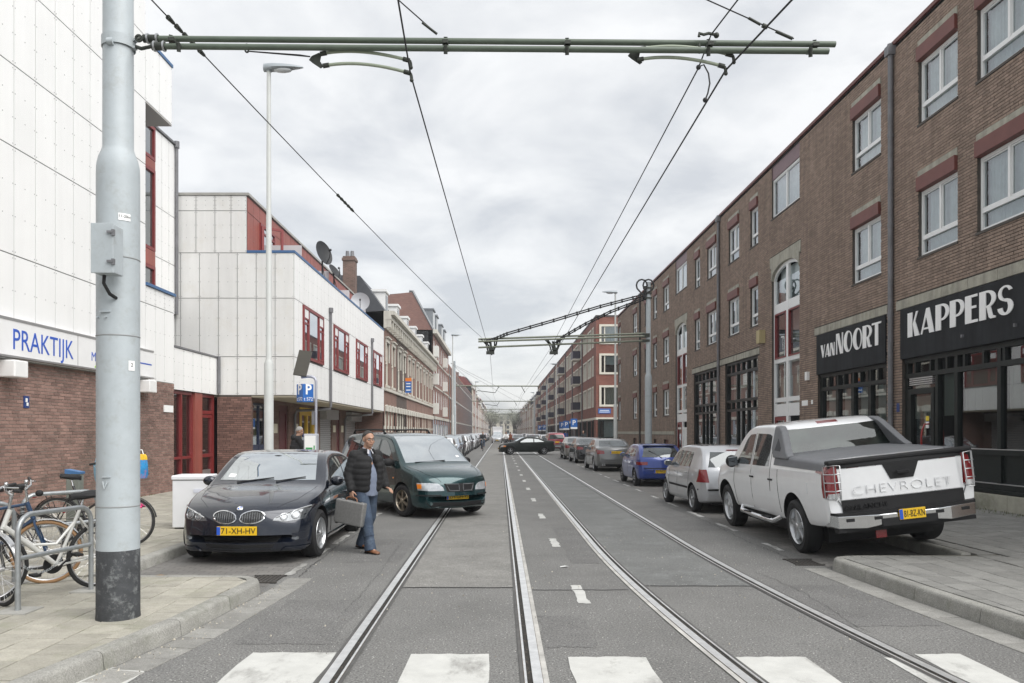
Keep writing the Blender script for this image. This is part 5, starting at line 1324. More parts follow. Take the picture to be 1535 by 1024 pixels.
# second mast with its bracket
m2 = mast(6.32, 33.6, .17, 8.0, 'grey tram mast on the right pavement, before the brown building', big=False)
Y1 = 33.6
def Q(u, v, dy=0): yy = Y1+dy; return Vector(((u-750)*yy/1180, yy, 1.75-(v-648)*yy/1180))
tb = thing('cantilever_arm', 'bundle of bracket tubes over the tracks from the right hand mast', 'cantilever arm', tuple(Q(965,505)))
for a, b, dy in (((966,500),(717,508.5),.1),((966,504),(717,512),-.1),((966,511),(717,521),0)):
    m = MB(); m.cyl(Q(*a,dy), Q(*b,dy), .04, n=8); obj('tube', m, M('pale_bracket_tube', (.20,.215,.165), .5, .1, var=.1, vs=5), tb, smooth=50, world=True)
for pts in (([(965,441),(900,458),(830,479),(760,499),(741,507),(728,511)]), ([(964,447),(915,466),(878,484),(845,503),(832,514)])):
    for off in (0, 3):
        m = MB(); m.tube([Q(u, v+off, .1*(off-1)) for u, v in pts], .028, 6); obj('feeder_cable', m, WIRE, tb, smooth=50, world=True)
        m = MB()
        for (a, b) in zip(pts, pts[1:]):
            for k in range(4):
                f = k/4; m.ball(Q(a[0]+(b[0]-a[0])*f, a[1]+(b[1]-a[1])*f+off), .05, n=6, m=4)
        obj('cable_ties', m, WIRE, tb, kind='stuff', world=True)
for cx in (735, 830):
    for k, (dx, dv, ex, ev) in enumerate(((-14,508,-3,528),(-9,510,0,530),(-2,512,2,532),(6,510,3,530),(10,508,4,528))):
        m = MB(); m.tube([Q(cx+dx, dv), Q(cx+(dx+ex)*.5+2, (dv+ev)/2-2, .15), Q(cx+ex, ev)], .035, 6); obj('hanger', m, BRZ, tb, smooth=50, world=True)
    m = MB(); m.cbox(Q(cx,529),(.35,.2,.12)); m.cbox(Q(cx+2,523),(.25,.15,.1)); m.cyl(Q(cx,512),Q(cx+2,530), .05, n=6); obj('insulator', m, BRZ, tb, world=True)
m = MB(); 
for c, w in ((962,8),(972,8)): m.tube([Q(968,440,-.1)] + [Q(c+w*math.cos(R(q)), 428-9*math.sin(R(q)), -.1) for q in range(-60,241,30)] + [Q(967,446,-.1)], .035, 6)
obj('cable_loop', m, WIRE, tb, smooth=50, world=True)
m = MB()
for v in (432,440,447): m.cbox(Q(971,v),(.30,.24,.06)); m.cyl(Q(967,v-3),Q(967,v+3), .05, n=8)
m.cbox(Q(968,503),(.3,.25,.16)); m.cbox(Q(968,511),(.3,.25,.1)); obj('mast_fitting', m, BRZ, tb, world=True)
# overhead wires
def wire(pts, r, label, mat=WIRE, cat='wire', sag=0):
    m = MB(); pp = []
    for (a, b) in zip(pts, pts[1:]):
        a = Vector(a); b = Vector(b)
        for k in range(10):
            f = k/10; p = a.lerp(b, f); p.z -= sag*4*f*(1-f); pp.append(p)
    pp.append(Vector(pts[-1])); m.tube(pp, r, 5); return tag(obj('overhead_wire', m, mat, smooth=60), label, cat, 'overhead tram wires')
zc = lambda y: 5.1
wire([(-.66,3.0,5.0), P(615.5,112), (-.43,33.6,5.05), (-.62,70,5.1), (-.35,105,5.1), (-.6,140,5.1), (-.47,300,5.1)], .0075, 'contact wire over the left track')
wire([(2.62,3.0,5.0), P(1088,105), (2.33,33.6,5.1), (2.0,70,5.1), (2.3,105,5.1), (2.05,140,5.1), (2.2,300,5.1)], .0085, 'thicker contact wire over the right track')
wire([(2.5,2.6,5.42), P(1066,52,.02), P(1047,102), (2.12,33.6,5.3), (1.9,70,5.2), (2.1,140,5.2)], .0065, 'thin second wire left of the right track contact wire')
wire([(-3.55,8.0,6.15), Q(722,506)], .0075, 'long slanting wire from the upper left to the far bracket', sag=.12)
wire([P(178,-370), P(655,51,.05)], .006, 'stay wire from the near mast top to the middle of its arm')
wire([P(178,-395), P(1190,58,.05)], .006, 'stay wire from the near mast top to the far end of its arm')
m = MB()
for (a, b, r) in (((633,34),(655,51),.012),((1122,27),(1140,37),.012),((1143,38),(1150,41),.02),((1163,47),(1188,58),.014)): m.cyl(P(*a,.03), P(*b,.04), r, n=8)
tag(obj('stay_tensioner', m, BRZ, smooth=50), 'dark turnbuckles on the stay wires above the near arm', 'turnbuckle')
def onwire(f0, f1): a = Vector((-3.55,8.0,6.15)); b = Q(722,506); return a.lerp(b, f0), a.lerp(b, f1)
for f0, f1, lab in ((.012,.045,'string of dark insulators near the top left on the slanting wire'),(.235,.275,'dark knot of insulators halfway along the slanting wire')):
    m = MB(); a, b = onwire(f0, f1); a.z -= .12*4*f0*(1-f0); b.z -= .12*4*f1*(1-f1)
    for k in range(5): p = a.lerp(b, (k+.1)/5); q = a.lerp(b, (k+.8)/5); m.cyl(p, q, .028, .018, n=8)
    tag(obj('insulator', m, BRZ, smooth=50), lab, 'insulator')
a, b, c = P(1047,102), P(1062,120), P(1058,150)
m = MB(); m.tube([P(1048,100),P(1055,97),P(1062,110),P(1064,125),P(1061,140),P(1057,150)], .007, 6); m.ball(P(1047,101), .022, n=8, m=5); m.ball(P(1057,150), .022, n=8, m=5)
tag(obj('jumper_cable', m, WIRE, smooth=60), 'short looped jumper cable between the two right hand wires', 'cable')
# brackets farther along and their masts
for i, (yy, xa, xb, zz, lab) in enumerate(((70.5,-4.0,3.5,5.9,'third'),(105,-3.8,4.6,5.9,'fourth'),(142,-3.6,6.0,5.9,'fifth'),(178,-3.4,6.0,5.9,'sixth'))):
    t = thing('cantilever_arm', lab + ' cross tube over the tracks, counted from the camera', 'cantilever arm', (xa,yy,zz), 0, 'cross tubes far along the street')
    m = MB(); m.cyl((0,0,0),(xb-xa,0,-.02), .055, n=8); obj('tube', m, MATS['pale_bracket_tube'], t, smooth=50)
    m = MB(); x = -.47-xa; m.tube([(x+.35,0,-.05),(x,0,-.62),(x-1.6,0,-.42)], .03, 6); x = 2.2-xa
    m.tube([(x-.3,0,-.05),(x,0,-.60)], .03, 6); obj('steady_rod', m, BRZ, t, smooth=50)
    if i < 3:
        mast(xa-.1 if i == 0 else 6.2, yy, .14, 8, 'slender grey mast carrying the %s cross tube' % lab, big=False)
for (a, b, l) in (((-3.9,62,7.2),(3.4,105,5.9),'span wire from the terrace lamp to the far end of the fourth cross tube'),((-3.9,62,7.2),(-.5,105,5.3),'span wire from the terrace lamp to the left track'),((-4.0,70,7.6),(2.0,105,5.9),'span wire from the third mast to the right track')):
    wire([a, b], .012, l)
# ---------------- street lamps
def lamp(x, y, z, h, side, label, arm=.12):
    t = thing('street_lamp', label, 'street lamp', (x,y,z), 0, 'street lamps along both kerbs')
    m = MB(); m.lathe([(.095,0),(.095,1.55 if False else 3.0),(.075,3.06),(.06,3.1),(.055,6.0),(.048,6.05),(.042,h)], 16); obj('pole', m, LAMPP, t, smooth=40)
    m = MB(); n = 9; rings = []
    for k in range(n):
        f = k/(n-1); xx = side*(-.10+.80*f); w = .13*math.sin(math.pi*min(.5, f*.9+.18))*(1-f**3*.85); hh = .10*(1-f**2*.9)+.015
        rings.append([(xx, w*math.cos(a), h+.03+(hh if math.sin(a) > 0 else .05*(1-f))*math.sin(a)+.03*f) for a in [2*math.pi*j/12 for j in range(12)]])
    m.loft(rings); bm = bmesh.new(); o = obj('lamp_head', m, LAMPG, t, smooth=50); bm.from_mesh(o.data); bmesh.ops.recalc_face_normals(bm, faces=bm.faces); bm.to_mesh(o.data); bm.free()
    m = MB(); m.ball((side*.28,0,h+.012), (.2,.085,.05), n=12, m=6); obj('lamp_glass', m, M('lamp_glass', (.5,.52,.53), .15), t, smooth=60)
    m = MB(); m.cyl((0,0,h-.02),(0,0,h+.08), .058, n=12); obj('spigot', m, LAMPG, t, smooth=40)
    return t
lamp(-4.72, 16.05, ZL, 8.98, 1, 'tall street lamp nearest on the left, behind the dark saloon')
lamp(-3.75, 62, .05, 9.3, 1, 'street lamp in front of the old brick terrace on the left')
lamp(-3.8, 121, .14, 9.3, 1, 'street lamp by the long orange building on the left')
lamp(6.05, 41.4, .16, 8.9, -1, 'nearest street lamp on the right, before the brown building')
lamp(6.05, 85, .16, 8.9, -1, 'street lamp before the red corner block on the right')
lamp(6.2, 146, .16, 8.9, -1, 'hazy street lamp far along on the right')
# ---------------- parking ticket machine with sign cube and solar panel
t = thing('ticket_machine', 'parking ticket machine with blue sign cube and solar panel', 'ticket machine', (-4.85,20.2,.16))
SB = M('sign_blue', (.03,.14,.45), .4)
m = MB(); m.box((-.17,-.12,0),(.17,.12,1.55)); obj('cabinet', m, M('machine_grey', (.45,.46,.50), .45), t, bevel=.02)
m = MB(); m.box((-.14,-.135,.35),(.14,-.122,1.5)); o = obj('front_panel', m, LETW, t)
GRN = M('green_print', (.3,.6,.03), .5); 
m = MB(); [m.box((-.11,-.142,z),(.06,-.136,z+.07)) for z in (1.13,1.01,.89)]; m.box((.09,-.142,.85),(.12,-.136,1.25)); obj('print', m, M('machine_green', (.05,.33,.10), .5), t)
m = MB(); m.tube([(.12,0,1.55),(.12,0,2.9),(.09,0,2.98),(0,0,3.02),(-.1,0,3.02),(-.26,0,3.0)], .035, 10); obj('post', m, M('post_lilac_grey', (.40,.41,.47), .4, .3), t, smooth=50)
m = MB(); m.box((-.52,-.24,2.30),(-.28,.22,2.93), X=None); 
cube = MB(); X = Matrix.Translation((-.16,.0,2.36)) @ rotz(R(45)); cube.box((-.155,-.155,0),(.155,.155,.46), X=X); obj('sign_cube', cube, SB, t, bevel=.01)
for ang, X2 in ((0, X @ frame_mat((0,-.158,.31),(1,0,0),(0,0,1))), (1, X @ frame_mat((-.158,0,.31),(0,-1,0),(0,0,1)))):
    text_obj('letter_p', 'P', LETW, X2, .36, t, .002, off=.008)
    text_obj('zone_number', 't 572', LETW, X2 @ Matrix.Translation((0,-.235,0)), .125, t, .002)
for s in (0,1):
    pass
m = MB(); X = Matrix.Translation((-.30,0,3.40)) @ Matrix.Rotation(R(-12),4,'Y') @ Matrix.Rotation(R(-32),4,'X'); m.box((-.17,-.36,-.02),(.17,.36,.02), X=Matrix.Translation((-.22,0,3.36)) @ Matrix.Rotation(R(8),4,'Y') @ Matrix.Rotation(R(68),4,'X')); obj('solar_panel', m, M('solar_dark', (.05,.045,.035), .35, var=.1, vs=6, local=True), t, bevel=.006)
m = MB(); m.cyl((-.2,0,3.0),(-.2,.02,3.25), .03, n=8); m.cbox((.06,-.02,1.95),(.07,.1,.34)); obj('bracket', m, PIPE, t, smooth=40)
# ---------------- parking signs on the right
for x, y, z, lab in ((6.6,70.6,2.6,'nearest blue parking sign on the far right corner'),(6.7,80,2.55,'middle blue parking sign past the side street'),(6.9,88,2.55,'third blue parking sign past the side street'),(6.6,118,2.5,'small blue sign farther along on the right'),(6.4,128,2.5,'smallest blue sign farther along on the right')):
    t = thing('parking_sign', lab, 'sign', (x,y,.16), 0, 'blue parking signs on the right')
    m = MB(); m.cyl((0,0,0),(0,0,z+.3), .035, n=8); obj('post', m, PIPE, t, smooth=40)
    m = MB(); m.box((-.3,-.05,z-.55),(.3,-.035,z+.2)); obj('plate', m, SB, t)
    m = MB(); m.box((-.3,-.052,z-.72),(.3,-.036,z-.55)); obj('under_plate', m, LETW, t)
    text_obj('letter_p', 'P', LETW, frame_mat((0,-.056,z-.17),(1,0,0),(0,0,1)), .6, t, .003, off=.01)
# ---------------- discarded white freezer on the left pavement
t = thing('freezer', 'white chest freezer standing discarded on the left pavement', 'freezer', (-5.18,13.35,.147), R(7))
FRZ = M('white_enamel', (.80,.81,.83), .3, var=.03, vs=4, local=True)
m = MB(); m.box((-.29,-.28,.02),(.29,.28,.80)); obj('cabinet', m, FRZ, t, bevel=.012)
m = MB(); m.box((-.305,-.30,.81),(.305,.30,.885)); obj('lid', m, FRZ, t, bevel=.018)
m = MB(); m.box((-.28,-.27,.795),(.28,.27,.815)); obj('gasket', m, M('grey_gasket', (.3,.3,.3), .7), t)
m = MB(); m.box((.05,-.292,.60),(.24,-.281,.66)); obj('faded_label', m, M('faded_print', (.70,.72,.80), .5), t)
m = MB(); m.box((-.26,-.25,0),(.26,.25,.02)); obj('feet', m, BLACK, t)
# loose stone against the shop plinth
m = MB(); m.cbox((0,0,.14),(.36,.34,.28)); o = obj('stone_block', m, M('mossy_stone', (.20,.20,.16), .9, var=.3, vs=6, bump=.5, dirt=(.09,.11,.05), dirtamt=.7, ds=5, local=True), None, bevel=.025); o.location = (8.80,15.2,.27); o.rotation_euler = (0,.05,R(12)); tag(o, 'mossy concrete block lying against the shop plinth', 'stone block')
# moss and weeds at the shop plinth
m = MB()
for _ in range(700):
    x = 9.1 - abs(random.gauss(0,.14)); y = random.uniform(9,17); h = random.uniform(.01,.06); a = random.uniform(0,6.3); z = zr(x)
    m.add([(x,y,z),(x+.015*math.cos(a),y+.015*math.sin(a),z),(x+random.gauss(0,.02),y+random.gauss(0,.02),z+h)], [(0,1,2)])
obj('weeds', m, M('weed_green', (.09,.10,.03), .8, isl=.4), None, kind='stuff')
m = MB()
for _ in range(500):
    x = -8.74; y = random.uniform(7,20) if x < -8 else 8.78
    if x > -8 : y = random.gauss(8.72,.03)
    h = random.uniform(.008,.035); a = random.uniform(0,6.3); z = zl(x)
    m.add([(x,y,z),(x+.012*math.cos(a),y+.012*math.sin(a),z),(x+random.gauss(0,.012),y+random.gauss(0,.012),z+h)], [(0,1,2)])
obj('weeds', m, MATS['weed_green'], None, kind='stuff')
# ================================================================== VEHICLES
def pchip(pts):
    x = np.array([p[0] for p in pts], float); y = np.array([p[1] for p in pts], float)
    h = np.diff(x); d = np.diff(y)/h; n = len(x); s = np.zeros(n)
    for i in range(1, n-1):
        if d[i-1]*d[i] > 0:
            w1 = 2*h[i]+h[i-1]; w2 = h[i]+2*h[i-1]; s[i] = (w1+w2)/(w1/d[i-1]+w2/d[i])
    s[0] = d[0]; s[-1] = d[-1]
    def f(q):
        q = min(max(q, x[0]), x[-1]); i = min(max(int(np.searchsorted(x, q))-1, 0), n-2); t = (q-x[i])/h[i]
        return float((2*t**3-3*t*t+1)*y[i] + (t**3-2*t*t+t)*h[i]*s[i] + (-2*t**3+3*t*t)*y[i+1] + (t**3-t*t)*h[i]*s[i+1])
    return f
def paint(name, col, metal=.25, rough=.32, coat=1.0): return M(name, col, rough, metal, var=.03, vs=5, coat=coat, local=True)
def car_glass(name, base, refl, k=1.3):
    if name in MATS: return MATS[name]
    m = bpy.data.materials.new(name); m.use_nodes = True; nt = m.node_tree; L = nt.links.new; b = nt.nodes['Principled BSDF']
    b.inputs['Base Color'].default_value = (*base, 1); b.inputs['Roughness'].default_value = .4; b.inputs['Specular IOR Level'].default_value = .1
    tcn = nt.nodes.new('ShaderNodeTexCoord'); nz_ = nt.nodes.new('ShaderNodeTexNoise'); nz_.inputs['Scale'].default_value = 2.2; L(tcn.outputs['Object'], nz_.inputs['Vector'])
    rr = nt.nodes.new('ShaderNodeValToRGB'); rr.color_ramp.elements[0].position = .4; rr.color_ramp.elements[0].color = (*[c*.35 for c in base],1); rr.color_ramp.elements[1].position = .65; rr.color_ramp.elements[1].color = (*[c*1.8 for c in base],1)
    L(nz_.outputs['Fac'], rr.inputs[0]); L(rr.outputs[0], b.inputs['Base Color'])
    g = nt.nodes.new('ShaderNodeBsdfGlossy'); g.inputs['Roughness'].default_value = .015; g.inputs['Color'].default_value = (.9,.94,.96,1)
    fr = nt.nodes.new('ShaderNodeFresnel'); fr.inputs['IOR'].default_value = 1.5; a = nt.nodes.new('ShaderNodeMath'); a.operation = 'MULTIPLY_ADD'; a.use_clamp = True
    L(fr.outputs[0], a.inputs[0]); a.inputs[1].default_value = k; a.inputs[2].default_value = refl
    mx = nt.nodes.new('ShaderNodeMixShader'); L(a.outputs[0], mx.inputs[0]); L(b.outputs[0], mx.inputs[1]); L(g.outputs[0], mx.inputs[2])
    L(mx.outputs[0], nt.nodes['Material Output'].inputs['Surface']); MATS[name] = m; return m
WSG = car_glass('windscreen_glass', (.07,.08,.08), .52)
RWG = car_glass('rear_glass', (.03,.037,.037), .10, .5)
SDG = car_glass('side_glass', (.018,.021,.022), .10)
TINT = car_glass('tinted_glass', (.010,.016,.012), .03, .3)
LAMPC = M('clear_lamp', (.62,.64,.66), .12, .55, var=.25, vs=14, coat=1, local=True)
LAMPD = M('dark_lamp', (.13,.14,.15), .15, .5, var=.4, vs=14, coat=1, local=True)
REDL = M('red_lamp', (.20,.008,.012), .18, coat=1, var=.2, vs=12, local=True)
AMB = M('amber_lamp', (.75,.22,.02), .2, coat=1)
PLAST = M('black_plastic', (.016,.016,.017), .65, spec=.3, bump=.05, bs=300, local=True)
GREYPL = M('grey_plastic', (.145,.15,.16), .6, var=.1, vs=4, bump=.1, bs=200, local=True)
CHROME = M('chrome', (.72,.73,.74), .14, 1.0)
ALLOY = M('alloy', (.52,.53,.54), .3, .85)
PLATE = M('plate_yellow', (.80,.50,.015), .4)
PBLUE = M('plate_blue', (.02,.10,.55), .4)
SEAMM = M('panel_gap', (.006,.006,.007), .8)
AX = {'side': (Vector((3,0,0)), Vector((-1,0,0)), lambda u,v: Vector((0,u,v))), 'sidel': (Vector((-3,0,0)), Vector((1,0,0)), lambda u,v: Vector((0,u,v))),
      'front': (Vector((0,6,0)), Vector((0,-1,0)), lambda u,v: Vector((u,0,v))), 'rear': (Vector((0,-6,0)), Vector((0,1,0)), lambda u,v: Vector((u,0,v))),
      'top': (Vector((0,0,4)), Vector((0,0,-1)), lambda u,v: Vector((u,v,0)))}
def hitp(bvh, ax, u, v):
    o, d, f = AX[ax]; p, n, i, dist = bvh.ray_cast(f(u,v)+o, d)
    if p is None:
        p, n, i, dist = bvh.find_nearest(f(u,v) + o*.25)
    if n.dot(-d) < 0: n = -n
    return p, n
def resample(pl, n):
    pl = [Vector((p[0],p[1],0)) for p in pl]; d = [0]
    for a, b in zip(pl, pl[1:]): d.append(d[-1]+(b-a).length)
    out_ = []
    for k in range(n+1):
        t = d[-1]*k/n; i = max(0, min(len(pl)-2, int(np.searchsorted(d, t))-1)); f = (t-d[i])/max(d[i+1]-d[i],1e-9); q = pl[i].lerp(pl[i+1], f); out_.append((q.x,q.y))
    return out_
def patch(bvh, ax, lo, hi, off=.004, n=8, m=4, mb=None, mat=0, depth=.012):
    """sheet laid on the body between two outlines, with rims turned in"""
    lo = resample(lo, n); hi = resample(hi, n); mb = mb or MB(); rows = []
    for j in range(m+1):
        t = j/m; row = []
        for a, b in zip(lo, hi):
            p, q = hitp(bvh, ax, a[0]+(b[0]-a[0])*t, a[1]+(b[1]-a[1])*t); row.append((p + q*off, q))
        rows.append(row)
    d = AX[ax][1]
    full = [[p - q*depth for p, q in rows[0]]] + [[p for p, q in r] for r in rows] + [[p - q*depth for p, q in rows[-1]]]
    nr = [rows[0]] + rows + [rows[-1]]
    full = [[r[0] - nr[i][0][1]*depth] + r + [r[-1] - nr[i][-1][1]*depth] for i, r in enumerate(full)]
    W_ = n+3; vs = [p for r in full for p in r]; fs = []
    a, b, c = full[1][1], full[1][2], full[2][1]
    flip = (b-a).cross(c-a).dot(-d) < 0
    for i in range(len(full)-1):
        for j in range(W_-1):
            q = (i*W_+j, i*W_+j+1, (i+1)*W_+j+1, (i+1)*W_+j); fs.append(q[::-1] if flip else q)
    mb.add(vs, fs, mat); return mb
def line_on(bvh, ax, pts, r, off=.0, n=6, closed=False, mb=None, mat=0, sides=5):
    mb = mb or MB(); pp = []
    P_ = pts + ([pts[0]] if closed else [])
    for a, b in zip(P_, P_[1:]):
        for k in range(n): f = k/n; p, q = hitp(bvh, ax, a[0]+(b[0]-a[0])*f, a[1]+(b[1]-a[1])*f); pp.append(p+q*off)
    if not closed: p, q = hitp(bvh, ax, *P_[-1]); pp.append(p+q*off)
    mb.tube(pp, r, sides, mat, closed=closed); return mb
def disc(cx, cz, r): return ([(cx+r*math.cos(R(180+q)), cz+r*math.sin(R(180+q))) for q in range(0,181,20)], [(cx+r*math.cos(R(180-q)), cz+r*math.sin(R(180-q))) for q in range(0,181,20)])
def oval(cx, cz, rx, rz, n=18): return [(cx+rx*math.cos(2*math.pi*k/n), cz+rz*math.sin(2*math.pi*k/n)) for k in range(n)]
_bodies = {}
def body_mesh(key, s, cutter_mat):
    T = pchip(s['top']); B = pchip(s['bot']); H = pchip(s['half']); BE = pchip(s['belt']); L = s['L']; tum = s.get('tum',.33); rc = s.get('rc',.06); rh = s.get('rh',.085)
    crown = s.get('crown',.022); kf, kr = s.get('kf',.20), s.get('kr',.12)
    G = pchip(s.get('g', [(0,.90),(.06,.95),(.2,.985),(.55,1.0),(.82,.985),(1,.955)]))
    ys = set(np.linspace(-L/2, L/2, 56).tolist()) | {p[0] for p in s['top']} | {p[0] for p in s['bot']}
    for k in range(1, 9): ys |= {-L/2 + .02*k, L/2 - .02*k}
    ys = sorted(ys); ys = [y for i, y in enumerate(ys) if i == 0 or y - ys[i-1] > .004]
    rings = []
    for y in ys:
        zl_, zt, wmax, be = B(y), T(y), H(y), BE(y); r = min(rc, (zt-zl_)*.35); ze = zt - r; b = min(be, ze-.005)
        def w(z):
            if z <= be: return wmax * G(max(0,(z-zl_)/max(be-zl_,.05)))
            return wmax*G(1) - tum*(z-be) - .0*(z-be)
        half = [(0, zl_)]; half += [(w(zl_)*.97, zl_)]
        for t in (.03,.08,.16,.28,.42,.56,.70,.82,.92,1.0): z = zl_ + (b-zl_)*t; half.append((w(z), z))
        for t in (.12,.4,.7,1.0): z = b + (ze-b)*t; half.append((w(z), z))
        we = w(ze); q = min(rh, we*.5)
        for a in (22,45,68,90): half.append((we - q*(1-math.cos(R(a))), ze + r*math.sin(R(a))))
        xe = we - q
        for t in (.8,.6,.4,.2,0): half.append((xe*t, zt + crown*(1-t*t)*min(1, (zt-zl_)/.5)))
        f = max(0, y/(L/2)); kk = -kf*f**2 if y > 0 else kr*(-y/(L/2))**2
        ring = [(x, y + kk*(x/ (s['W']/2))**2, z) for x, z in half] 
        ring += [(-x, yy, z) for x, yy, z in ring[1:-1][::-1]]
        rings.append(ring)
    mb = MB(); mb.loft(rings)
    me = mb.mesh('body', [s['paint'], cutter_mat])
    bm = bmesh.new(); bm.from_mesh(me); bmesh.ops.recalc_face_normals(bm, faces=bm.faces); bm.to_mesh(me); bm.free()
    o = bpy.data.objects.new('body_tmp', me); COL.objects.link(o)
    cm = MB(); ra = s['wr']*1.0 + s.get('gap',.055)
    for yw in s['axles']:
        for sx in (-1, 1): cm.cyl((sx*(s['W']/2-.30), yw, s['wr']+s.get('lift',.0)), (sx*(s['W']/2+.3), yw, s['wr']+s.get('lift',.0)), ra, n=40)
    cme = cm.mesh('cut', [cutter_mat]); bm = bmesh.new(); bm.from_mesh(cme); bmesh.ops.recalc_face_normals(bm, faces=bm.faces); bm.to_mesh(cme); bm.free()
    co = bpy.data.objects.new('cut_tmp', cme); COL.objects.link(co)
    md = o.modifiers.new('b', 'BOOLEAN'); md.operation = 'DIFFERENCE'; md.object = co; md.solver = 'EXACT'; md.material_mode = 'TRANSFER'
    res = eval_mesh(o); bpy.data.objects.remove(o); bpy.data.objects.remove(co)
    res.name = 'body'; res.shade_smooth(); res.set_sharp_from_angle(angle=R(s.get('sharp',28)))
    return res
def wheel_parts(root, x, y, r, side, rim_mat=None, spokes=5, style='five', w=.20, steer=0):
    X = Matrix.Translation((x,y,r)) @ rotz(steer) @ Matrix.Rotation(R(90)*side,4,'Y')
    ri = r*.68 if style != 'steel' else r*.62
    m = MB(); m.lathe([(ri,-w*.5),(r*.86,-w*.52),(r*.97,-w*.40),(r,-w*.25),(r,w*.25),(r*.97,w*.40),(r*.86,w*.5),(ri,w*.46),(ri*.985,w*.2),(ri*.985,-w*.4),(ri,-w*.5)], 40, X=X)
    wo = obj('wheel', m, BLACK, root, smooth=35)
    m = MB(); m.lathe([(ri*.99,-w*.3),(ri*.99,w*.40),(ri*.95,w*.47),(ri*.90,w*.40),(ri*.88,-w*.1)], 36, X=X)
    h = w*.36
    if style == 'five':
        for k in range(spokes):
            a = 2*math.pi*k/spokes; c = X @ Matrix.Rotation(a,4,'Z')
            m.loft([[(ri*.12,-ri*.17,h-.03),(ri*.12,ri*.17,h-.03),(ri*.12,ri*.13,h+.02),(ri*.12,-ri*.13,h+.02)],[(ri*.93,-ri*.11,h-.04),(ri*.93,ri*.11,h-.04),(ri*.93,ri*.07,h+.005),(ri*.93,-ri*.07,h+.005)]], X=c)
    elif style == 'multi':
        for k in range(spokes):
            for dlt in (-.1,.1):
                a = 2*math.pi*(k)/spokes + dlt; c = X @ Matrix.Rotation(a,4,'Z')
                m.loft([[(ri*.12,-ri*.05,h-.03),(ri*.12,ri*.05,h-.03),(ri*.12,ri*.04,h+.015),(ri*.12,-ri*.04,h+.015)],[(ri*.93,-ri*.045,h-.04),(ri*.93,ri*.045,h-.04),(ri*.93,ri*.035,h),(ri*.93,-ri*.035,h)]], X=c)
    else:
        m.lathe([(ri*.98,h-.01),(ri*.8,h+.012),(ri*.35,h+.02),(.001,h+.025)], 30, X=X)
        for k in range(8):
            a = 2*math.pi*k/8; c = X @ Matrix.Rotation(a,4,'Z'); m.cbox((ri*.62,0,h+.022),(ri*.3,ri*.12,.012),1,c)
    m.lathe([(ri*.2,h-.02),(ri*.2,h+.018),(ri*.15,h+.03),(.001,h+.032)], 16, X=X)
    obj('rim', m, [rim_mat or ALLOY, SEAMM], wo, smooth=35)
    m = MB(); m.lathe([(ri*.9,-.01),(.001,-.01)], 24, X=X); m.lathe([(ri*.55,.0),(ri*.55,.012),(.001,.012)], 20, X=X); obj('brake_disc', m, M('brake_dark', (.03,.03,.03), .6, .4), wo)
def plate(root, y, z, facing, txt, tilt=0, w=.52, h=.11, x=0):
    """facing +1: reads from the front of the car"""
    X = frame_mat((x,y,z), (-facing,0,0), (0,-math.sin(R(tilt))*facing,math.cos(R(tilt))))
    m = MB(); m.cbox((0,0,0),(w,h,.012),0,X); m.cbox((-w/2+.024,0,.0065),(.046,h-.008,.004),1,X)
    po = obj('number_plate', m, [PLATE, PBLUE], root, bevel=.003)
    me_ = text_mesh(txt, h*.92, .001); xs_ = [v.co.x for v in me_.vertices]; wd_ = max(xs_)-min(xs_); cx_ = (max(xs_)+min(xs_))/2
    k_ = min(1.25, (w-.075)/wd_)
    text_obj('plate_text', txt, M('plate_black', (.015,.015,.015), .5), X @ Matrix.Translation((.022-cx_*k_,-.003,.009)), h*.92, po, .001, sx=k_)
    return po
def mirror(root, x, y, z, side, mat, sz=(.10,.06,.075)):
    m = MB(); m.ball((x+side*.09,y,z), (sz[0],sz[1],sz[2]), n=14, m=8)
    m.tube([(x-side*.03,y+.01,z-.05),(x+side*.05,y,z-.03)], .022, 6)
    mo = obj('mirror', m, mat, root, smooth=60); 
    m = MB(); m.cbox((x+side*.09,y-sz[1]*.85,z),(sz[0]*1.5,.02,sz[2]*1.45)); obj('mirror_glass', m, M('mirror_dark', (.12,.13,.14), .05, .9), mo, bevel=.006)
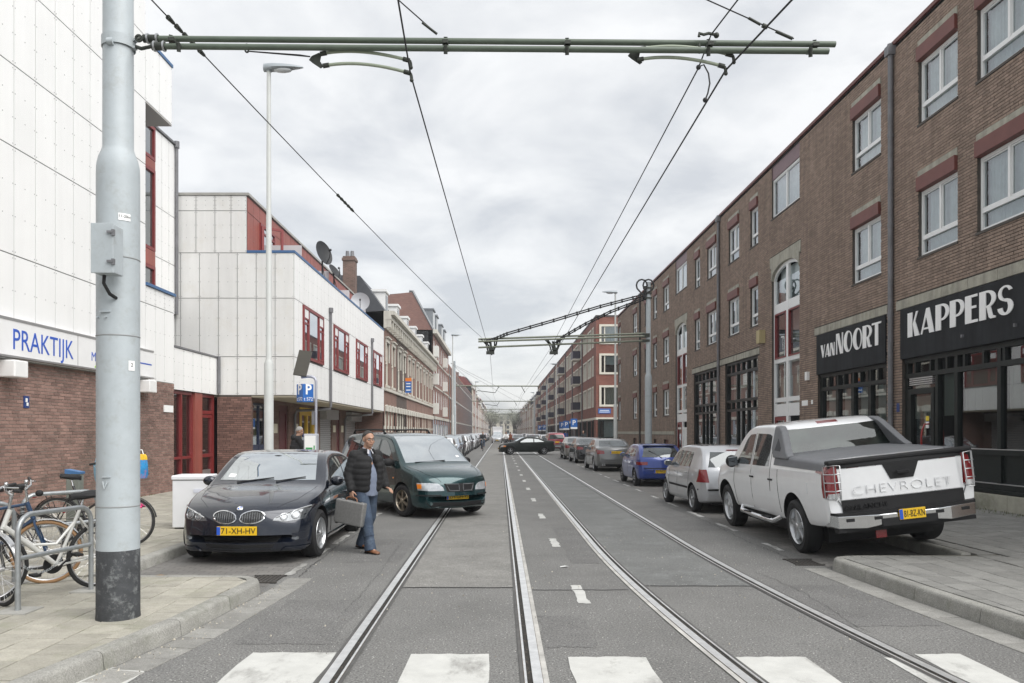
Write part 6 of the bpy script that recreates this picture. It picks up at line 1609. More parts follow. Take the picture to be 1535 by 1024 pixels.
def make_car(name, s, label, cat='car', group=None):
    root = thing(name, label, cat, (0,0,0), 0, group)
    me = body_mesh(name, s, PLAST); bo = obj('body', me, None, root)
    bvh = BVHTree.FromObject(bo, bpy.context.evaluated_depsgraph_get()) if False else None
    bm = bmesh.new(); bm.from_mesh(me); bvh = BVHTree.FromBMesh(bm); bm.free()
    for ft_ in s['feats']:
        nm, ax, lo, hi, mat = ft_[:5]; off = ft_[5] if len(ft_) > 5 else .004
        n = ft_[6] if len(ft_) > 6 else 8; mm = ft_[7] if len(ft_) > 7 else 5
        obj(nm, patch(bvh, ax, lo, hi, off, n, mm), mat, root, smooth=40)
        if ax == 'side': obj(nm, patch(bvh, 'sidel', lo, hi, off, n, mm), mat, root, smooth=40)
        if ax in ('front','rear') and min(p[0] for p in lo) > .02:   # a pair
            obj(nm, patch(bvh, ax, [(-a,b) for a,b in lo], [(-a,b) for a,b in hi], off, n), mat, root, smooth=40)
    for ln in s.get('gaps', []):
        for ax in ('side','sidel'): obj('door_gap', line_on(bvh, ax, ln, .005, .0, 6), SEAMM, root)
    for y, z in s.get('handles', []):
        for ax in ('side','sidel'):
            p, q = hitp(bvh, ax, y, z); m = MB(); m.cbox((p.x+q.x*.012,y,z),(.022,.17,.028)); obj('door_handle', m, s.get('handle_mat', s['paint']), root, bevel=.008)
    for (y, z) in s.get('mirrors', []):
        for sd, ax in ((1,'side'),(-1,'sidel')): p, q = hitp(bvh, ax, y, z-.06); mirror(root, p.x, y, z, sd, s.get('mirror_mat', s['paint']), s.get('mirror_size', (.10,.06,.075)))
    for i, yw in enumerate(s['axles']):
        for sd in (1,-1): wheel_parts(root, sd*(s['W']/2 - s.get('ww',.20)/2 - .015), yw, s['wr'], sd, s.get('rim'), s.get('spokes',5), s.get('wheel','five'), s.get('ww',.20), s.get('steer',0) if i else 0)
    m = MB(); m.box((-s['W']/2+.28, s['axles'][0]-.5, .2),(s['W']/2-.28, s['axles'][1]+.4, .42)); obj('underbody', m, PLAST, root)
    return root, bvh
def arcx(u, y0, k, n=7): return [(-u + 2*u*i/(n-1), y0 - k*((-u + 2*u*i/(n-1)))**2) for i in range(n)]

# ---------------- dark saloon, left, facing the camera
PB = paint('dark_blue_black_paint', (.009,.013,.024), .35, .2)
sal = dict(L=4.84, W=1.85, wr=.335, axles=(-1.33,1.56), paint=PB, tum=.36, kf=.34, kr=.16, rc=.07,
  top=[(-2.42,.55),(-2.40,.80),(-2.34,1.02),(-2.22,1.08),(-1.78,1.10),(-1.05,1.36),(-.6,1.435),(-.1,1.455),(.3,1.425),(1.12,1.03),(1.22,.985),(1.75,.895),(2.16,.79),(2.32,.70),(2.40,.52),(2.42,.40)],
  bot=[(-2.42,.45),(-2.35,.28),(-1.9,.21),(1.9,.18),(2.34,.17),(2.405,.22),(2.42,.30)],
  half=[(-2.42,.72),(-2.3,.83),(-1.9,.90),(-1.0,.922),(.8,.922),(1.6,.918),(2.05,.885),(2.3,.83),(2.42,.74)],
  belt=[(-2.42,1.0),(-1.8,.98),(0,.95),(1.2,.91),(2.0,.80),(2.42,.66)], rim=ALLOY, wheel='multi', spokes=7, ww=.24, steer=R(-4), mirrors=[(.78,1.02)], mirror_mat=PB,
  handles=[(-.15,.80),(-1.0,.82)])
wsk = .16
sal['feats'] = [
  ('windscreen','top', arcx(.70,1.13,wsk), arcx(.565,.36,wsk), WSG, .004, 12),
  ('rear_window','top', arcx(.60,-1.08,-.1), arcx(.66,-1.72,-.1), RWG, .004, 10),
  ('window_surround','side', [(-1.55,.985),(.85,.945)], [(-1.15,1.26),(-.7,1.37),(0,1.39),(.35,1.33),(.5,1.24)], PLAST, .002, 14),
  ('side_window','side', [(-.27,.99),(.72,.965)], [(-.25,1.355),(.05,1.36),(.3,1.31),(.42,1.24)], SDG, .006, 12),
  ('side_window','side', [(-1.25,1.0),(-.33,.99)], [(-1.02,1.27),(-.7,1.34),(-.31,1.355)], SDG, .006, 10),
  ('headlight','front', [(.43,.585),(.60,.575),(.80,.60)], [(.45,.62),(.62,.69),(.86,.765)], LAMPD, .006, 10),
  ('lower_intake','front', [(-.40,.205),(.40,.205)], [(-.54,.40),(.54,.40)], PLAST, .003, 12),
  ('fog_light','front', [(.66,.335),(.70,.325),(.74,.335)], [(.66,.37),(.70,.38),(.74,.37)], LAMPD, .008, 6),
  ('bumper_corner','front', [(.52,.20),(.84,.20)], [(.60,.245),(.84,.245)], PB, .02, 6),
  ('side_skirt','side', [(-.95,.20),(1.15,.20)], [(-.95,.26),(1.15,.26)], PB, .018, 8)]
sal['gaps'] = [[(.98,.30),(1.02,.55),(.95,.90)], [(-.30,.28),(-.29,.92)], [(-1.35,.75),(-1.22,.95)]]
car, bv = make_car('saloon_car', sal, 'dark blue black saloon parked facing the camera in the left bay')
for sd in (-1, 1):
    ring = [(sd*(.178+.142*math.cos(a) + .02*math.sin(a)), .635+.078*math.sin(a)*(1.0)) for a in [2*math.pi*k/24 for k in range(24)]]
    ring = [(sd*.178 + (x-sd*.178)*(1 if abs(math.sin(2*math.pi*k/24)) < .2 else 1.08), z) for k, (x, z) in enumerate(ring)]
    lo = sorted([p for p in ring if p[1] <= .636]); hi = sorted([p for p in ring if p[1] >= .634])
    g = obj('kidney_grille', patch(bv, 'front', lo, hi, .003, 10), PLAST, car, smooth=40)
    obj('grille_rim', line_on(bv, 'front', ring, .011, .010, 2, True), CHROME, g, smooth=60)
    m = MB()
    for k in range(9):
        x = sd*.178 + (-.12+.24*k/8); hh = .068*math.sqrt(max(.05,1-((x-sd*.178)/.142)**2)); line_on(bv, 'front', [(x,.635-hh),(x,.635+hh)], .003, .012, 3, mb=m)
    o = obj('grille_bar', m, LAMPD, g, smooth=60); o['kind'] = 'stuff'
    for x, rr in ((sd*.56,.042),(sd*.70,.052)):
        z = .632 if rr < .05 else .655
        obj('lamp_ring', line_on(bv, 'front', oval(x,z,rr,rr,14), .006, .010, 1, True), ALLOY, car, smooth=60)
        obj('lamp_lens', patch(bv, 'front', *disc(x, z, rr*.62), .012, 8), M('lamp_glass_grey', (.30,.32,.34), .1, .4, coat=1), car, smooth=40)
    obj('lamp_brow', line_on(bv, 'front', [(sd*.47,.625),(sd*.62,.69),(sd*.84,.755)], .009, .008, 6), CHROME, car, smooth=60)
    obj('bonnet_gap', line_on(bv, 'top', [(sd*.46,2.2),(sd*.66,1.9),(sd*.745,1.5),(sd*.76,1.2)], .0025, .0, 6), SEAMM, car)
p, q = hitp(bv, 'front', 0, .745); m = MB(); X = Matrix.Translation(p+q*.008) @ q.to_track_quat('Z','Y').to_matrix().to_4x4()
m.lathe([(.001,.006),(.035,.004),(.041,0)], 20, 0, X); m.lathe([(.027,.0065),(.027,.0075),(.001,.0085)], 20, 1, X); [m.cbox((.012*a,.012*b,.0088),(.02,.02,.002),2,X) for a, b in ((1,1),(-1,-1))]
obj('round_badge', m, [CHROME, LETW, PBLUE], car, smooth=40)
p, q = hitp(bv, 'front', 0, .465); plate(car, p.y+.014, .468, 1, '71-XH-HV', w=.52, h=.115)
m = MB(); m.tube([hitp(bv,'top',.42,1.17)[0]+Vector((0,0,.012)), hitp(bv,'top',-.1,1.09)[0]+Vector((0,0,.02))], .008, 5); m.tube([hitp(bv,'top',-.15,1.17)[0]+Vector((0,0,.012)), hitp(bv,'top',-.55,1.03)[0]+Vector((0,0,.02))], .008, 5); obj('wiper', m, PLAST, car)
m = MB(); p, q = hitp(bv,'top',0,.52); m.ball(p-q*.02+Vector((0,0,-.0)), (.09,.02,.035), n=10, m=6); obj('inner_mirror', m, PLAST, car, smooth=60)
obj('screen_sticker', patch(bv, 'top', [(.50,1.02),(.60,.995)], [(.49,.95),(.59,.925)], .007, 3), LETW, car)
car.location = (-3.42, 10.22+2.42, 0); car.rotation_euler = (0,0,R(180))

# ---------------- dark green people carrier, nosing out of the left bay
PG = paint('dark_green_blue_paint', (.010,.043,.048), .55, .24)
van = dict(L=4.73, W=1.83, wr=.33, axles=(-1.50,1.42), paint=PG, tum=.30, kf=.36, kr=.12, rc=.08, rh=.10,
  top=[(-2.365,.55),(-2.33,.9),(-2.27,1.15),(-2.06,1.60),(-1.92,1.67),(-1.1,1.72),(.1,1.70),(.42,1.655),(1.42,1.09),(1.52,1.045),(2.0,.93),(2.23,.82),(2.33,.66),(2.365,.45)],
  bot=[(-2.365,.45),(-2.3,.3),(-1.9,.22),(1.9,.21),(2.28,.20),(2.35,.26),(2.365,.34)],
  half=[(-2.365,.78),(-2.2,.87),(-1.5,.91),(.8,.912),(1.5,.90),(2.0,.86),(2.25,.80),(2.365,.70)],
  belt=[(-2.365,1.05),(0,1.02),(1.3,.98),(1.9,.86),(2.365,.68)], rim=M('bronze_rim', (.34,.30,.24), .35, .8), wheel='multi', spokes=6, steer=R(9), ww=.21, mirrors=[(.92,1.10)], mirror_mat=PLAST, mirror_size=(.12,.07,.085),
  handles=[(.02,.86),(-.45,.86)], handle_mat=PG)
van['feats'] = [
  ('windscreen','top', arcx(.745,1.42,.16), arcx(.61,.52,.16), WSG, .006, 14),
  ('side_window','side', [(.12,1.05),(1.08,1.035)], [(.12,1.57),(.32,1.56),(.46,1.49)], SDG, .005, 10),
  ('side_window','side', [(-1.0,1.06),(.02,1.05)], [(-1.0,1.57),(.02,1.575)], SDG, .005, 8),
  ('side_window','side', [(-2.12,1.08),(-1.1,1.06)], [(-1.94,1.52),(-1.1,1.565)], SDG, .005, 8),
  ('rear_window','rear', [(-.70,1.1),(.70,1.1)], [(-.62,1.52),(.62,1.52)], TINT, .004, 8),
  ('headlight','front', [(.36,.56),(.60,.555),(.80,.57)], [(.38,.63),(.46,.70),(.62,.715),(.80,.715)], LAMPC, .008, 10),
  ('indicator','front', [(.755,.60),(.80,.60)], [(.75,.69),(.80,.69)], AMB, .014, 4),
  ('grille_frame','front', [(-.30,.535),(.30,.535)], [(-.36,.70),(.36,.70)], PLAST, .006, 10),
  ('bumper_strip','front', [(.42,.455),(.82,.455)], [(.42,.48),(.82,.48)], PLAST, .012, 8),
  ('lower_intake','front', [(-.62,.24),(.62,.24)], [(-.70,.33),(.70,.33)], PLAST, .004, 10),
  ('side_moulding','side', [(-1.1,.46),(1.0,.46)], [(-1.1,.53),(1.0,.53)], PG, .016, 8)]
van['gaps'] = [[(1.1,.32),(1.16,.7),(1.1,1.0)], [(.07,.28),(.07,1.58)], [(-1.05,.28),(-1.05,1.57)]]
car, bv = make_car('people_carrier', van, 'dark green people carrier turned out across the left tram rail')
for sd in (-1,1):
    o = obj('grille_opening', patch(bv, 'front', [(sd*.045,.56),(sd*.25,.56)], [(sd*.05,.68),(sd*.31,.68)], .010, 6), SEAMM, car)
    obj('grille_rim', line_on(bv, 'front', [(sd*.045,.555),(sd*.25,.555),(sd*.315,.685),(sd*.05,.685)], .007, .014, 4, True), GREYPL, car, smooth=60)
    m = MB(); rr = [(sd*.56,y,z) for y, z in ((-1.9,1.70),(-1.8,1.79),(-.9,1.80),(-.2,1.79),(-.05,1.71))]; m.tube(rr, .018, 8); 
    for y in (-1.8,-.9,-.15): m.cyl((sd*.56,y,1.68),(sd*.56,y,1.79), .016, n=6)
    obj('roof_rail', m, PLAST, car, smooth=60)
    m = MB(); p, q = hitp(bv, 'side' if sd > 0 else 'sidel', 1.05, .78); m.ball(p, (.012,.03,.02), n=8, m=5); obj('side_repeater', m, AMB, car)
    obj('bonnet_gap', line_on(bv, 'top', [(sd*.40,2.24),(sd*.62,2.0),(sd*.74,1.6),(sd*.77,1.45)], .004, 0, 6), SEAMM, car)
for y in (-1.7,-.6):
    m = MB(); m.tube([(-.56,y,1.79),(0,y,1.795),(.56,y,1.79)], .014, 6); obj('roof_bar', m, PLAST, car, smooth=60)
p, q = hitp(bv, 'front', .0, .41); plate(car, p.y+.045, .425, 1, 'ZH-GH-95', x=.0)
m = MB(); m.tube([hitp(bv,'top',.55,1.38)[0]+Vector((0,0,.012)), hitp(bv,'top',-.15,1.40)[0]+Vector((0,0,.02))], .008, 5); obj('wiper', m, PLAST, car)
obj('screen_sticker', patch(bv, 'top', [(-.62,1.22),(-.54,1.24)], [(-.61,1.15),(-.53,1.17)], .007, 3), LETW, car)
# front axle midpoint stands near (-1.28, 16.6)
a = R(180+33); fx, fy = -math.sin(a), math.cos(a)
car.rotation_euler = (0,0,a); car.location = (-1.30 - fx*1.42, 16.75 - fy*1.42, .012)

# ---------------- white pickup, right, back to the camera
PW = paint('white_car_paint', (.78,.79,.80), .0, .3)
pk = dict(L=5.60, W=2.02, wr=.395, axles=(-1.58,1.70), paint=PW, tum=.30, kf=.25, kr=.05, rc=.05, rh=.07, gap=.085, lift=.02, crown=.015,
  top=[(-2.80,.66),(-2.785,.80),(-2.77,1.28),(-2.74,1.345),(-2.6,1.36),(-1.02,1.395),(-.98,1.40),(-.80,1.76),(-.66,1.83),(-.3,1.865),(.35,1.855),(.62,1.81),(1.42,1.30),(1.52,1.25),(2.3,1.14),(2.62,1.02),(2.76,.75),(2.80,.52)],
  bot=[(-2.80,.60),(-2.70,.52),(-2.2,.46),(-.9,.43),(1.0,.43),(2.4,.43),(2.74,.40),(2.80,.44)],
  half=[(-2.80,.955),(-2.70,.985),(-2.0,1.0),(-1.0,.99),(1.0,.99),(2.2,1.0),(2.6,.94),(2.80,.84)],
  belt=[(-2.80,1.22),(-1.0,1.20),(1.2,1.17),(2.0,1.05),(2.80,.80)], rim=ALLOY, wheel='five', spokes=5, ww=.27, mirrors=[(1.02,1.26)], mirror_mat=PLAST, mirror_size=(.11,.09,.11),
  handles=[(.18,1.03),(-.70,1.03)], handle_mat=PLAST, g=[(0,.93),(.06,.965),(.25,.99),(.55,1.0),(.82,.99),(1,.965)])
pk['feats'] = [
  ('windscreen','top', arcx(.78,1.38,.08), arcx(.66,.66,.08), WSG, .004, 10),
  ('rear_window','rear', [(-.86,1.41),(.86,1.41)], [(-.70,1.765),(.70,1.765)], TINT, .010, 14),
  ('side_window','side', [(.30,1.22),(1.06,1.21)], [(.27,1.72),(.52,1.71),(.66,1.63)], SDG, .005, 8),
  ('side_window','side', [(-.58,1.22),(.18,1.22)], [(-.52,1.69),(-.42,1.72),(.16,1.73)], SDG, .005, 8),
  ('bed_cover','top', [(-.905,-2.765),(.905,-2.765)], [(-.905,-.985),(.905,-.985)], GREYPL, .012, 14),
  ('bed_rail','side', [(-2.62,1.245),(-.82,1.255)], [(-2.68,1.362),(-.84,1.40)], GREYPL, .014, 16, 16),
  ('tailgate','rear', [(-.80,.86),(.80,.86)], [(-.82,1.262),(.82,1.262)], PW, .020, 8),
  ('tailgate_lip','rear', [(-.92,1.27),(.92,1.27)], [(-.90,1.335),(.90,1.335)], PLAST, .026, 8),
  ('tailgate_band','rear', [(-.80,.665),(.80,.665)], [(-.80,.85),(.80,.85)], PLAST, .016, 8),
  ('tail_light','rear', [(.835,.90),(.955,.90)], [(.815,1.30),(.95,1.30)], REDL, .022, 4),
  ('tail_light_wrap','side', [(-2.76,.90),(-2.66,.90)], [(-2.755,1.30),(-2.60,1.30)], REDL, .010, 4),
  ('reverse_light','rear', [(.84,.885),(.955,.885)], [(.837,.95),(.955,.95)], LAMPC, .026, 4),
  ('handle_recess','rear', [(-.15,1.07),(.15,1.07)], [(-.24,1.28),(.24,1.28)], PLAST, .030, 6),
  ('third_light','top', [(-.16,-.72),(.16,-.72)], [(-.16,-.64),(.16,-.64)], REDL, .006, 4),
  ('fuel_flap','side', [(-2.16,.92),(-2.02,.92)], [(-2.16,1.07),(-2.02,1.07)], PW, .006, 4),
  ('headlight','front', [(.62,.80),(.88,.80)], [(.62,.98),(.86,.98)], LAMPC, .01, 6),
  ('grille','front', [(-.56,.72),(.56,.72)], [(-.56,.98),(.56,.98)], PLAST, .01, 6)]
pk['gaps'] = [[(1.12,.5),(1.18,.9),(1.1,1.18)], [(.24,.5),(.23,1.74)], [(-.66,.85),(-.66,1.2),(-.6,1.7)], [(-1.02,.55),(-.98,1.2)]]
car, bv = make_car('pickup_truck', pk, 'white double cab pickup truck with grey sail panels, right wheels on the kerb', 'pickup')
for sd in (-1, 1):
    def sx(y, z, d): return Vector((sd*(.945 - (z-1.38)*.36 - d), y, z))
    m = MB(); m.prism([(-.60,1.845),(-.78,1.835),(-.92,1.77),(-1.28,1.47),(-1.40,1.405),(-1.38,1.36),(-.80,1.37),(-.66,1.5)], sx, 0, .11)
    o = obj('sail_panel', m, GREYPL, car, bevel=.02); bm = bmesh.new(); bm.from_mesh(o.data); bmesh.ops.recalc_face_normals(bm, faces=bm.faces); bm.to_mesh(o.data); bm.free()
    m = MB(); m.prism([(-.82,1.48),(-.88,1.66),(-1.06,1.52),(-1.06,1.47)], sx, -.004, .004); m2_ = obj('sail_recess', m, M('sail_recess_grey', (.05,.053,.06), .7), o)
    # wire guards over the tail lights
    m = MB(); y0 = -2.83
    for x0, x1 in (((.82,.97),) ): 
        m.tube([(sd*.825,y0,.88),(sd*.805,y0,1.315),(sd*.90,y0-.02,1.325),(sd*.985,-2.72,1.31),(sd*.985,-2.72,.89),(sd*.90,y0-.02,.875)], .008, 6, closed=True)
        for z in (.99,1.10,1.21): m.tube([(sd*.815,y0,z),(sd*.92,y0-.02,z),(sd*.985,-2.72,z)], .007, 6)
        m.tube([(sd*.90,y0-.02,.875),(sd*.895,y0-.02,1.32)], .007, 6)
    obj('light_guard', m, ALLOY, car, smooth=60)
    m = MB(); m.tube([(sd*.93,.95,.47),(sd*1.0,.82,.40),(sd*1.01,.2,.385),(sd*1.01,-.75,.385),(sd*.93,-.9,.46)], .042, 10); rb_ = obj('running_board', m, CHROME, car, smooth=60)
    m = MB(); m.cbox((sd*1.01,.45,.425),(.07,.34,.014)); m.cbox((sd*1.01,-.45,.425),(.07,.34,.014)); obj('step_pad', m, PLAST, rb_, kind='stuff')
m = MB(); m.box((-.95,-2.80,1.325),(.95,-2.69,1.385)); obj('tailgate_cap', m, PLAST, car, bevel=.02)
m = MB(); m.cbox((0,-2.845,1.155),(.17,.03,.05)); obj('tailgate_handle', m, SEAMM, car, bevel=.012)
# rear bumper
m = MB(); rings = []
for x, yy, z0, z1 in ((-.95,-2.72,.50,.70),(-.90,-2.83,.48,.69),(-.55,-2.885,.46,.68),(-.32,-2.89,.49,.665),(.32,-2.89,.49,.665),(.55,-2.885,.46,.68),(.90,-2.83,.48,.69),(.95,-2.72,.50,.70)):
    rings.append([(x,yy+.16,z0),(x,yy,z0+.02),(x,yy,z1-.03),(x,yy+.02,z1-.008),(x,yy+.18,z1)])
m.loft(rings, 0); bo = obj('rear_bumper', m, [CHROME], car, bevel=.008)
m = MB(); rings = [[(x,yy-.01,z1-.03),(x,yy-.01,z1+.004),(x,yy+.2,z1+.012),(x,yy+.2,z1-.02)] for x, yy, z0, z1 in ((-.95,-2.72,.5,.7),(-.90,-2.83,.48,.69),(-.55,-2.885,.46,.68),(.55,-2.885,.46,.68),(.90,-2.83,.48,.69),(.95,-2.72,.5,.7))]; m.loft(rings); obj('bumper_pad', m, PLAST, bo)
m = MB(); m.cbox((0,-2.87,.535),(.72,.07,.10)); m.cbox((-.40,-2.892,.60),(.10,.01,.04)); m.cbox((.40,-2.892,.60),(.10,.01,.04)); m.cbox((-.75,-2.862,.60),(.10,.01,.04)); m.cbox((.75,-2.862,.60),(.10,.01,.04)); m.box((-.90,-2.82,.44),(.90,-2.70,.49)); obj('bumper_trim', m, PLAST, bo)
plate(car, -2.91, .615, -1, '81-BZ-KN', w=.34, h=.135, x=.03)
X = frame_mat((.0,-2.804,.965), (1,0,0), (0,0,1)); text_obj('tailgate_lettering', 'CHEVROLET', PW, X, .175, car, .006, sx=1.32, off=-.006, spacing=1.05)
X = frame_mat((-.50,-2.806,.755), (1,0,0), (0,0,1)); text_obj('band_lettering', 'AVALANCHE', SEAMM, X, .09, car, .008, sx=1.1)
m = MB(); m.cbox((-.30,-2.70,.36),(.14,.02,.10)); obj('tow_reflector', m, REDL, car)
m = MB(); m.box((-.62,-2.4,.34),(.62,-1.2,.5)); m.cyl((-.7,-1.58,.38),(.7,-1.58,.38), .09, n=10); obj('rear_axle', m, PLAST, car)
roll = math.asin((zr(6.2)-.0+.02)/1.72)
# pivot on the left tyre
car.rotation_euler = (0, -roll, R(.6)); lx = -.88
car.location = (4.43 + .88*math.cos(roll), 13.03, .0 + .88*math.sin(roll))

# ---------------- generic hatchback / saloon shapes
def hatch(L, W, H, col, wr=.30, ax=None, rear_rake=.42, hood=.86, belt=.93, wheel='steel', rim=None):
    h = L/2; ax = ax or (-h+.72, h-.80)
    s = dict(L=L, W=W, wr=wr, axles=ax, paint=col, tum=.33, kf=.26, kr=.12, rc=.06,
      top=[(-h,.55),(-h+.03,.80),(-h+.07,belt),(-h+.07+rear_rake,H-.07),(-h+.25+rear_rake,H-.015),(-.35,H),(.1,H-.02),(.38,H-.08),(h-.98,belt+.06),(h-.86,belt+.01),(h-.35,hood-.03),(h-.13,.74),(h-.04,.6),(h,.42)],
      bot=[(-h,.42),(-h+.06,.28),(-h+.4,.22),(h-.4,.2),(h-.06,.2),(h,.30)],
      half=[(-h,W*.40),(-h+.12,W*.46),(-h+.6,W*.494),(0,W*.5),(h-.8,W*.496),(h-.35,W*.46),(h-.1,W*.40),(h,W*.34)],
      belt=[(-h,belt+.03),(0,belt),(h-.9,belt-.04),(h,.66)], wheel=wheel, rim=rim, ww=.18, mirrors=[(h-1.25,belt+.08)])
    zt = H-.13; r = rear_rake; a_ = -h+.10+r*.35; b_ = h-1.08
    s['feats'] = [
      ('windscreen','top', arcx(W*.39,h-.98,.14), arcx(W*.33,.42,.14), WSG, .004, 10),
      ('side_window','side', [(.02,belt+.04),(b_,belt+.03)], [(.02,zt),(.28,zt-.02),(.46,zt-.10)], SDG, .005, 8),
      ('side_window','side', [(-.95,belt+.05),(-.06,belt+.04)], [(-.95,zt-.03),(-.06,zt)], SDG, .005, 8),
      ('headlight','front', [(W*.24,.57),(W*.43,.60)], [(W*.25,.70),(W*.43,.74)], LAMPC, .006, 6),
      ('grille','front', [(-W*.2,.60),(W*.2,.60)], [(-W*.21,.68),(W*.21,.68)], PLAST, .004, 6),
      ('lower_intake','front', [(-W*.33,.26),(W*.33,.26)], [(-W*.36,.36),(W*.36,.36)], PLAST, .004, 6)]
    s['gaps'] = [[(h-1.2,.3),(h-1.12,belt-.02)], [(-.02,.28),(-.02,zt)], [(-.98,.55),(-.95,zt-.05)]]
    s['handles'] = [(.18,belt-.10),(-.75,belt-.08)]
    return s
def rear_bits(car, bv, s, win, light, plate_at, txt, extra_light=None):
    obj('rear_window', patch(bv, 'rear', [(-win[0],win[2]),(win[0],win[2])], [(-win[1],win[3]),(win[1],win[3])], .004, 10), RWG, car, smooth=40)
    for sd in (-1,1): obj('tail_light', patch(bv, 'rear', [(sd*a,b) for a,b in light[0]], [(sd*a,b) for a,b in light[1]], .010, 6), REDL, car, smooth=40)
    if txt: p, q = hitp(bv, 'rear', 0, plate_at); plate(car, p.y-.014, plate_at, -1, txt)
# silver hatchback behind the pickup
PS = paint('silver_paint', (.50,.51,.53), .55, .32)
s = hatch(3.90, 1.65, 1.46, PS, .30, (-1.24,1.22), .40, wheel='multi', rim=ALLOY)
s['spokes'] = 6
po, bv = make_car('hatchback', s, 'silver hatchback parked in front of the white pickup')
rear_bits(po, bv, s, (.60,.50,1.0,1.32), ([(.60,.68),(.79,.68)], [(.64,.95),(.75,.95)]), .60, None)
po_p, q = hitp(bv,'rear',0,.42); plate(po, po_p.y-.015, .43, -1, '52-KD-RS')
m = MB(); patch(bv, 'rear', [(-.78,.505),(.78,.505)], [(-.78,.54),(.78,.54)], .012, 10, mb=m); obj('bumper_strip', m, PLAST, po)
obj('side_moulding', patch(bv, 'sidel', [(-.9,.50),(.75,.50)], [(-.9,.545),(.75,.545)], .012, 8), PLAST, po); obj('side_moulding', patch(bv, 'side', [(-.9,.50),(.75,.50)], [(-.9,.545),(.75,.545)], .012, 8), PLAST, po)
m = MB(); m.tube([(0,-1.36,1.45),(0,-1.50,1.66)], .006, 5); obj('aerial', m, PLAST, po)
for x in (.69,): obj('lamp_lens', patch(bv, 'rear', oval(x,.86,.05,.045)[9:][::-1] if False else [(x-.04,.83),(x+.04,.83)], [(x-.04,.90),(x+.04,.90)], .014, 4), LAMPC, po)
p, q = hitp(bv,'rear',.5,1.33); m = MB(); m.cbox((0,p.y-.02,1.365),(.30,.03,.022)); obj('third_light', m, REDL, po)
po.location = (4.98, 16.62+1.95, 0); po.rotation_euler = (0,0,R(1.5))
# bright blue small hatchback
PBL = paint('bright_blue_paint', (.018,.048,.25), .3, .3)
s = hatch(3.73, 1.59, 1.36, PBL, .285, (-1.16,1.20), .55, belt=.90, rim=M('dull_rim', (.25,.25,.26), .5, .5))
s['feats'][2] = ('side_window','side', [(-1.15,.96),(-.06,.94)], [(-.95,1.20),(-.06,1.24)], SDG, .005, 8)
sw, bv = make_car('hatchback', s, 'bright blue three door hatchback parked on the right')
rear_bits(sw, bv, s, (.62,.50,.95,1.25), ([(.46,.70),(.76,.70)], [(.46,.80),(.76,.80)]), .60, None)
p, q = hitp(bv,'rear',0,.50); plate(sw, p.y-.02, .50, -1, 'SJ-NG-13')
m = MB(); patch(bv, 'rear', [(-.75,.585),(.75,.585)], [(-.75,.615),(.75,.615)], .010, 8, mb=m); obj('bumper_strip', m, PLAST, sw)
m = MB(); m.tube([hitp(bv,'rear',.0,.93)[0]+Vector((0,-.02,0)), hitp(bv,'rear',-.38,1.16)[0]+Vector((0,-.025,0))], .011, 5); obj('wiper', m, PLAST, sw)
p, q = hitp(bv,'rear',0,1.31); m = MB(); m.cbox((0,p.y-.02,p.z+.0),(1.02,.14,.03)); obj('spoiler', m, PLAST, sw, bevel=.01)
sw.location = (5.12, 25.0+1.865, 0); sw.rotation_euler = (0,0,R(1))
def saloon(L, W, H, col, wr=.31):
    h = L/2; s = hatch(L, W, H, col, wr, (-h+.95,h-.85), .4, wheel='multi', rim=ALLOY)
    s['top'] = [(-h,.55),(-h+.02,.80),(-h+.07,1.0),(-h+.16,1.06),(-h+.62,1.09),(-h+1.38,H-.09),(-h+1.75,H-.01),(-.1,H),(.22,H-.03),(h-1.26,1.02),(h-1.16,.98),(h-.5,.86),(h-.2,.76),(h-.05,.6),(h,.42)]
    s['feats'][0] = ('windscreen','top', arcx(W*.385,h-1.3,.14), arcx(W*.32,.3,.14), WSG, .004, 10)
    s['feats'][1] = ('side_window','side', [(-.15,.97),(h-1.5,.96)], [(-.15,H-.13),(.12,H-.14),(.3,H-.22)], SDG, .005, 8)
    s['feats'][2] = ('side_window','side', [(-1.05,.99),(-.22,.97)], [(-.85,H-.19),(-.5,H-.14),(-.22,H-.13)], SDG, .005, 8)
    s['feats'].append(('rear_window','top', arcx(W*.36,-h+.70,-.1), arcx(W*.31,-h+1.34,-.1), RWG, .004, 8))
    s['gaps'] = [[(h-1.45,.3),(h-1.38,.93)], [(-.18,.28),(-.18,H-.15)], [(-1.15,.7),(-1.05,.95)]]
    s['mirrors'] = [(h-1.55,1.02)]
    return s
PGR = paint('steel_grey_paint', (.17,.175,.175), .5, .3)
s = saloon(4.58, 1.77, 1.45, PGR, .32)
cc, bv = make_car('saloon_car', s, 'steel grey saloon with twin exhausts on the right')
for sd in (-1,1): obj('tail_light', patch(bv, 'rear', [(sd*.50,.80),(sd*.80,.78)], [(sd*.52,.93),(sd*.82,.97)], .010, 6), REDL, cc, smooth=40)
p, q = hitp(bv,'rear',0,.86); plate(cc, p.y-.015, .86, -1, 'GG-PZ-12')
m = MB(); [m.cyl((sd*.55+dx,-2.30,.30),(sd*.55+dx,-2.05,.30), .04, n=10) for sd in (-1,1) for dx in (-.05,.05)]; obj('exhaust', m, CHROME, cc, smooth=50, kind='stuff')
m = MB(); patch(bv, 'rear', [(-.5,.25),(.5,.25)], [(-.5,.34),(.5,.34)], .006, 6, mb=m); obj('diffuser', m, PLAST, cc)
cc.location = (5.03, 34.6+2.29, 0); cc.rotation_euler = (0,0,R(1.5))
PBK = paint('black_car_paint', (.012,.012,.014), .2, .25)
s = saloon(4.55, 1.77, 1.44, PBK)
bk, bv = make_car('saloon_car', s, 'black saloon parked on the right beyond the steel grey one')
rear_ = [(sd, patch(bv, 'rear', [(sd*.48,.78),(sd*.80,.78)], [(sd*.48,.92),(sd*.80,.95)], .010, 6)) for sd in (-1,1)]
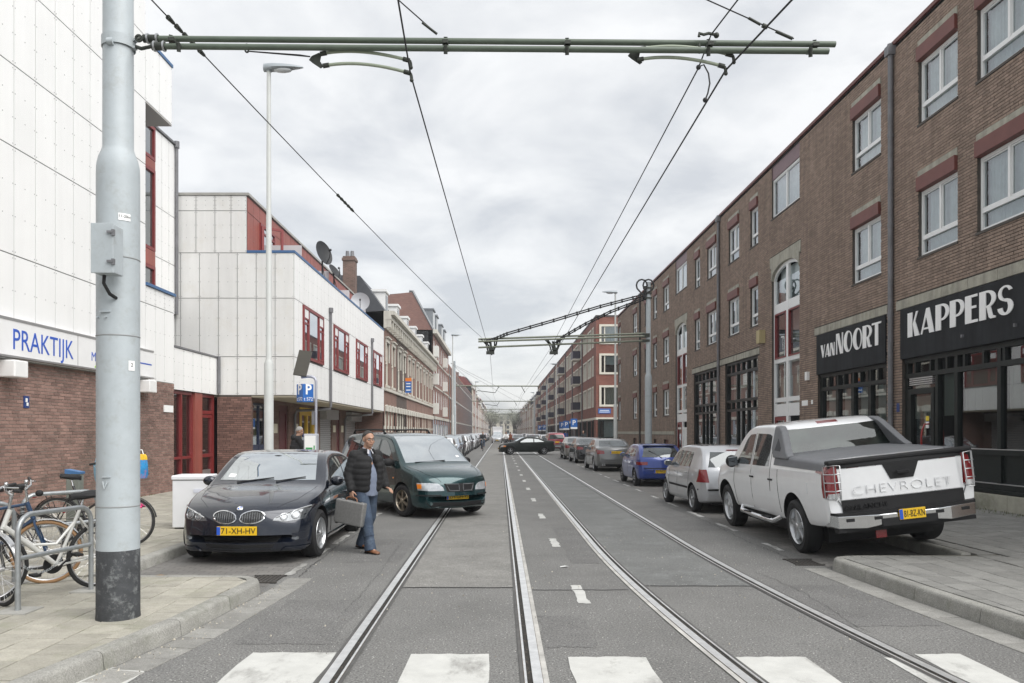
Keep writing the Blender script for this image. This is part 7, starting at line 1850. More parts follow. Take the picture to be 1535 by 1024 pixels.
for sd, m in rear_: obj('tail_light', m, REDL, bk, smooth=40)
p, q = hitp(bv,'rear',0,.88); plate(bk, p.y-.015, .88, -1, '19-TX-LB')
bk.location = (5.05, 43.7+2.28, 0); bk.rotation_euler = (0,0,R(1))
s = saloon(4.5, 1.73, 1.44, paint('warm_grey_paint', (.26,.25,.235), .5, .32))
gs, bv = make_car('saloon_car', s, 'pale warm grey saloon farthest in the right hand bay')
for sd in (-1,1): obj('tail_light', patch(bv, 'rear', [(sd*.55,.74),(sd*.80,.74)], [(sd*.55,.90),(sd*.80,.93)], .010, 6), REDL, gs, smooth=40)
gs.location = (4.95, 50.0+2.25, 0)
# dark coupe turning out of the side street
s = saloon(4.44, 1.70, 1.37, paint('black_green_paint', (.024,.030,.029), .3, .28), .30)
s['feats'][1] = ('side_window','side', [(-.42,.97),(.70,.95)], [(-.42,1.23),(.05,1.25),(.28,1.18)], SDG, .005, 8)
s['feats'][2] = ('side_window','side', [(-1.28,.99),(-.5,.97)], [(-.85,1.18),(-.5,1.23)], SDG, .005, 8)
s['gaps'] = [[(.80,.3),(.85,.92)], [(-.5,.3),(-.47,1.2)]]; s['handles'] = [(-.32,.83)]; s['wheel'] = 'five'
cp, bv = make_car('coupe_car', s, 'dark green black coupe turning across the tracks into the street')
p, q = hitp(bv,'front',0,.47); plate(cp, p.y+.02, .47, 1, 'NX-FD-38')
for sd in (-1,1):
    obj('indicator', patch(bv, 'front', [(sd*.70,.60),(sd*.76,.60)], [(sd*.70,.70),(sd*.76,.70)], .012, 3), AMB, cp)
    obj('tail_light', patch(bv, 'rear', [(sd*.5,.75),(sd*.76,.75)], [(sd*.5,.9),(sd*.76,.9)], .01, 4), REDL, cp)
for ax in ('side','sidel'): p, q = hitp(bv, ax, 1.75, .66); m = MB(); m.ball(p, (.02,.06,.03), n=8, m=5); obj('side_repeater', m, AMB, cp)
cp.location = (2.05, 61.8, .012); cp.rotation_euler = (0,0,R(90+7))
# dark red van-like carrier
s = dict(van); s['paint'] = paint('dark_red_paint', (.19,.018,.03), .25, .3); s['rim'] = ALLOY; s['feats'] = list(van['feats'])
rv, bv = make_car('people_carrier', s, 'dark red people carrier seen from behind near the corner block')
for sd in (-1,1): obj('tail_light', patch(bv, 'rear', [(sd*.72,.75),(sd*.88,.75)], [(sd*.70,1.05),(sd*.86,1.05)], .010, 4), REDL, rv)
m = MB(); patch(bv, 'rear', [(-.84,.36),(.84,.36)], [(-.85,.60),(.85,.60)], .05, 8, mb=m); obj('rear_bumper', m, GREYPL, rv)
p, q = hitp(bv,'rear',0,.82); plate(rv, p.y-.015, .82, -1, 'DB-LT-64')
rv.location = (5.25, 74.2+2.36, 0); rv.rotation_euler = (0,0,R(2))
# oncoming silver hatchback on the left track
s = hatch(4.1, 1.70, 1.42, paint('pale_silver_paint', (.56,.58,.60), .4, .3), .30); 
si, bv = make_car('hatchback', s, 'pale silver hatchback driving towards the camera on the left track')
p, q = hitp(bv,'front',0,.45); plate(si, p.y+.02, .45, 1, 'RV-HB-27')
si.location = (-.55, 128, .01); si.rotation_euler = (0,0,R(180))
# the row along the left kerb, facing the camera
cols = [('dark grey mpv paint',(.05,.052,.056)),('white',(.74,.75,.76)),('silver blue',(.38,.43,.48)),('black',(.014,.014,.016)),('pale grey',(.52,.53,.54))]
s = hatch(4.25, 1.72, 1.58, paint('mpv_grey_paint', (.045,.047,.05), .4, .3), .31, rear_rake=.35, belt=1.0, wheel='multi', rim=ALLOY); s['spokes'] = 6
r1, bv = make_car('parked_car', s, 'dark grey tall hatchback first in the row behind the people carrier', 'car', 'cars parked along the left kerb')
p, q = hitp(bv,'front',0,.45); plate(r1, p.y+.02, .45, 1, 'HT-FK-51'); r1.location = (-3.40, 38.8, 0); r1.rotation_euler = (0,0,R(180))
s = hatch(4.1, 1.70, 1.44, PW, .30, wheel='multi', rim=ALLOY)
r2, bv = make_car('parked_car', s, 'white hatchback second in the row along the left kerb', 'car', 'cars parked along the left kerb')
p, q = hitp(bv,'front',0,.45); plate(r2, p.y+.02, .45, 1, 'XS-PL-09'); r2.location = (-3.36, 44.6, 0); r2.rotation_euler = (0,0,R(180))
s = saloon(4.4, 1.72, 1.43, paint('silver_blue_paint', (.33,.38,.44), .5, .3))
r3, bv = make_car('parked_car', s, 'silver blue saloon third in the row along the left kerb', 'car', 'cars parked along the left kerb')
p, q = hitp(bv,'front',0,.45); plate(r3, p.y+.02, .45, 1, 'GZ-RT-80'); r3.location = (-3.36, 50.6, 0); r3.rotation_euler = (0,0,R(180))
def recolour(root, pm):
    for c in root.children:
        if c.type == 'MESH' and c.name.split('.')[0] in ('body','mirror','door_handle'):
            c.data = c.data.copy(); c.data.materials[0] = pm
yy = 56.6; names = ['fourth','fifth','sixth','seventh','eighth','ninth','tenth','eleventh','twelfth']
pal = [('black', PBK), ('white', PW), ('silver', PS), ('dark blue', PB), ('pale grey', MATS['pale_silver_paint']), ('black', PBK), ('silver', PS), ('white', PW), ('dark red', MATS['dark_red_paint'])]
for k, (nm, pm) in enumerate(pal):
    src = (r1, r2, r3)[k % 3]
    d = dup(src, (-3.38 + rnd.uniform(-.08,.08), yy, 0), R(180), '%s car %s in the row along the left kerb' % (nm, names[k])); recolour(d, pm); yy += 5.9 + rnd.uniform(0,.6)
for k in range(10):
    y = yy + 3 + 7.5*k; d = dup((r2,r1,r3)[k % 3], (-3.4, y, 0), R(180), 'small far parked car at the hazy end of the left row'); recolour(d, pal[(k*2) % 9][1])
# far traffic and parked cars on the right beyond the corner
fx = [('dark grey',-.2,150,PGR,180),('white',5.3,92,PW,0),('silver',5.2,98,PS,0),('white',5.2,105,MATS['pale_silver_paint'],0),('black',3.4,84,PBK,0),('dark red',2.1,112,MATS['dark_red_paint'],0),('black',2.3,104,PGR,0),('white',5.2,112,PW,0),('silver',5.2,119,PS,0),('silver',2.2,124,PS,0),('pale grey',5.2,127,PW,0),('dark blue',2.2,140,PB,0),('white',5.2,140,PW,0),('silver',2.2,160,PS,0),('black',5.2,155,PBK,0),('white',-.5,175,PW,180),('silver',5.2,170,PS,0),('black',2.1,185,PBK,0),('silver',-.5,210,PS,180)]
for k, (nm, x, y, pm, a) in enumerate(fx):
    d = dup((gs,po,r2)[k % 3], (x, y, .01), R(a), '%s car in the far traffic about %s from the front' % (nm, ['first','second','third','fourth','fifth','sixth','seventh','eighth','ninth','tenth','eleventh','twelfth','thirteenth','fourteenth','fifteenth','sixteenth','seventeenth','eighteenth','nineteenth'][k]), 'far cars beyond the side street'); recolour(d, pm)
    if 'category' in d: d['category'] = 'car'
# white box van far off
t = thing('box_van', 'white box van far down the left track', 'van', (-.6,165,.01), R(180))
m = MB(); m.box((-1.05,-3,.5),(1.05,1.0,2.9)); obj('cargo_box', m, PW, t, bevel=.04)
m = MB(); m.loft([[(-.95,1.0,.4),(.95,1.0,.4),(.95,1.0,2.1),(-.95,1.0,2.1)],[(-.95,1.6,.4),(.95,1.6,.4),(.9,1.6,1.95),(-.9,1.6,1.95)],[(-.92,2.3,.4),(.92,2.3,.4),(.85,2.2,1.15),(-.85,2.2,1.15)],[(-.85,2.8,.4),(.85,2.8,.4),(.8,2.75,.95),(-.8,2.75,.95)]]); obj('cab', m, PW, t, smooth=30)
m = MB(); m.add([(-.8,1.75,1.85),(.8,1.75,1.85),(.78,2.22,1.2),(-.78,2.22,1.2)], [(0,3,2,1)]); obj('windscreen', m, WSG, t)
for sd in (-1,1):
    for y in (-2,1.9): wheel_parts(t, sd*.85, y, .36, sd, ALLOY, 5, 'steel')
# ================================================================== BICYCLES AND PEOPLE
GALVP = M('galvanised_tube', (.36,.38,.39), .42, .65, var=.15, vs=16, bump=.05, bs=80)
def hoop(x0, y0, x1, y1, label, h=.86, feet=True):
    t = thing('bike_rack', label, 'bike rack', (x0,y0,ZL), 0, 'galvanised bicycle hoops on the left pavement')
    d = Vector((x1-x0, y1-y0, 0)); L = d.length; d.normalize(); p = lambda s, z: d*s + Vector((0,0,z)); r = .16
    pts = [p(0,0), p(0,h-r)] + [p(r-r*math.cos(a), h-r+r*math.sin(a)) for a in [R(q) for q in (15,35,55,75,90)]] + [p(L-r+r*math.sin(a), h-r+r*math.cos(a)) for a in [R(q) for q in (0,15,35,55,75)]] + [p(L,h-r), p(L,0)]
    m = MB(); m.tube(pts, .0245, 12); obj('hoop', m, GALVP, t, smooth=50)
    m = MB(); m.cyl(p(0,.47), p(L,.47), .022, n=12); obj('cross_bar', m, GALVP, t, smooth=50)
    for s in (0, L):
        m = MB(); c = p(s, 0); m.cbox((c.x,c.y,.004),(.30,.30,.012)); obj('foot_slab', m, CONC, t)
    return t
hoop(-4.34, 7.08, -4.17, 8.02, 'nearest bike hoop with the white bicycle chained to it')
hoop(-5.68, 9.35, -5.20, 10.15, 'bike hoop behind the black saddled bicycles, beside the mast')
hoop(-5.75, 7.55, -5.20, 8.42, 'bike hoop at the left edge behind the dark blue bicycle')
def bike(loc, fwd, label, col, tyre, style='dutch', lean=4, steer=0, rack=True, grips=(.02,.02,.02), rim=(.6,.6,.6), wb=1.06):
    a = math.atan2(-fwd[0], fwd[1])
    t = thing('bicycle', label, 'bicycle', loc, a, None, rot=(0, R(lean), a))
    FM = M('bike_paint_%d_%d' % (int(col[0]*99), int(col[2]*99)), col, .35, .1, coat=.6, local=True, var=.05)
    TY = M('tyre_%d' % int(tyre[0]*99), tyre, .8, local=True); RM = M('bike_rim', rim, .3, .8); r = .335
    head = Vector((0, wb-.16, .86)); headb = Vector((0, wb-.11, .70)); bb = Vector((0, .44, .29)); seat = Vector((0, .22, .84)); rear = Vector((0,0,r)); front = Vector((0,wb,r))
    SX = Matrix.Translation(head) @ rotz(steer) @ Matrix.Translation(-head)
    def wheel(c, X=None):
        m = MB(); m.tube([c + Vector((0, r*.965*math.cos(q), r*.965*math.sin(q))) for q in [2*math.pi*k/36 for k in range(36)]], .021, 8, closed=True, X=X); w = obj('wheel', m, TY if True else None, t, smooth=60)
        m = MB(); m.tube([c + Vector((0, r*.905*math.cos(q), r*.905*math.sin(q))) for q in [2*math.pi*k/36 for k in range(36)]], .011, 6, closed=True, X=X); m.cyl(c-Vector((.045,0,0)), c+Vector((.045,0,0)), .022, n=10, X=X); obj('rim', m, RM, w, smooth=60)
        m = MB()
        for k in range(28):
            q = 2*math.pi*k/28; s = .03 if k % 2 else -.03; m.tube([c + Vector((s, .02*math.cos(q+1.2*(1 if k%4<2 else -1)), .02*math.sin(q+1.2*(1 if k%4<2 else -1)))), c + Vector((0, r*.9*math.cos(q), r*.9*math.sin(q)))], .0014, 3, X=X, caps=False)
        obj('spokes', m, RM, w, kind='stuff')
    wheel(rear); wheel(front, SX)
    m = MB()
    if style == 'dutch': m.tube([head*.8+headb*.2, bb.lerp(seat,.32)], .017, 8); m.tube([headb, bb+Vector((0,.02,0))], .019, 8)
    elif style == 'swoop':
        m.tube([headb+Vector((0,0,.03)), headb.lerp(bb,.5)+Vector((0,.0,.02)), bb.lerp(seat,.12)+Vector((0,.1,0)), bb], [.028,.027,.024,.022], 10); m.tube([headb.lerp(bb,.52)+Vector((0,0,.03)), bb.lerp(seat,.42)+Vector((0,.1,-.02)), bb.lerp(seat,.75)], .016, 8)
    else: m.tube([head, seat-Vector((0,0,.1))], .017, 8); m.tube([headb, bb], .02, 8)
    m.tube([bb, seat], .017, 8); m.tube([head+Vector((0,-.01,.02)), headb], .024, 10)
    for s in (-.055,.055):
        m.tube([bb+Vector((s*.5,0,0)), rear+Vector((s,0,0))], .011, 6); m.tube([seat-Vector((0,0,.1)), seat-Vector((-s*.8,.06,.2)), rear+Vector((s,0,0))], .009, 6)
    obj('frame', m, FM, t, smooth=50)
    m = MB()
    for s in (-.05,.05): m.tube([headb, headb+Vector((s,.015,-.05)), front+Vector((s,-.02,.08)), front+Vector((s,0,0))], .013, 6, X=SX)
    obj('fork', m, FM, t, smooth=50)
    CH = M('bike_chrome', (.62,.62,.62), .22, .95); GR = M('grip_black', grips, .7)
    m = MB(); m.cyl(head, head+Vector((0,-.015,.17)), .014, n=8, X=SX); hb = head + Vector((0,.02,.19)); m.tube([head+Vector((0,-.015,.16)), hb], .014, 8, X=SX)
    if style == 'mtb' or style == 'swoop':
        bar = [hb+Vector((-.30,-.05,.04)), hb+Vector((-.16,-.01,.03)), hb+Vector((-.07,0,0)), hb+Vector((.07,0,0)), hb+Vector((.16,-.01,.03)), hb+Vector((.30,-.05,.04))]
    else:
        bar = [hb+Vector((-.27,-.32,.10)), hb+Vector((-.29,-.16,.13)), hb+Vector((-.23,-.0,.12)), hb+Vector((-.08,.03,.03)), hb, hb+Vector((.08,.03,.03)), hb+Vector((.23,-.0,.12)), hb+Vector((.29,-.16,.13)), hb+Vector((.27,-.32,.10))]
    m.tube(bar, .0115, 8, X=SX); ho = obj('handlebar', m, CH, t, smooth=60)
    for q0, q1 in ((bar[0],bar[1]),(bar[-1],bar[-2])):
        m = MB(); m.cyl(q0+(q0-q1)*.05, q0.lerp(q1,.75), .017, n=8, X=SX); obj('grip', m, GR, ho, smooth=50)
        m = MB(); m.tube([q0.lerp(q1,1.0)+Vector((0,.02,0)), q0.lerp(q1,.5)+Vector((0,.055,-.02)), q0+Vector((0,.06,-.035))], .007, 5, X=SX); obj('brake_lever', m, CH, ho, smooth=50)
    m = MB(); m.ball(hb+Vector((.1,-.01,.06)), .022, n=8, m=6, X=SX); obj('bell', m, CH, ho, smooth=60)
    sd = seat + Vector((0,-.03,.14)); m = MB(); m.loft([[(x*w, sd.y+y, sd.z+z+zz) for x, zz in ((-1,-.02),(-.8,.012),(0,.02),(.8,.012),(1,-.02),(.6,-.05),(-.6,-.05))] for y, w, z in ((-.14,.05,.015),(-.12,.095,.02),(-.05,.095,.012),(.02,.05,.0),(.10,.025,0),(.14,.018,-.01))]); obj('saddle', m, BLACK, t, smooth=60)
    m = MB(); m.cyl(seat-Vector((0,-.02,.1)), sd-Vector((0,0,.03)), .0135, n=8); obj('seat_post', m, CH, t, smooth=50)
    m = MB(); m.lathe([(.03,-.004),(.098,-.004),(.098,.004),(.03,.004)], 24, X=Matrix.Translation(bb+Vector((.055,0,0))) @ Matrix.Rotation(R(90),4,'Y')); q = R(40)
    for s in (1,-1):
        e = bb + Vector((s*.085, s*.17*math.cos(q), s*.17*math.sin(q)*-1)); ar = MB(); ar.tube([bb+Vector((s*.075,0,0)), e], .010, 6); obj('crank_arm', ar, BLACK, t); pd = MB(); pd.cbox((e.x+s*.055, e.y, e.z), (.10,.075,.022)); obj('pedal', pd, BLACK, t)
    obj('crank', m, BLACK, t, smooth=40)
    m = MB()
    for dz in (.095,-.055): m.tube([bb+Vector((.055,0,dz*.95)), rear+Vector((.055,0,dz*.4))], .005, 4)
    obj('chain', m, M('chain_steel', (.10,.09,.08), .5, .7), t)
    if style != 'swoop':
        m = MB()
        for c, a0, a1, X in ((rear,20,200,None),(front,10,170,SX)):
            n = 14; V = [[c + Vector((x, (r+.028)*math.cos(R(a0+(a1-a0)*k/n)), (r+.028)*math.sin(R(a0+(a1-a0)*k/n)) - (abs(x) > .02)*.008)) for x in (-.028,0,.028)] for k in range(n+1)]; m = MB(); m.loft(V, closed=False, X=X); obj('mudguard', m, GR if style == 'dutch' else CH, t, smooth=60)
    if rack:
        m = MB(); z = .72
        for s in (-.06,.06): m.tube([(s,-.30,z),(s,.14,z)], .006, 5); m.tube([(s*1.2,0,r),(s,-.14,z)], .006, 5)
        for y in (-.3,-.1,.1): m.tube([(-.06,y,z),(.06,y,z)], .006, 5)
        obj('carrier', m, BLACK, t)
        m = MB(); m.cbox((0,-.335,z-.03),(.09,.03,.05)); obj('rear_lamp', m, REDL, t, bevel=.01)
    m = MB(); m.ball(hb+Vector((0,.09,-.08)), (.035,.04,.035), n=10, m=6, X=SX); obj('front_lamp', m, CH if style != 'mtb' else BLACK, t, smooth=60)
    return t
bike((-4.20,8.22,ZL), (-.55,-.84), 'white framed bicycle chained to the nearest bike hoop', (.66,.66,.63), (.02,.02,.02), 'swoop', -4, R(-14), rack=False)
bike((-5.86,8.16,ZL), (.98,.20), 'dark blue bicycle with tan tyres, behind the white one', (.02,.05,.11), (.34,.20,.10), 'mtb', 5, R(10), rack=True)
bike((-6.34,11.25,ZL), (1,.0), 'black upright bicycle farther back, half behind the mast', (.02,.02,.022), (.03,.03,.03), 'dutch', -2, 0)
bike((-5.45,9.2,ZL), (-.95,-.25), 'black bicycle with a red tail lamp, parked behind the tan tyred one', (.03,.022,.022), (.022,.022,.022), 'dutch', -4, R(14))
bike((-5.62,7.72,ZL), (.93,-.36), 'black bicycle at the left edge, its front wheel behind the white one', (.018,.018,.02), (.02,.02,.02), 'mtb', 4, R(-8), rack=False)
bike((-5.55,17.6,ZL), (.9,-.4), 'bicycle with pale bars leaning behind the dark saloon', (.3,.3,.3), (.02,.02,.02), 'dutch', 3, 0)
# chain round the hoop
m = MB()
for k in range(26):
    f = k/25; c = Vector((-4.25,7.75,.60)).lerp(Vector((-4.47,7.36,.50)), f) + Vector((0,0,-.13*math.sin(math.pi*f)))
    X = Matrix.Translation(c) @ Matrix.Rotation(R(55),4,'X') @ Matrix.Rotation(R(90*(k%2)),4,'Z'); m.tube([(.009*math.cos(q),.014*math.sin(q),0) for q in [2*math.pi*j/8 for j in range(8)]], .003, 4, closed=True, X=X)
o = obj('lock_chain', m, GALVP, smooth=60); o['kind'] = 'thing'; tag(o, 'steel lock chain hanging between the white bicycle and the hoop', 'chain')
# grey parking post with blue top by the wall, seen beyond the bikes
t = thing('pedestal', 'small grey post with a blue and white top, behind the bicycles', 'pedestal', (-6.35,11.75,ZL))
m = MB(); m.box((-.10,-.07,0),(.10,.07,1.0)); obj('column', m, M('pedestal_grey', (.20,.215,.19), .6, var=.1), t, bevel=.015)
m = MB(); m.add([(-.11,-.08,.99),(.11,-.08,.99),(.11,.08,.99),(-.11,.08,.99),(-.11,-.08,1.06),(.11,-.08,1.02),(.11,.08,1.02),(-.11,.08,1.06)], [(0,3,2,1),(4,5,6,7),(0,1,5,4),(1,2,6,5),(2,3,7,6),(3,0,4,7)]); obj('blue_top', m, M('pedestal_blue', (.06,.16,.34), .5), t)

# ---------------- figures
def remesh(mb, voxel, smooth=3):
    me = mb.mesh('tmp', SKIN); bm = bmesh.new(); bm.from_mesh(me); bmesh.ops.recalc_face_normals(bm, faces=bm.faces); bm.to_mesh(me); bm.free()
    o = bpy.data.objects.new('tmp', me); COL.objects.link(o)
    a = o.modifiers.new('r', 'REMESH'); a.mode = 'VOXEL'; a.voxel_size = voxel
    b = o.modifiers.new('s', 'SMOOTH'); b.factor = .5; b.iterations = smooth
    r = eval_mesh(o); bpy.data.objects.remove(o); r.shade_smooth(); return r
SKIN = M('skin', (.42,.245,.17), .55, var=.1, vs=20, local=True)
HAIRG = M('grey_hair', (.35,.34,.32), .8, var=.25, vs=60, local=True)
HAIRD = M('dark_hair', (.05,.046,.043), .95, var=.5, vs=55, local=True)
JEANS = M('blue_denim', (.040,.060,.095), .85, var=.35, vs=7, bump=.2, bs=180, local=True, dirt=(.13,.17,.22), dirtamt=.5, ds=5)
PUFF = M('black_puffer', (.011,.011,.012), .8, var=.15, vs=9, bump=.15, bs=60, local=True)
SHIRT = M('blue_grey_shirt', (.17,.20,.27), .8, var=.15, vs=12, bump=.1, bs=90, local=True)
LEATH = M('brown_leather', (.20,.085,.04), .5, var=.2, vs=20, local=True)
def cap(m, a, b, r0, r1, n=12):
    a = Vector(a); b = Vector(b); m.cyl(a, b, r0, r1, n); m.ball(a, r0, n=n, m=8); m.ball(b, r1, n=n, m=8)
def hand(m, w, d, palm_n, curl=.6, s=1.0):
    """five fingers from the wrist w along d; palm_n points out of the palm"""
    w = Vector(w); d = Vector(d).normalized(); n = Vector(palm_n); n = (n - d*n.dot(d)).normalized(); side = d.cross(n)
    c = w + d*.05*s
    for k in (-1.5,-.5,.5,1.5): cap(m, w + side*.012*k*s, w + d*.088*s + side*.019*k*s, .017*s, .012*s, 8)
    for k, L in ((-1.5,.060),(-.5,.074),(.5,.080),(1.5,.072)):
        p = w + d*.09*s + side*.0195*k*s; q = p; dirn = d.copy(); r = .0088*s
        for seg in (.45,.32,.23):
            dirn = (dirn + n*curl).normalized(); e = q + dirn*L*seg*s; cap(m, q, e, r, r*.92, 7); q = e; r *= .93
    p = w + d*.022*s + side*.026*s; e = p + (side*.7 + d*.6 + n*.35).normalized()*.045*s; cap(m, p, e, .014*s, .0105*s, 8); cap(m, e, e + (d*.8+n*.5+side*.1).normalized()*.033*s, .0105*s, .009*s, 8)
def head_mesh(m, c, look, s=1.0):
    """skull, jaw, nose, brow, ears, lips; look = unit facing direction"""
    f = Vector(look).normalized(); u = Vector((0,0,1)); u = (u - f*u.dot(f)).normalized(); r = f.cross(u)
    X = Matrix(((r.x,f.x,u.x,c[0]),(r.y,f.y,u.y,c[1]),(r.z,f.z,u.z,c[2]),(0,0,0,1))) @ Matrix.Scale(s,4)
    m.ball((0,-.012,.03), (.078,.096,.095), n=20, m=14, X=X); m.ball((0,.030,-.045), (.060,.066,.075), n=18, m=12, X=X); m.ball((0,.060,-.088), (.030,.028,.024), n=12, m=8, X=X)
    m.ball((0,.082,.028), (.05,.014,.012), n=12, m=6, X=X)
    m.loft([[(-.010,.082,.022),(.010,.082,.022),(.008,.07,.022),(-.008,.07,.022)],[(-.017,.108,-.022),(.017,.108,-.022),(.02,.07,-.022),(-.02,.07,-.022)],[(-.017,.094,-.034),(.017,.094,-.034),(.02,.07,-.034),(-.02,.07,-.034)]], X=X)
    m.ball((0,.087,-.058), (.026,.012,.009), n=10, m=6, X=X)
    for sd in (-1,1): m.ball((sd*.078,-.008,-.005), (.012,.022,.034), n=10, m=8, X=X); m.ball((sd*.042,.062,-.028), (.026,.026,.026), n=10, m=8, X=X)
    return X
def face_parts(root, X, glasses=False, hair=HAIRD, bald=0.0):
    m = MB()
    for sd in (-1,1): m.ball((sd*.032,.080,.004), (.014,.010,.008), 0, 10, 6, X); m.ball((sd*.032,.0885,.004), (.006,.003,.006), 1, 8, 5, X)
    obj('eyes', m, [M('eye_white',(.6,.58,.55),.3), M('eye_dark',(.02,.015,.01),.2)], root, smooth=60, kind='stuff')
    m = MB(); m.tube([(-.022,.098,-.060),(-.008,.101,-.057),(.008,.101,-.057),(.022,.098,-.060)], .0035, 5, X=X); obj('mouth', m, M('lips',(.25,.10,.08),.6), root, smooth=60)
    m = MB()
    for sd in (-1,1): m.tube([(sd*.016,.094,.028),(sd*.034,.092,.033),(sd*.052,.080,.027)], .005, 5, X=X)
    obj('eyebrows', m, hair, root, smooth=60, kind='stuff')
    # cap of hair over crown, sides and nape
    m = MB(); rings = []
    for k in range(10):
        rows = []
        for j in range(26):
            a = 2*math.pi*j/26; c = math.cos(a); f = max(0, c)   # a = 0 looks forward
            pm = 86 - 41*f**1.1 if c > 0 else 88 + 34*(-c)
            if .12 < c < .5: pm += 8*math.sin((c-.12)/.38*math.pi)
            ph = R(max(1.5, pm*k/9)); rows.append((.0835*math.sin(ph)*math.sin(a), -.014+.1005*math.sin(ph)*c, .032+.1015*math.cos(ph)))
        rings.append(rows)
    m.loft(rings, caps=True, X=X); me = m.mesh('hair', hair, 80); bm = bmesh.new(); bm.from_mesh(me); bmesh.ops.recalc_face_normals(bm, faces=bm.faces); bm.to_mesh(me); bm.free(); obj('hair', me, None, root)
    if glasses:
        m = MB()
        for sd in (-1,1):
            m.tube([(sd*(.033+.024*math.cos(q)), .104-.012*abs(math.cos(q))*(1 if math.cos(q)>0 else .2), .002+.017*math.sin(q)) for q in [2*math.pi*k/12 for k in range(12)]], .0017, 5, closed=True, X=X); m.tube([(sd*.057,.092,.006),(sd*.082,.02,.008),(sd*.084,-.02,.0)], .0016, 4, X=X)
        m.tube([(-.010,.106,.006),(.010,.106,.006)], .0026, 4, X=X); obj('glasses', m, SEAMM, root, smooth=60)
def shoe(root, an, fwd, mat, z0=0.0, L=.29):
    f = Vector((fwd[0],fwd[1],0)).normalized(); X = Matrix.Translation((an[0],an[1],z0)) @ rotz(math.atan2(-f.x, f.y))
    m = MB(); rings = []
    for y, w, h in ((-.085,.028,.05),(-.075,.036,.085),(-.03,.04,.095),(.03,.043,.08),(.09,.05,.06),(.15,.048,.045),(.185,.036,.035),(.20,.015,.024)):
        rings.append([(w*math.cos(a), y*L/.29, max(.004, h*.5+h*.5*math.sin(a)*(1.1 if math.sin(a)>0 else 1))) for a in [2*math.pi*j/12 for j in range(12)]])
    m.loft(rings, X=X); so = obj('shoe', m, mat, root, smooth=60)
    m = MB(); m.prism([(-.036,-.085),(.036,-.085),(.043,.0),(.05,.1),(.042,.17),(.0,.205),(-.042,.17),(-.05,.1),(-.043,0)], lambda a, b, d: X @ Vector((a,b*L/.29,d)), 0, .018); obj('sole', m, SEAMM, so)
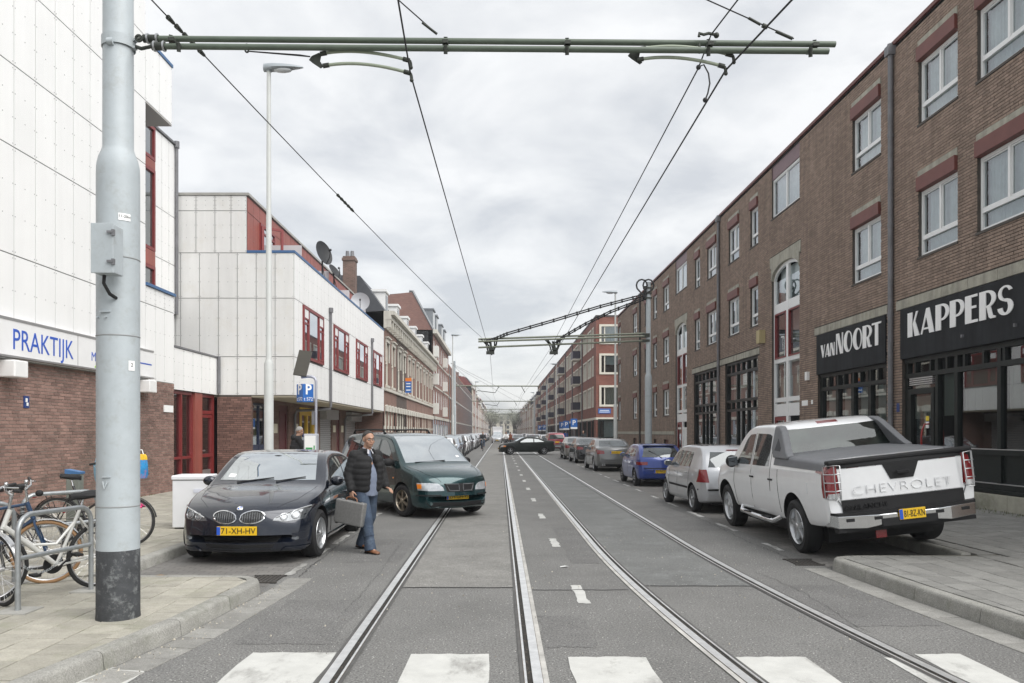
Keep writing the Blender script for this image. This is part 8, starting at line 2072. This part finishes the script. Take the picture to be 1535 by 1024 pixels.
def person(name, label, loc, rz, J, jacket='puffer', jmat=PUFF, tmat=JEANS, smat=SHIRT, shoemat=LEATH, hair=HAIRD, glasses=False, look=(0,1,-.05), group=None, fat=1.0, detail=True, s=1.0, open_front=True, hood=False, skin=None):
    t = thing(name, label, 'person', loc, rz, group)
    V = {k: Vector(v) for k, v in J.items() if isinstance(v, tuple)}
    m = MB()
    X = head_mesh(m, V['head'], look)
    cap(m, V['neck'], V['head']-Vector((0,.01,.06)), .062, .056)
    cap(m, V['pelvis']+Vector((0,0,.02)), V['chest'], .12, .14)
    for sd in ('R','L'):
        cap(m, V['chest']+Vector((0,0,.08)), V['sh'+sd], .07, .055); cap(m, V['sh'+sd], V['el'+sd], .05, .04); cap(m, V['el'+sd], V['wr'+sd], .038, .027)
        cap(m, V['hip'+sd], V['kn'+sd], .075, .05); cap(m, V['kn'+sd], V['an'+sd], .048, .036)
        cap(m, V['an'+sd], V['an'+sd]+Vector((0,.1,-.05)), .034, .03)
        hd = V.get('hd'+sd, (V['wr'+sd]-V['el'+sd])); pn = V.get('pn'+sd, Vector((-1 if sd == 'R' else 1, 0, 0))); hand(m, V['wr'+sd], hd, pn, J.get('curl'+sd, .45))
    me = remesh(m, .0065 if detail else .013, 2); me.materials.clear(); me.materials.append(skin or SKIN); obj('body', me, None, t)
    face_parts(t, X, glasses, hair)
    # trousers
    m = MB(); m.ball(V['pelvis'], (.165*fat,.12*fat,.13), n=18, m=12)
    for sd in ('R','L'):
        cap(m, V['hip'+sd], V['kn'+sd], .105*fat, .082, 14); an = V['an'+sd]; kn = V['kn'+sd]; cap(m, kn, kn.lerp(an,.75), .082, .074, 14); m.cyl(kn.lerp(an,.7), an+Vector((0,.015,-.045)), .074, .09, 14)
        for q in (.35,.62,.8): c = kn.lerp(an,q); m.lathe([(.0,-.012),(.086,0),(.0,.012)], 12, X=Matrix.Translation(c+Vector((0,.004,0))) @ Matrix.Rotation(R(18),4,'X'))
    me = remesh(m, .011, 2); me.materials.clear(); me.materials.append(tmat); obj('trousers', me, None, t)
    for sd in ('R','L'): shoe(t, V['an'+sd], V.get('ft'+sd, Vector((0,1,0))), shoemat, V['an'+sd].z-.085)
    # shirt
    pe, ch, nk = V['pelvis'], V['chest'], V['neck']
    if open_front:
        m = MB(); m.ball(pe.lerp(ch,.45)+Vector((0,.035*fat,0)), (.155*fat,.150*fat,.24), n=18, m=12); m.ball(ch+Vector((0,.015,0)), (.16,.12,.16), n=16, m=10); m.cyl(pe+Vector((0,.015,-.12)), pe.lerp(ch,.4)+Vector((0,.03,0)), .16*fat, .155*fat, 18); cap(m, ch+Vector((0,.0,.1)), nk+Vector((0,.0,.02)), .10, .068)
        me = remesh(m, .012, 2); me.materials.clear(); me.materials.append(smat); so = obj('shirt', me, None, t)
        m = MB()
        for sd in (-1,1): m.add([nk+Vector((sd*.012,.075,.02)), nk+Vector((sd*.07,.05,.045)), nk+Vector((sd*.075,.0,.055)), nk+Vector((sd*.08,.055,-.01)), nk+Vector((sd*.035,.105,-.045))], [(0,1,3,4),(1,2,3)])
        o = obj('collar', m, M('white_collar',(.6,.6,.64),.7), so); md = o.modifiers.new('s','SOLIDIFY'); md.thickness = .006
    # jacket
    m = MB(); axis = [(pe.lerp(ch, q)) for q in np.linspace(-.05, 1.22, 8 if jacket != 'puffer' else 6)]; gap = 34 if open_front else 4
    for k, c in enumerate(axis):
        q = k/(len(axis)-1); rx = ((.152 if jacket == 'puffer' else .185) + .02*math.sin(q*3))*fat*(1 if q < .9 else .9); ry = ((.125 if jacket == 'puffer' else .145) + .02*math.sin(q*2.5))*fat*(1 if q < .85 else .85); tr = .076 if jacket == 'puffer' else .055
        arcp = [(c.x + rx*math.sin(a), c.y + .02 + ry*math.cos(a) - .0, c.z) for a in [R(gap + (360-2*gap)*j/24) for j in range(25)]]
        m.tube(arcp, tr, 10); m.ball(arcp[0], tr, n=10, m=6); m.ball(arcp[-1], tr, n=10, m=6)
        if jacket != 'puffer' and k: p = axis[k-1].lerp(c,.5); m.tube([(p.x+x-c.x, p.y+y-c.y, p.z) for x, y, z in arcp], tr, 10)
    for sd in ('R','L'):
        sh, el, wr = V['sh'+sd], V['el'+sd], V['wr'+sd]; cap(m, ch+Vector((0,0,.12)), sh, .09, .085)
        for a, b, r0, r1, n in ((sh,el,.082,.074,4),(el,wr.lerp(el,.12),.074,.062,3)):
            for k in range(n+1): c = a.lerp(b,k/n); rr = r0+(r1-r0)*k/n; m.ball(c, rr, n=12, m=8)
            cap(m, a, b, r0*.86, r1*.86)
    m.tube([nk+Vector((.085*math.sin(a), .01+.075*math.cos(a), .0)) for a in [R(30+300*j/14) for j in range(15)]], .042, 8)
    if hood: m.ball(nk+Vector((0,-.10,-.01)), (.13,.075,.085), n=14, m=9)
    me = remesh(m, .0105 if detail else .016, 9 if jacket == 'puffer' else 5); me.materials.clear(); me.materials.append(jmat); jo = obj('jacket', me, None, t)
    if s != 1: t.scale = (s,s,s)
    return t
STAND = dict(pelvis=(0,0,.95), chest=(0,.0,1.27), neck=(0,.0,1.47), head=(0,.045,1.635), shR=(.20,-.01,1.41), shL=(-.20,-.01,1.41), elR=(.27,-.05,1.13), elL=(-.27,.02,1.13), wrR=(.27,.06,.89), wrL=(-.27,.18,.93),
             hipR=(.10,0,.91), hipL=(-.10,0,.91), knR=(.11,.05,.50), knL=(-.10,.02,.50), anR=(.12,.02,.09), anL=(-.11,-.06,.09))
J = dict(STAND); J.update(pelvis=(0,0,.955), chest=(0,.03,1.27), neck=(0,.04,1.475), head=(.0,.085,1.645), shR=(.215,.02,1.41), shL=(-.215,.02,1.41), elR=(.285,-.03,1.14), wrR=(.285,.05,.91), elL=(-.30,.04,1.14), wrL=(-.285,.15,.93), hdL=(.0,1,-.25), pnL=(.3,0,-1), hdR=(0,.15,-1), pnR=(-1,0,0), curlR=1.1,
         hipR=(.105,.01,.92), hipL=(-.105,0,.92), knR=(.12,.20,.51), knL=(-.11,.0,.50), anR=(.12,.27,.09), anL=(-.12,-.25,.10))
man = person('person', 'man in a black puffer jacket and jeans crossing with a grey briefcase', (-2.0,11.62,.0), R(-132), J, glasses=True, fat=1.14, look=(.18,1,-.10))
# briefcase hangs from the right hand
t = thing('briefcase', 'grey hard briefcase held by the man beside the dark saloon', 'briefcase', (0,0,0))
CASE = M('brushed_case', (.235,.232,.225), .45, .35, var=.15, vs=40, bump=.1, bs=200, local=True)
Xw = Matrix.Translation((-2.0,11.62,0)) @ rotz(R(-132)); hp = Xw @ Vector((.285,.07,.815))
t.location = hp; t.rotation_euler = (0, 0, R(-118+6))
tilt = Matrix.Rotation(R(-8),4,'X')
m = MB(); m.box((-.056,-.235,-.40),(.056,.235,-.055), X=tilt); cs = obj('shell', m, CASE, t, bevel=.02, seg=3)
m = MB(); m.box((-.003,-.239,-.404),(.003,.239,-.052), X=tilt); obj('rim', m, CHROME, t)
m = MB(); [m.cbox((.0,y,-.052),(.05,.05,.014), X=tilt) for y in (-.15,.15)]; obj('catch', m, CHROME, t)
m = MB(); [m.cbox((sx_*.03,y,-.405),(.03,.03,.012), X=tilt) for y in (-.19,.19) for sx_ in (-1,1)]; obj('foot', m, BLACK, t, kind='stuff')
m = MB(); m.tube([tilt @ Vector(p) for p in ((0,-.09,-.055),(0,-.085,-.025),(0,-.05,-.004),(0,.05,-.004),(0,.085,-.025),(0,.09,-.055))], .011, 8); obj('handle', m, LEATH, t, smooth=60)
# old man at the ticket machine
J = dict(STAND); J.update(head=(0,.06,1.62), elR=(.26,.10,1.16), wrR=(.16,.32,1.12), elL=(-.26,.08,1.16), wrL=(-.15,.32,1.10), anR=(.12,0,.09), anL=(-.12,.0,.09), hdR=(-.2,1,0), hdL=(.2,1,0), pnR=(0,0,-1), pnL=(0,0,-1))
person('person', 'white haired man in a dark hooded jacket at the ticket machine', (-5.35,20.75,.15), R(-62), J, 'smooth', M('charcoal_coat', (.018,.018,.02), .85, var=.2, vs=9, local=True), M('dark_trousers', (.03,.03,.035), .85), hair=HAIRG, look=(.1,1,-.25), open_front=False, hood=True)
# child with the colourful bag, almost hidden by the mast
J = dict(pelvis=(0,0,.52), chest=(0,-.01,.78), neck=(0,0,.95), head=(0,.03,1.10), shR=(.15,0,.90), shL=(-.15,0,.90), elR=(.22,.12,.74), wrR=(.18,.30,.66), elL=(-.21,.12,.74), wrL=(-.16,.30,.66),
         hipR=(.08,.02,.50), hipL=(-.08,.02,.50), knR=(.09,.30,.46), knL=(-.09,.30,.46), anR=(.09,.36,.16), anL=(-.09,.34,.16), hdR=(0,.4,-1), hdL=(0,.4,-1))
person('person', 'child in a pale blue top sitting on the bicycle behind the mast', (-5.62,11.30,.60), R(-90), J, 'smooth', M('pale_blue_top', (.24,.45,.60), .8), M('dark_leggings', (.03,.035,.06), .8), shoemat=M('pink_shoe', (.75,.06,.22), .5), open_front=False, s=.92)
t = thing('carrier_bag', 'blue and yellow carrier bag hanging beside the near mast', 'bag', (-5.10,11.14,1.10)); BAGB = M('bag_blue', (.03,.28,.60), .4, var=.3, vs=14, local=True, dirt=(.65,.10,.12), dirtamt=.8, ds=9); BAGY = M('bag_yellow', (.80,.50,.03), .4, var=.2, vs=14, local=True)
m = MB(); m.loft([[(x*w, y*d_, z) for x, y in ((-1,-.8),(0,-1),(1,-.8),(1.05,0),(1,.8),(0,1),(-1,.8),(-1.05,0))] for z, w, d_ in ((0,.085,.045),(.05,.10,.055),(.18,.095,.05),(.26,.09,.04))]); obj('blue_part', m, BAGB, t, smooth=60)
m = MB(); m.loft([[(x*w, y*d_, z) for x, y in ((-1,-.8),(0,-1),(1,-.8),(1.05,0),(1,.8),(0,1),(-1,.8),(-1.05,0))] for z, w, d_ in ((.26,.092,.042),(.31,.088,.036),(.34,.07,.022))]); obj('yellow_part', m, BAGY, t, smooth=60)
m = MB(); m.tube([(-.05,0,.33),(-.03,0,.40),(.03,0,.40),(.05,0,.33)], .008, 6); obj('handle', m, LETW, t)
# cyclists and walkers far down the street
SIT = dict(pelvis=(0,.20,1.02), chest=(0,.30,1.32), neck=(0,.34,1.51), head=(0,.38,1.67), shR=(.19,.32,1.45), shL=(-.19,.32,1.45), elR=(.27,.48,1.22), wrR=(.25,.62,1.10), elL=(-.27,.48,1.22), wrL=(-.25,.62,1.10),
         hipR=(.10,.22,.98), hipL=(-.10,.22,.98), knR=(.11,.56,.72), knL=(-.11,.50,.84), anR=(.11,.42,.26), anL=(-.11,.46,.44), hdR=(0,1,-.3), hdL=(0,1,-.3), pnR=(0,0,-1), pnL=(0,0,-1))
DKC = M('dark_jacket', (.02,.022,.026), .85)
def rider(x, y, lab, jm, tm, blab):
    bike((x,y+.5,.01), (0,-1), blab, (.03,.03,.03), (.02,.02,.02), 'dutch', 0, 0)
    person('person', lab, (x,y+.5,.01), R(180), SIT, 'smooth', jm, tm, hair=HAIRD, open_front=False, detail=False)
rider(-1.62, 73, 'cyclist in a dark jacket and blue jeans riding towards the camera', DKC, JEANS, 'black bicycle ridden along the left track')
rider(.62, 86, 'rider in a white jacket by the left of the dark coupe', LETW, MATS['dark_trousers'], 'bicycle of the rider in white beside the dark coupe')
J = dict(STAND)
walk = [(-5.6,60,'walker with brown hair on the left pavement by the terrace',M('brown_coat',(.12,.07,.04),.85),-90),(7.6,92,'walker in a bright blue jacket on the far right pavement',M('bright_blue_coat',(.02,.10,.45),.7),0),(7.4,70.2,'walker in black on the right by the parking signs',DKC,160),(1.2,92,'walker in a rust coat crossing behind the dark coupe',M('rust_coat',(.25,.08,.03),.8),90)]
for x, y, lab, jm, a in walk:
    person('person', lab, (x,y,.15 if abs(x) > 4 else .01), R(a), J, 'smooth', jm, MATS['dark_trousers'], open_front=False, detail=False)
# ================================================================== HAZE
m = MB(); m.box((-120,-40,-1.2),(120,620,18.5))
hz = bpy.data.materials.new('haze'); hz.use_nodes = True; nt = hz.node_tree; nt.nodes.clear()
o_ = nt.nodes.new('ShaderNodeOutputMaterial'); pv = nt.nodes.new('ShaderNodeVolumePrincipled'); pv.inputs['Color'].default_value = (.9,.93,.97,1); pv.inputs['Density'].default_value = .0007; pv.inputs['Anisotropy'].default_value = .2
nt.links.new(pv.outputs[0], o_.inputs['Volume'])
h = obj('haze', m, hz); h['kind'] = 'stuff'
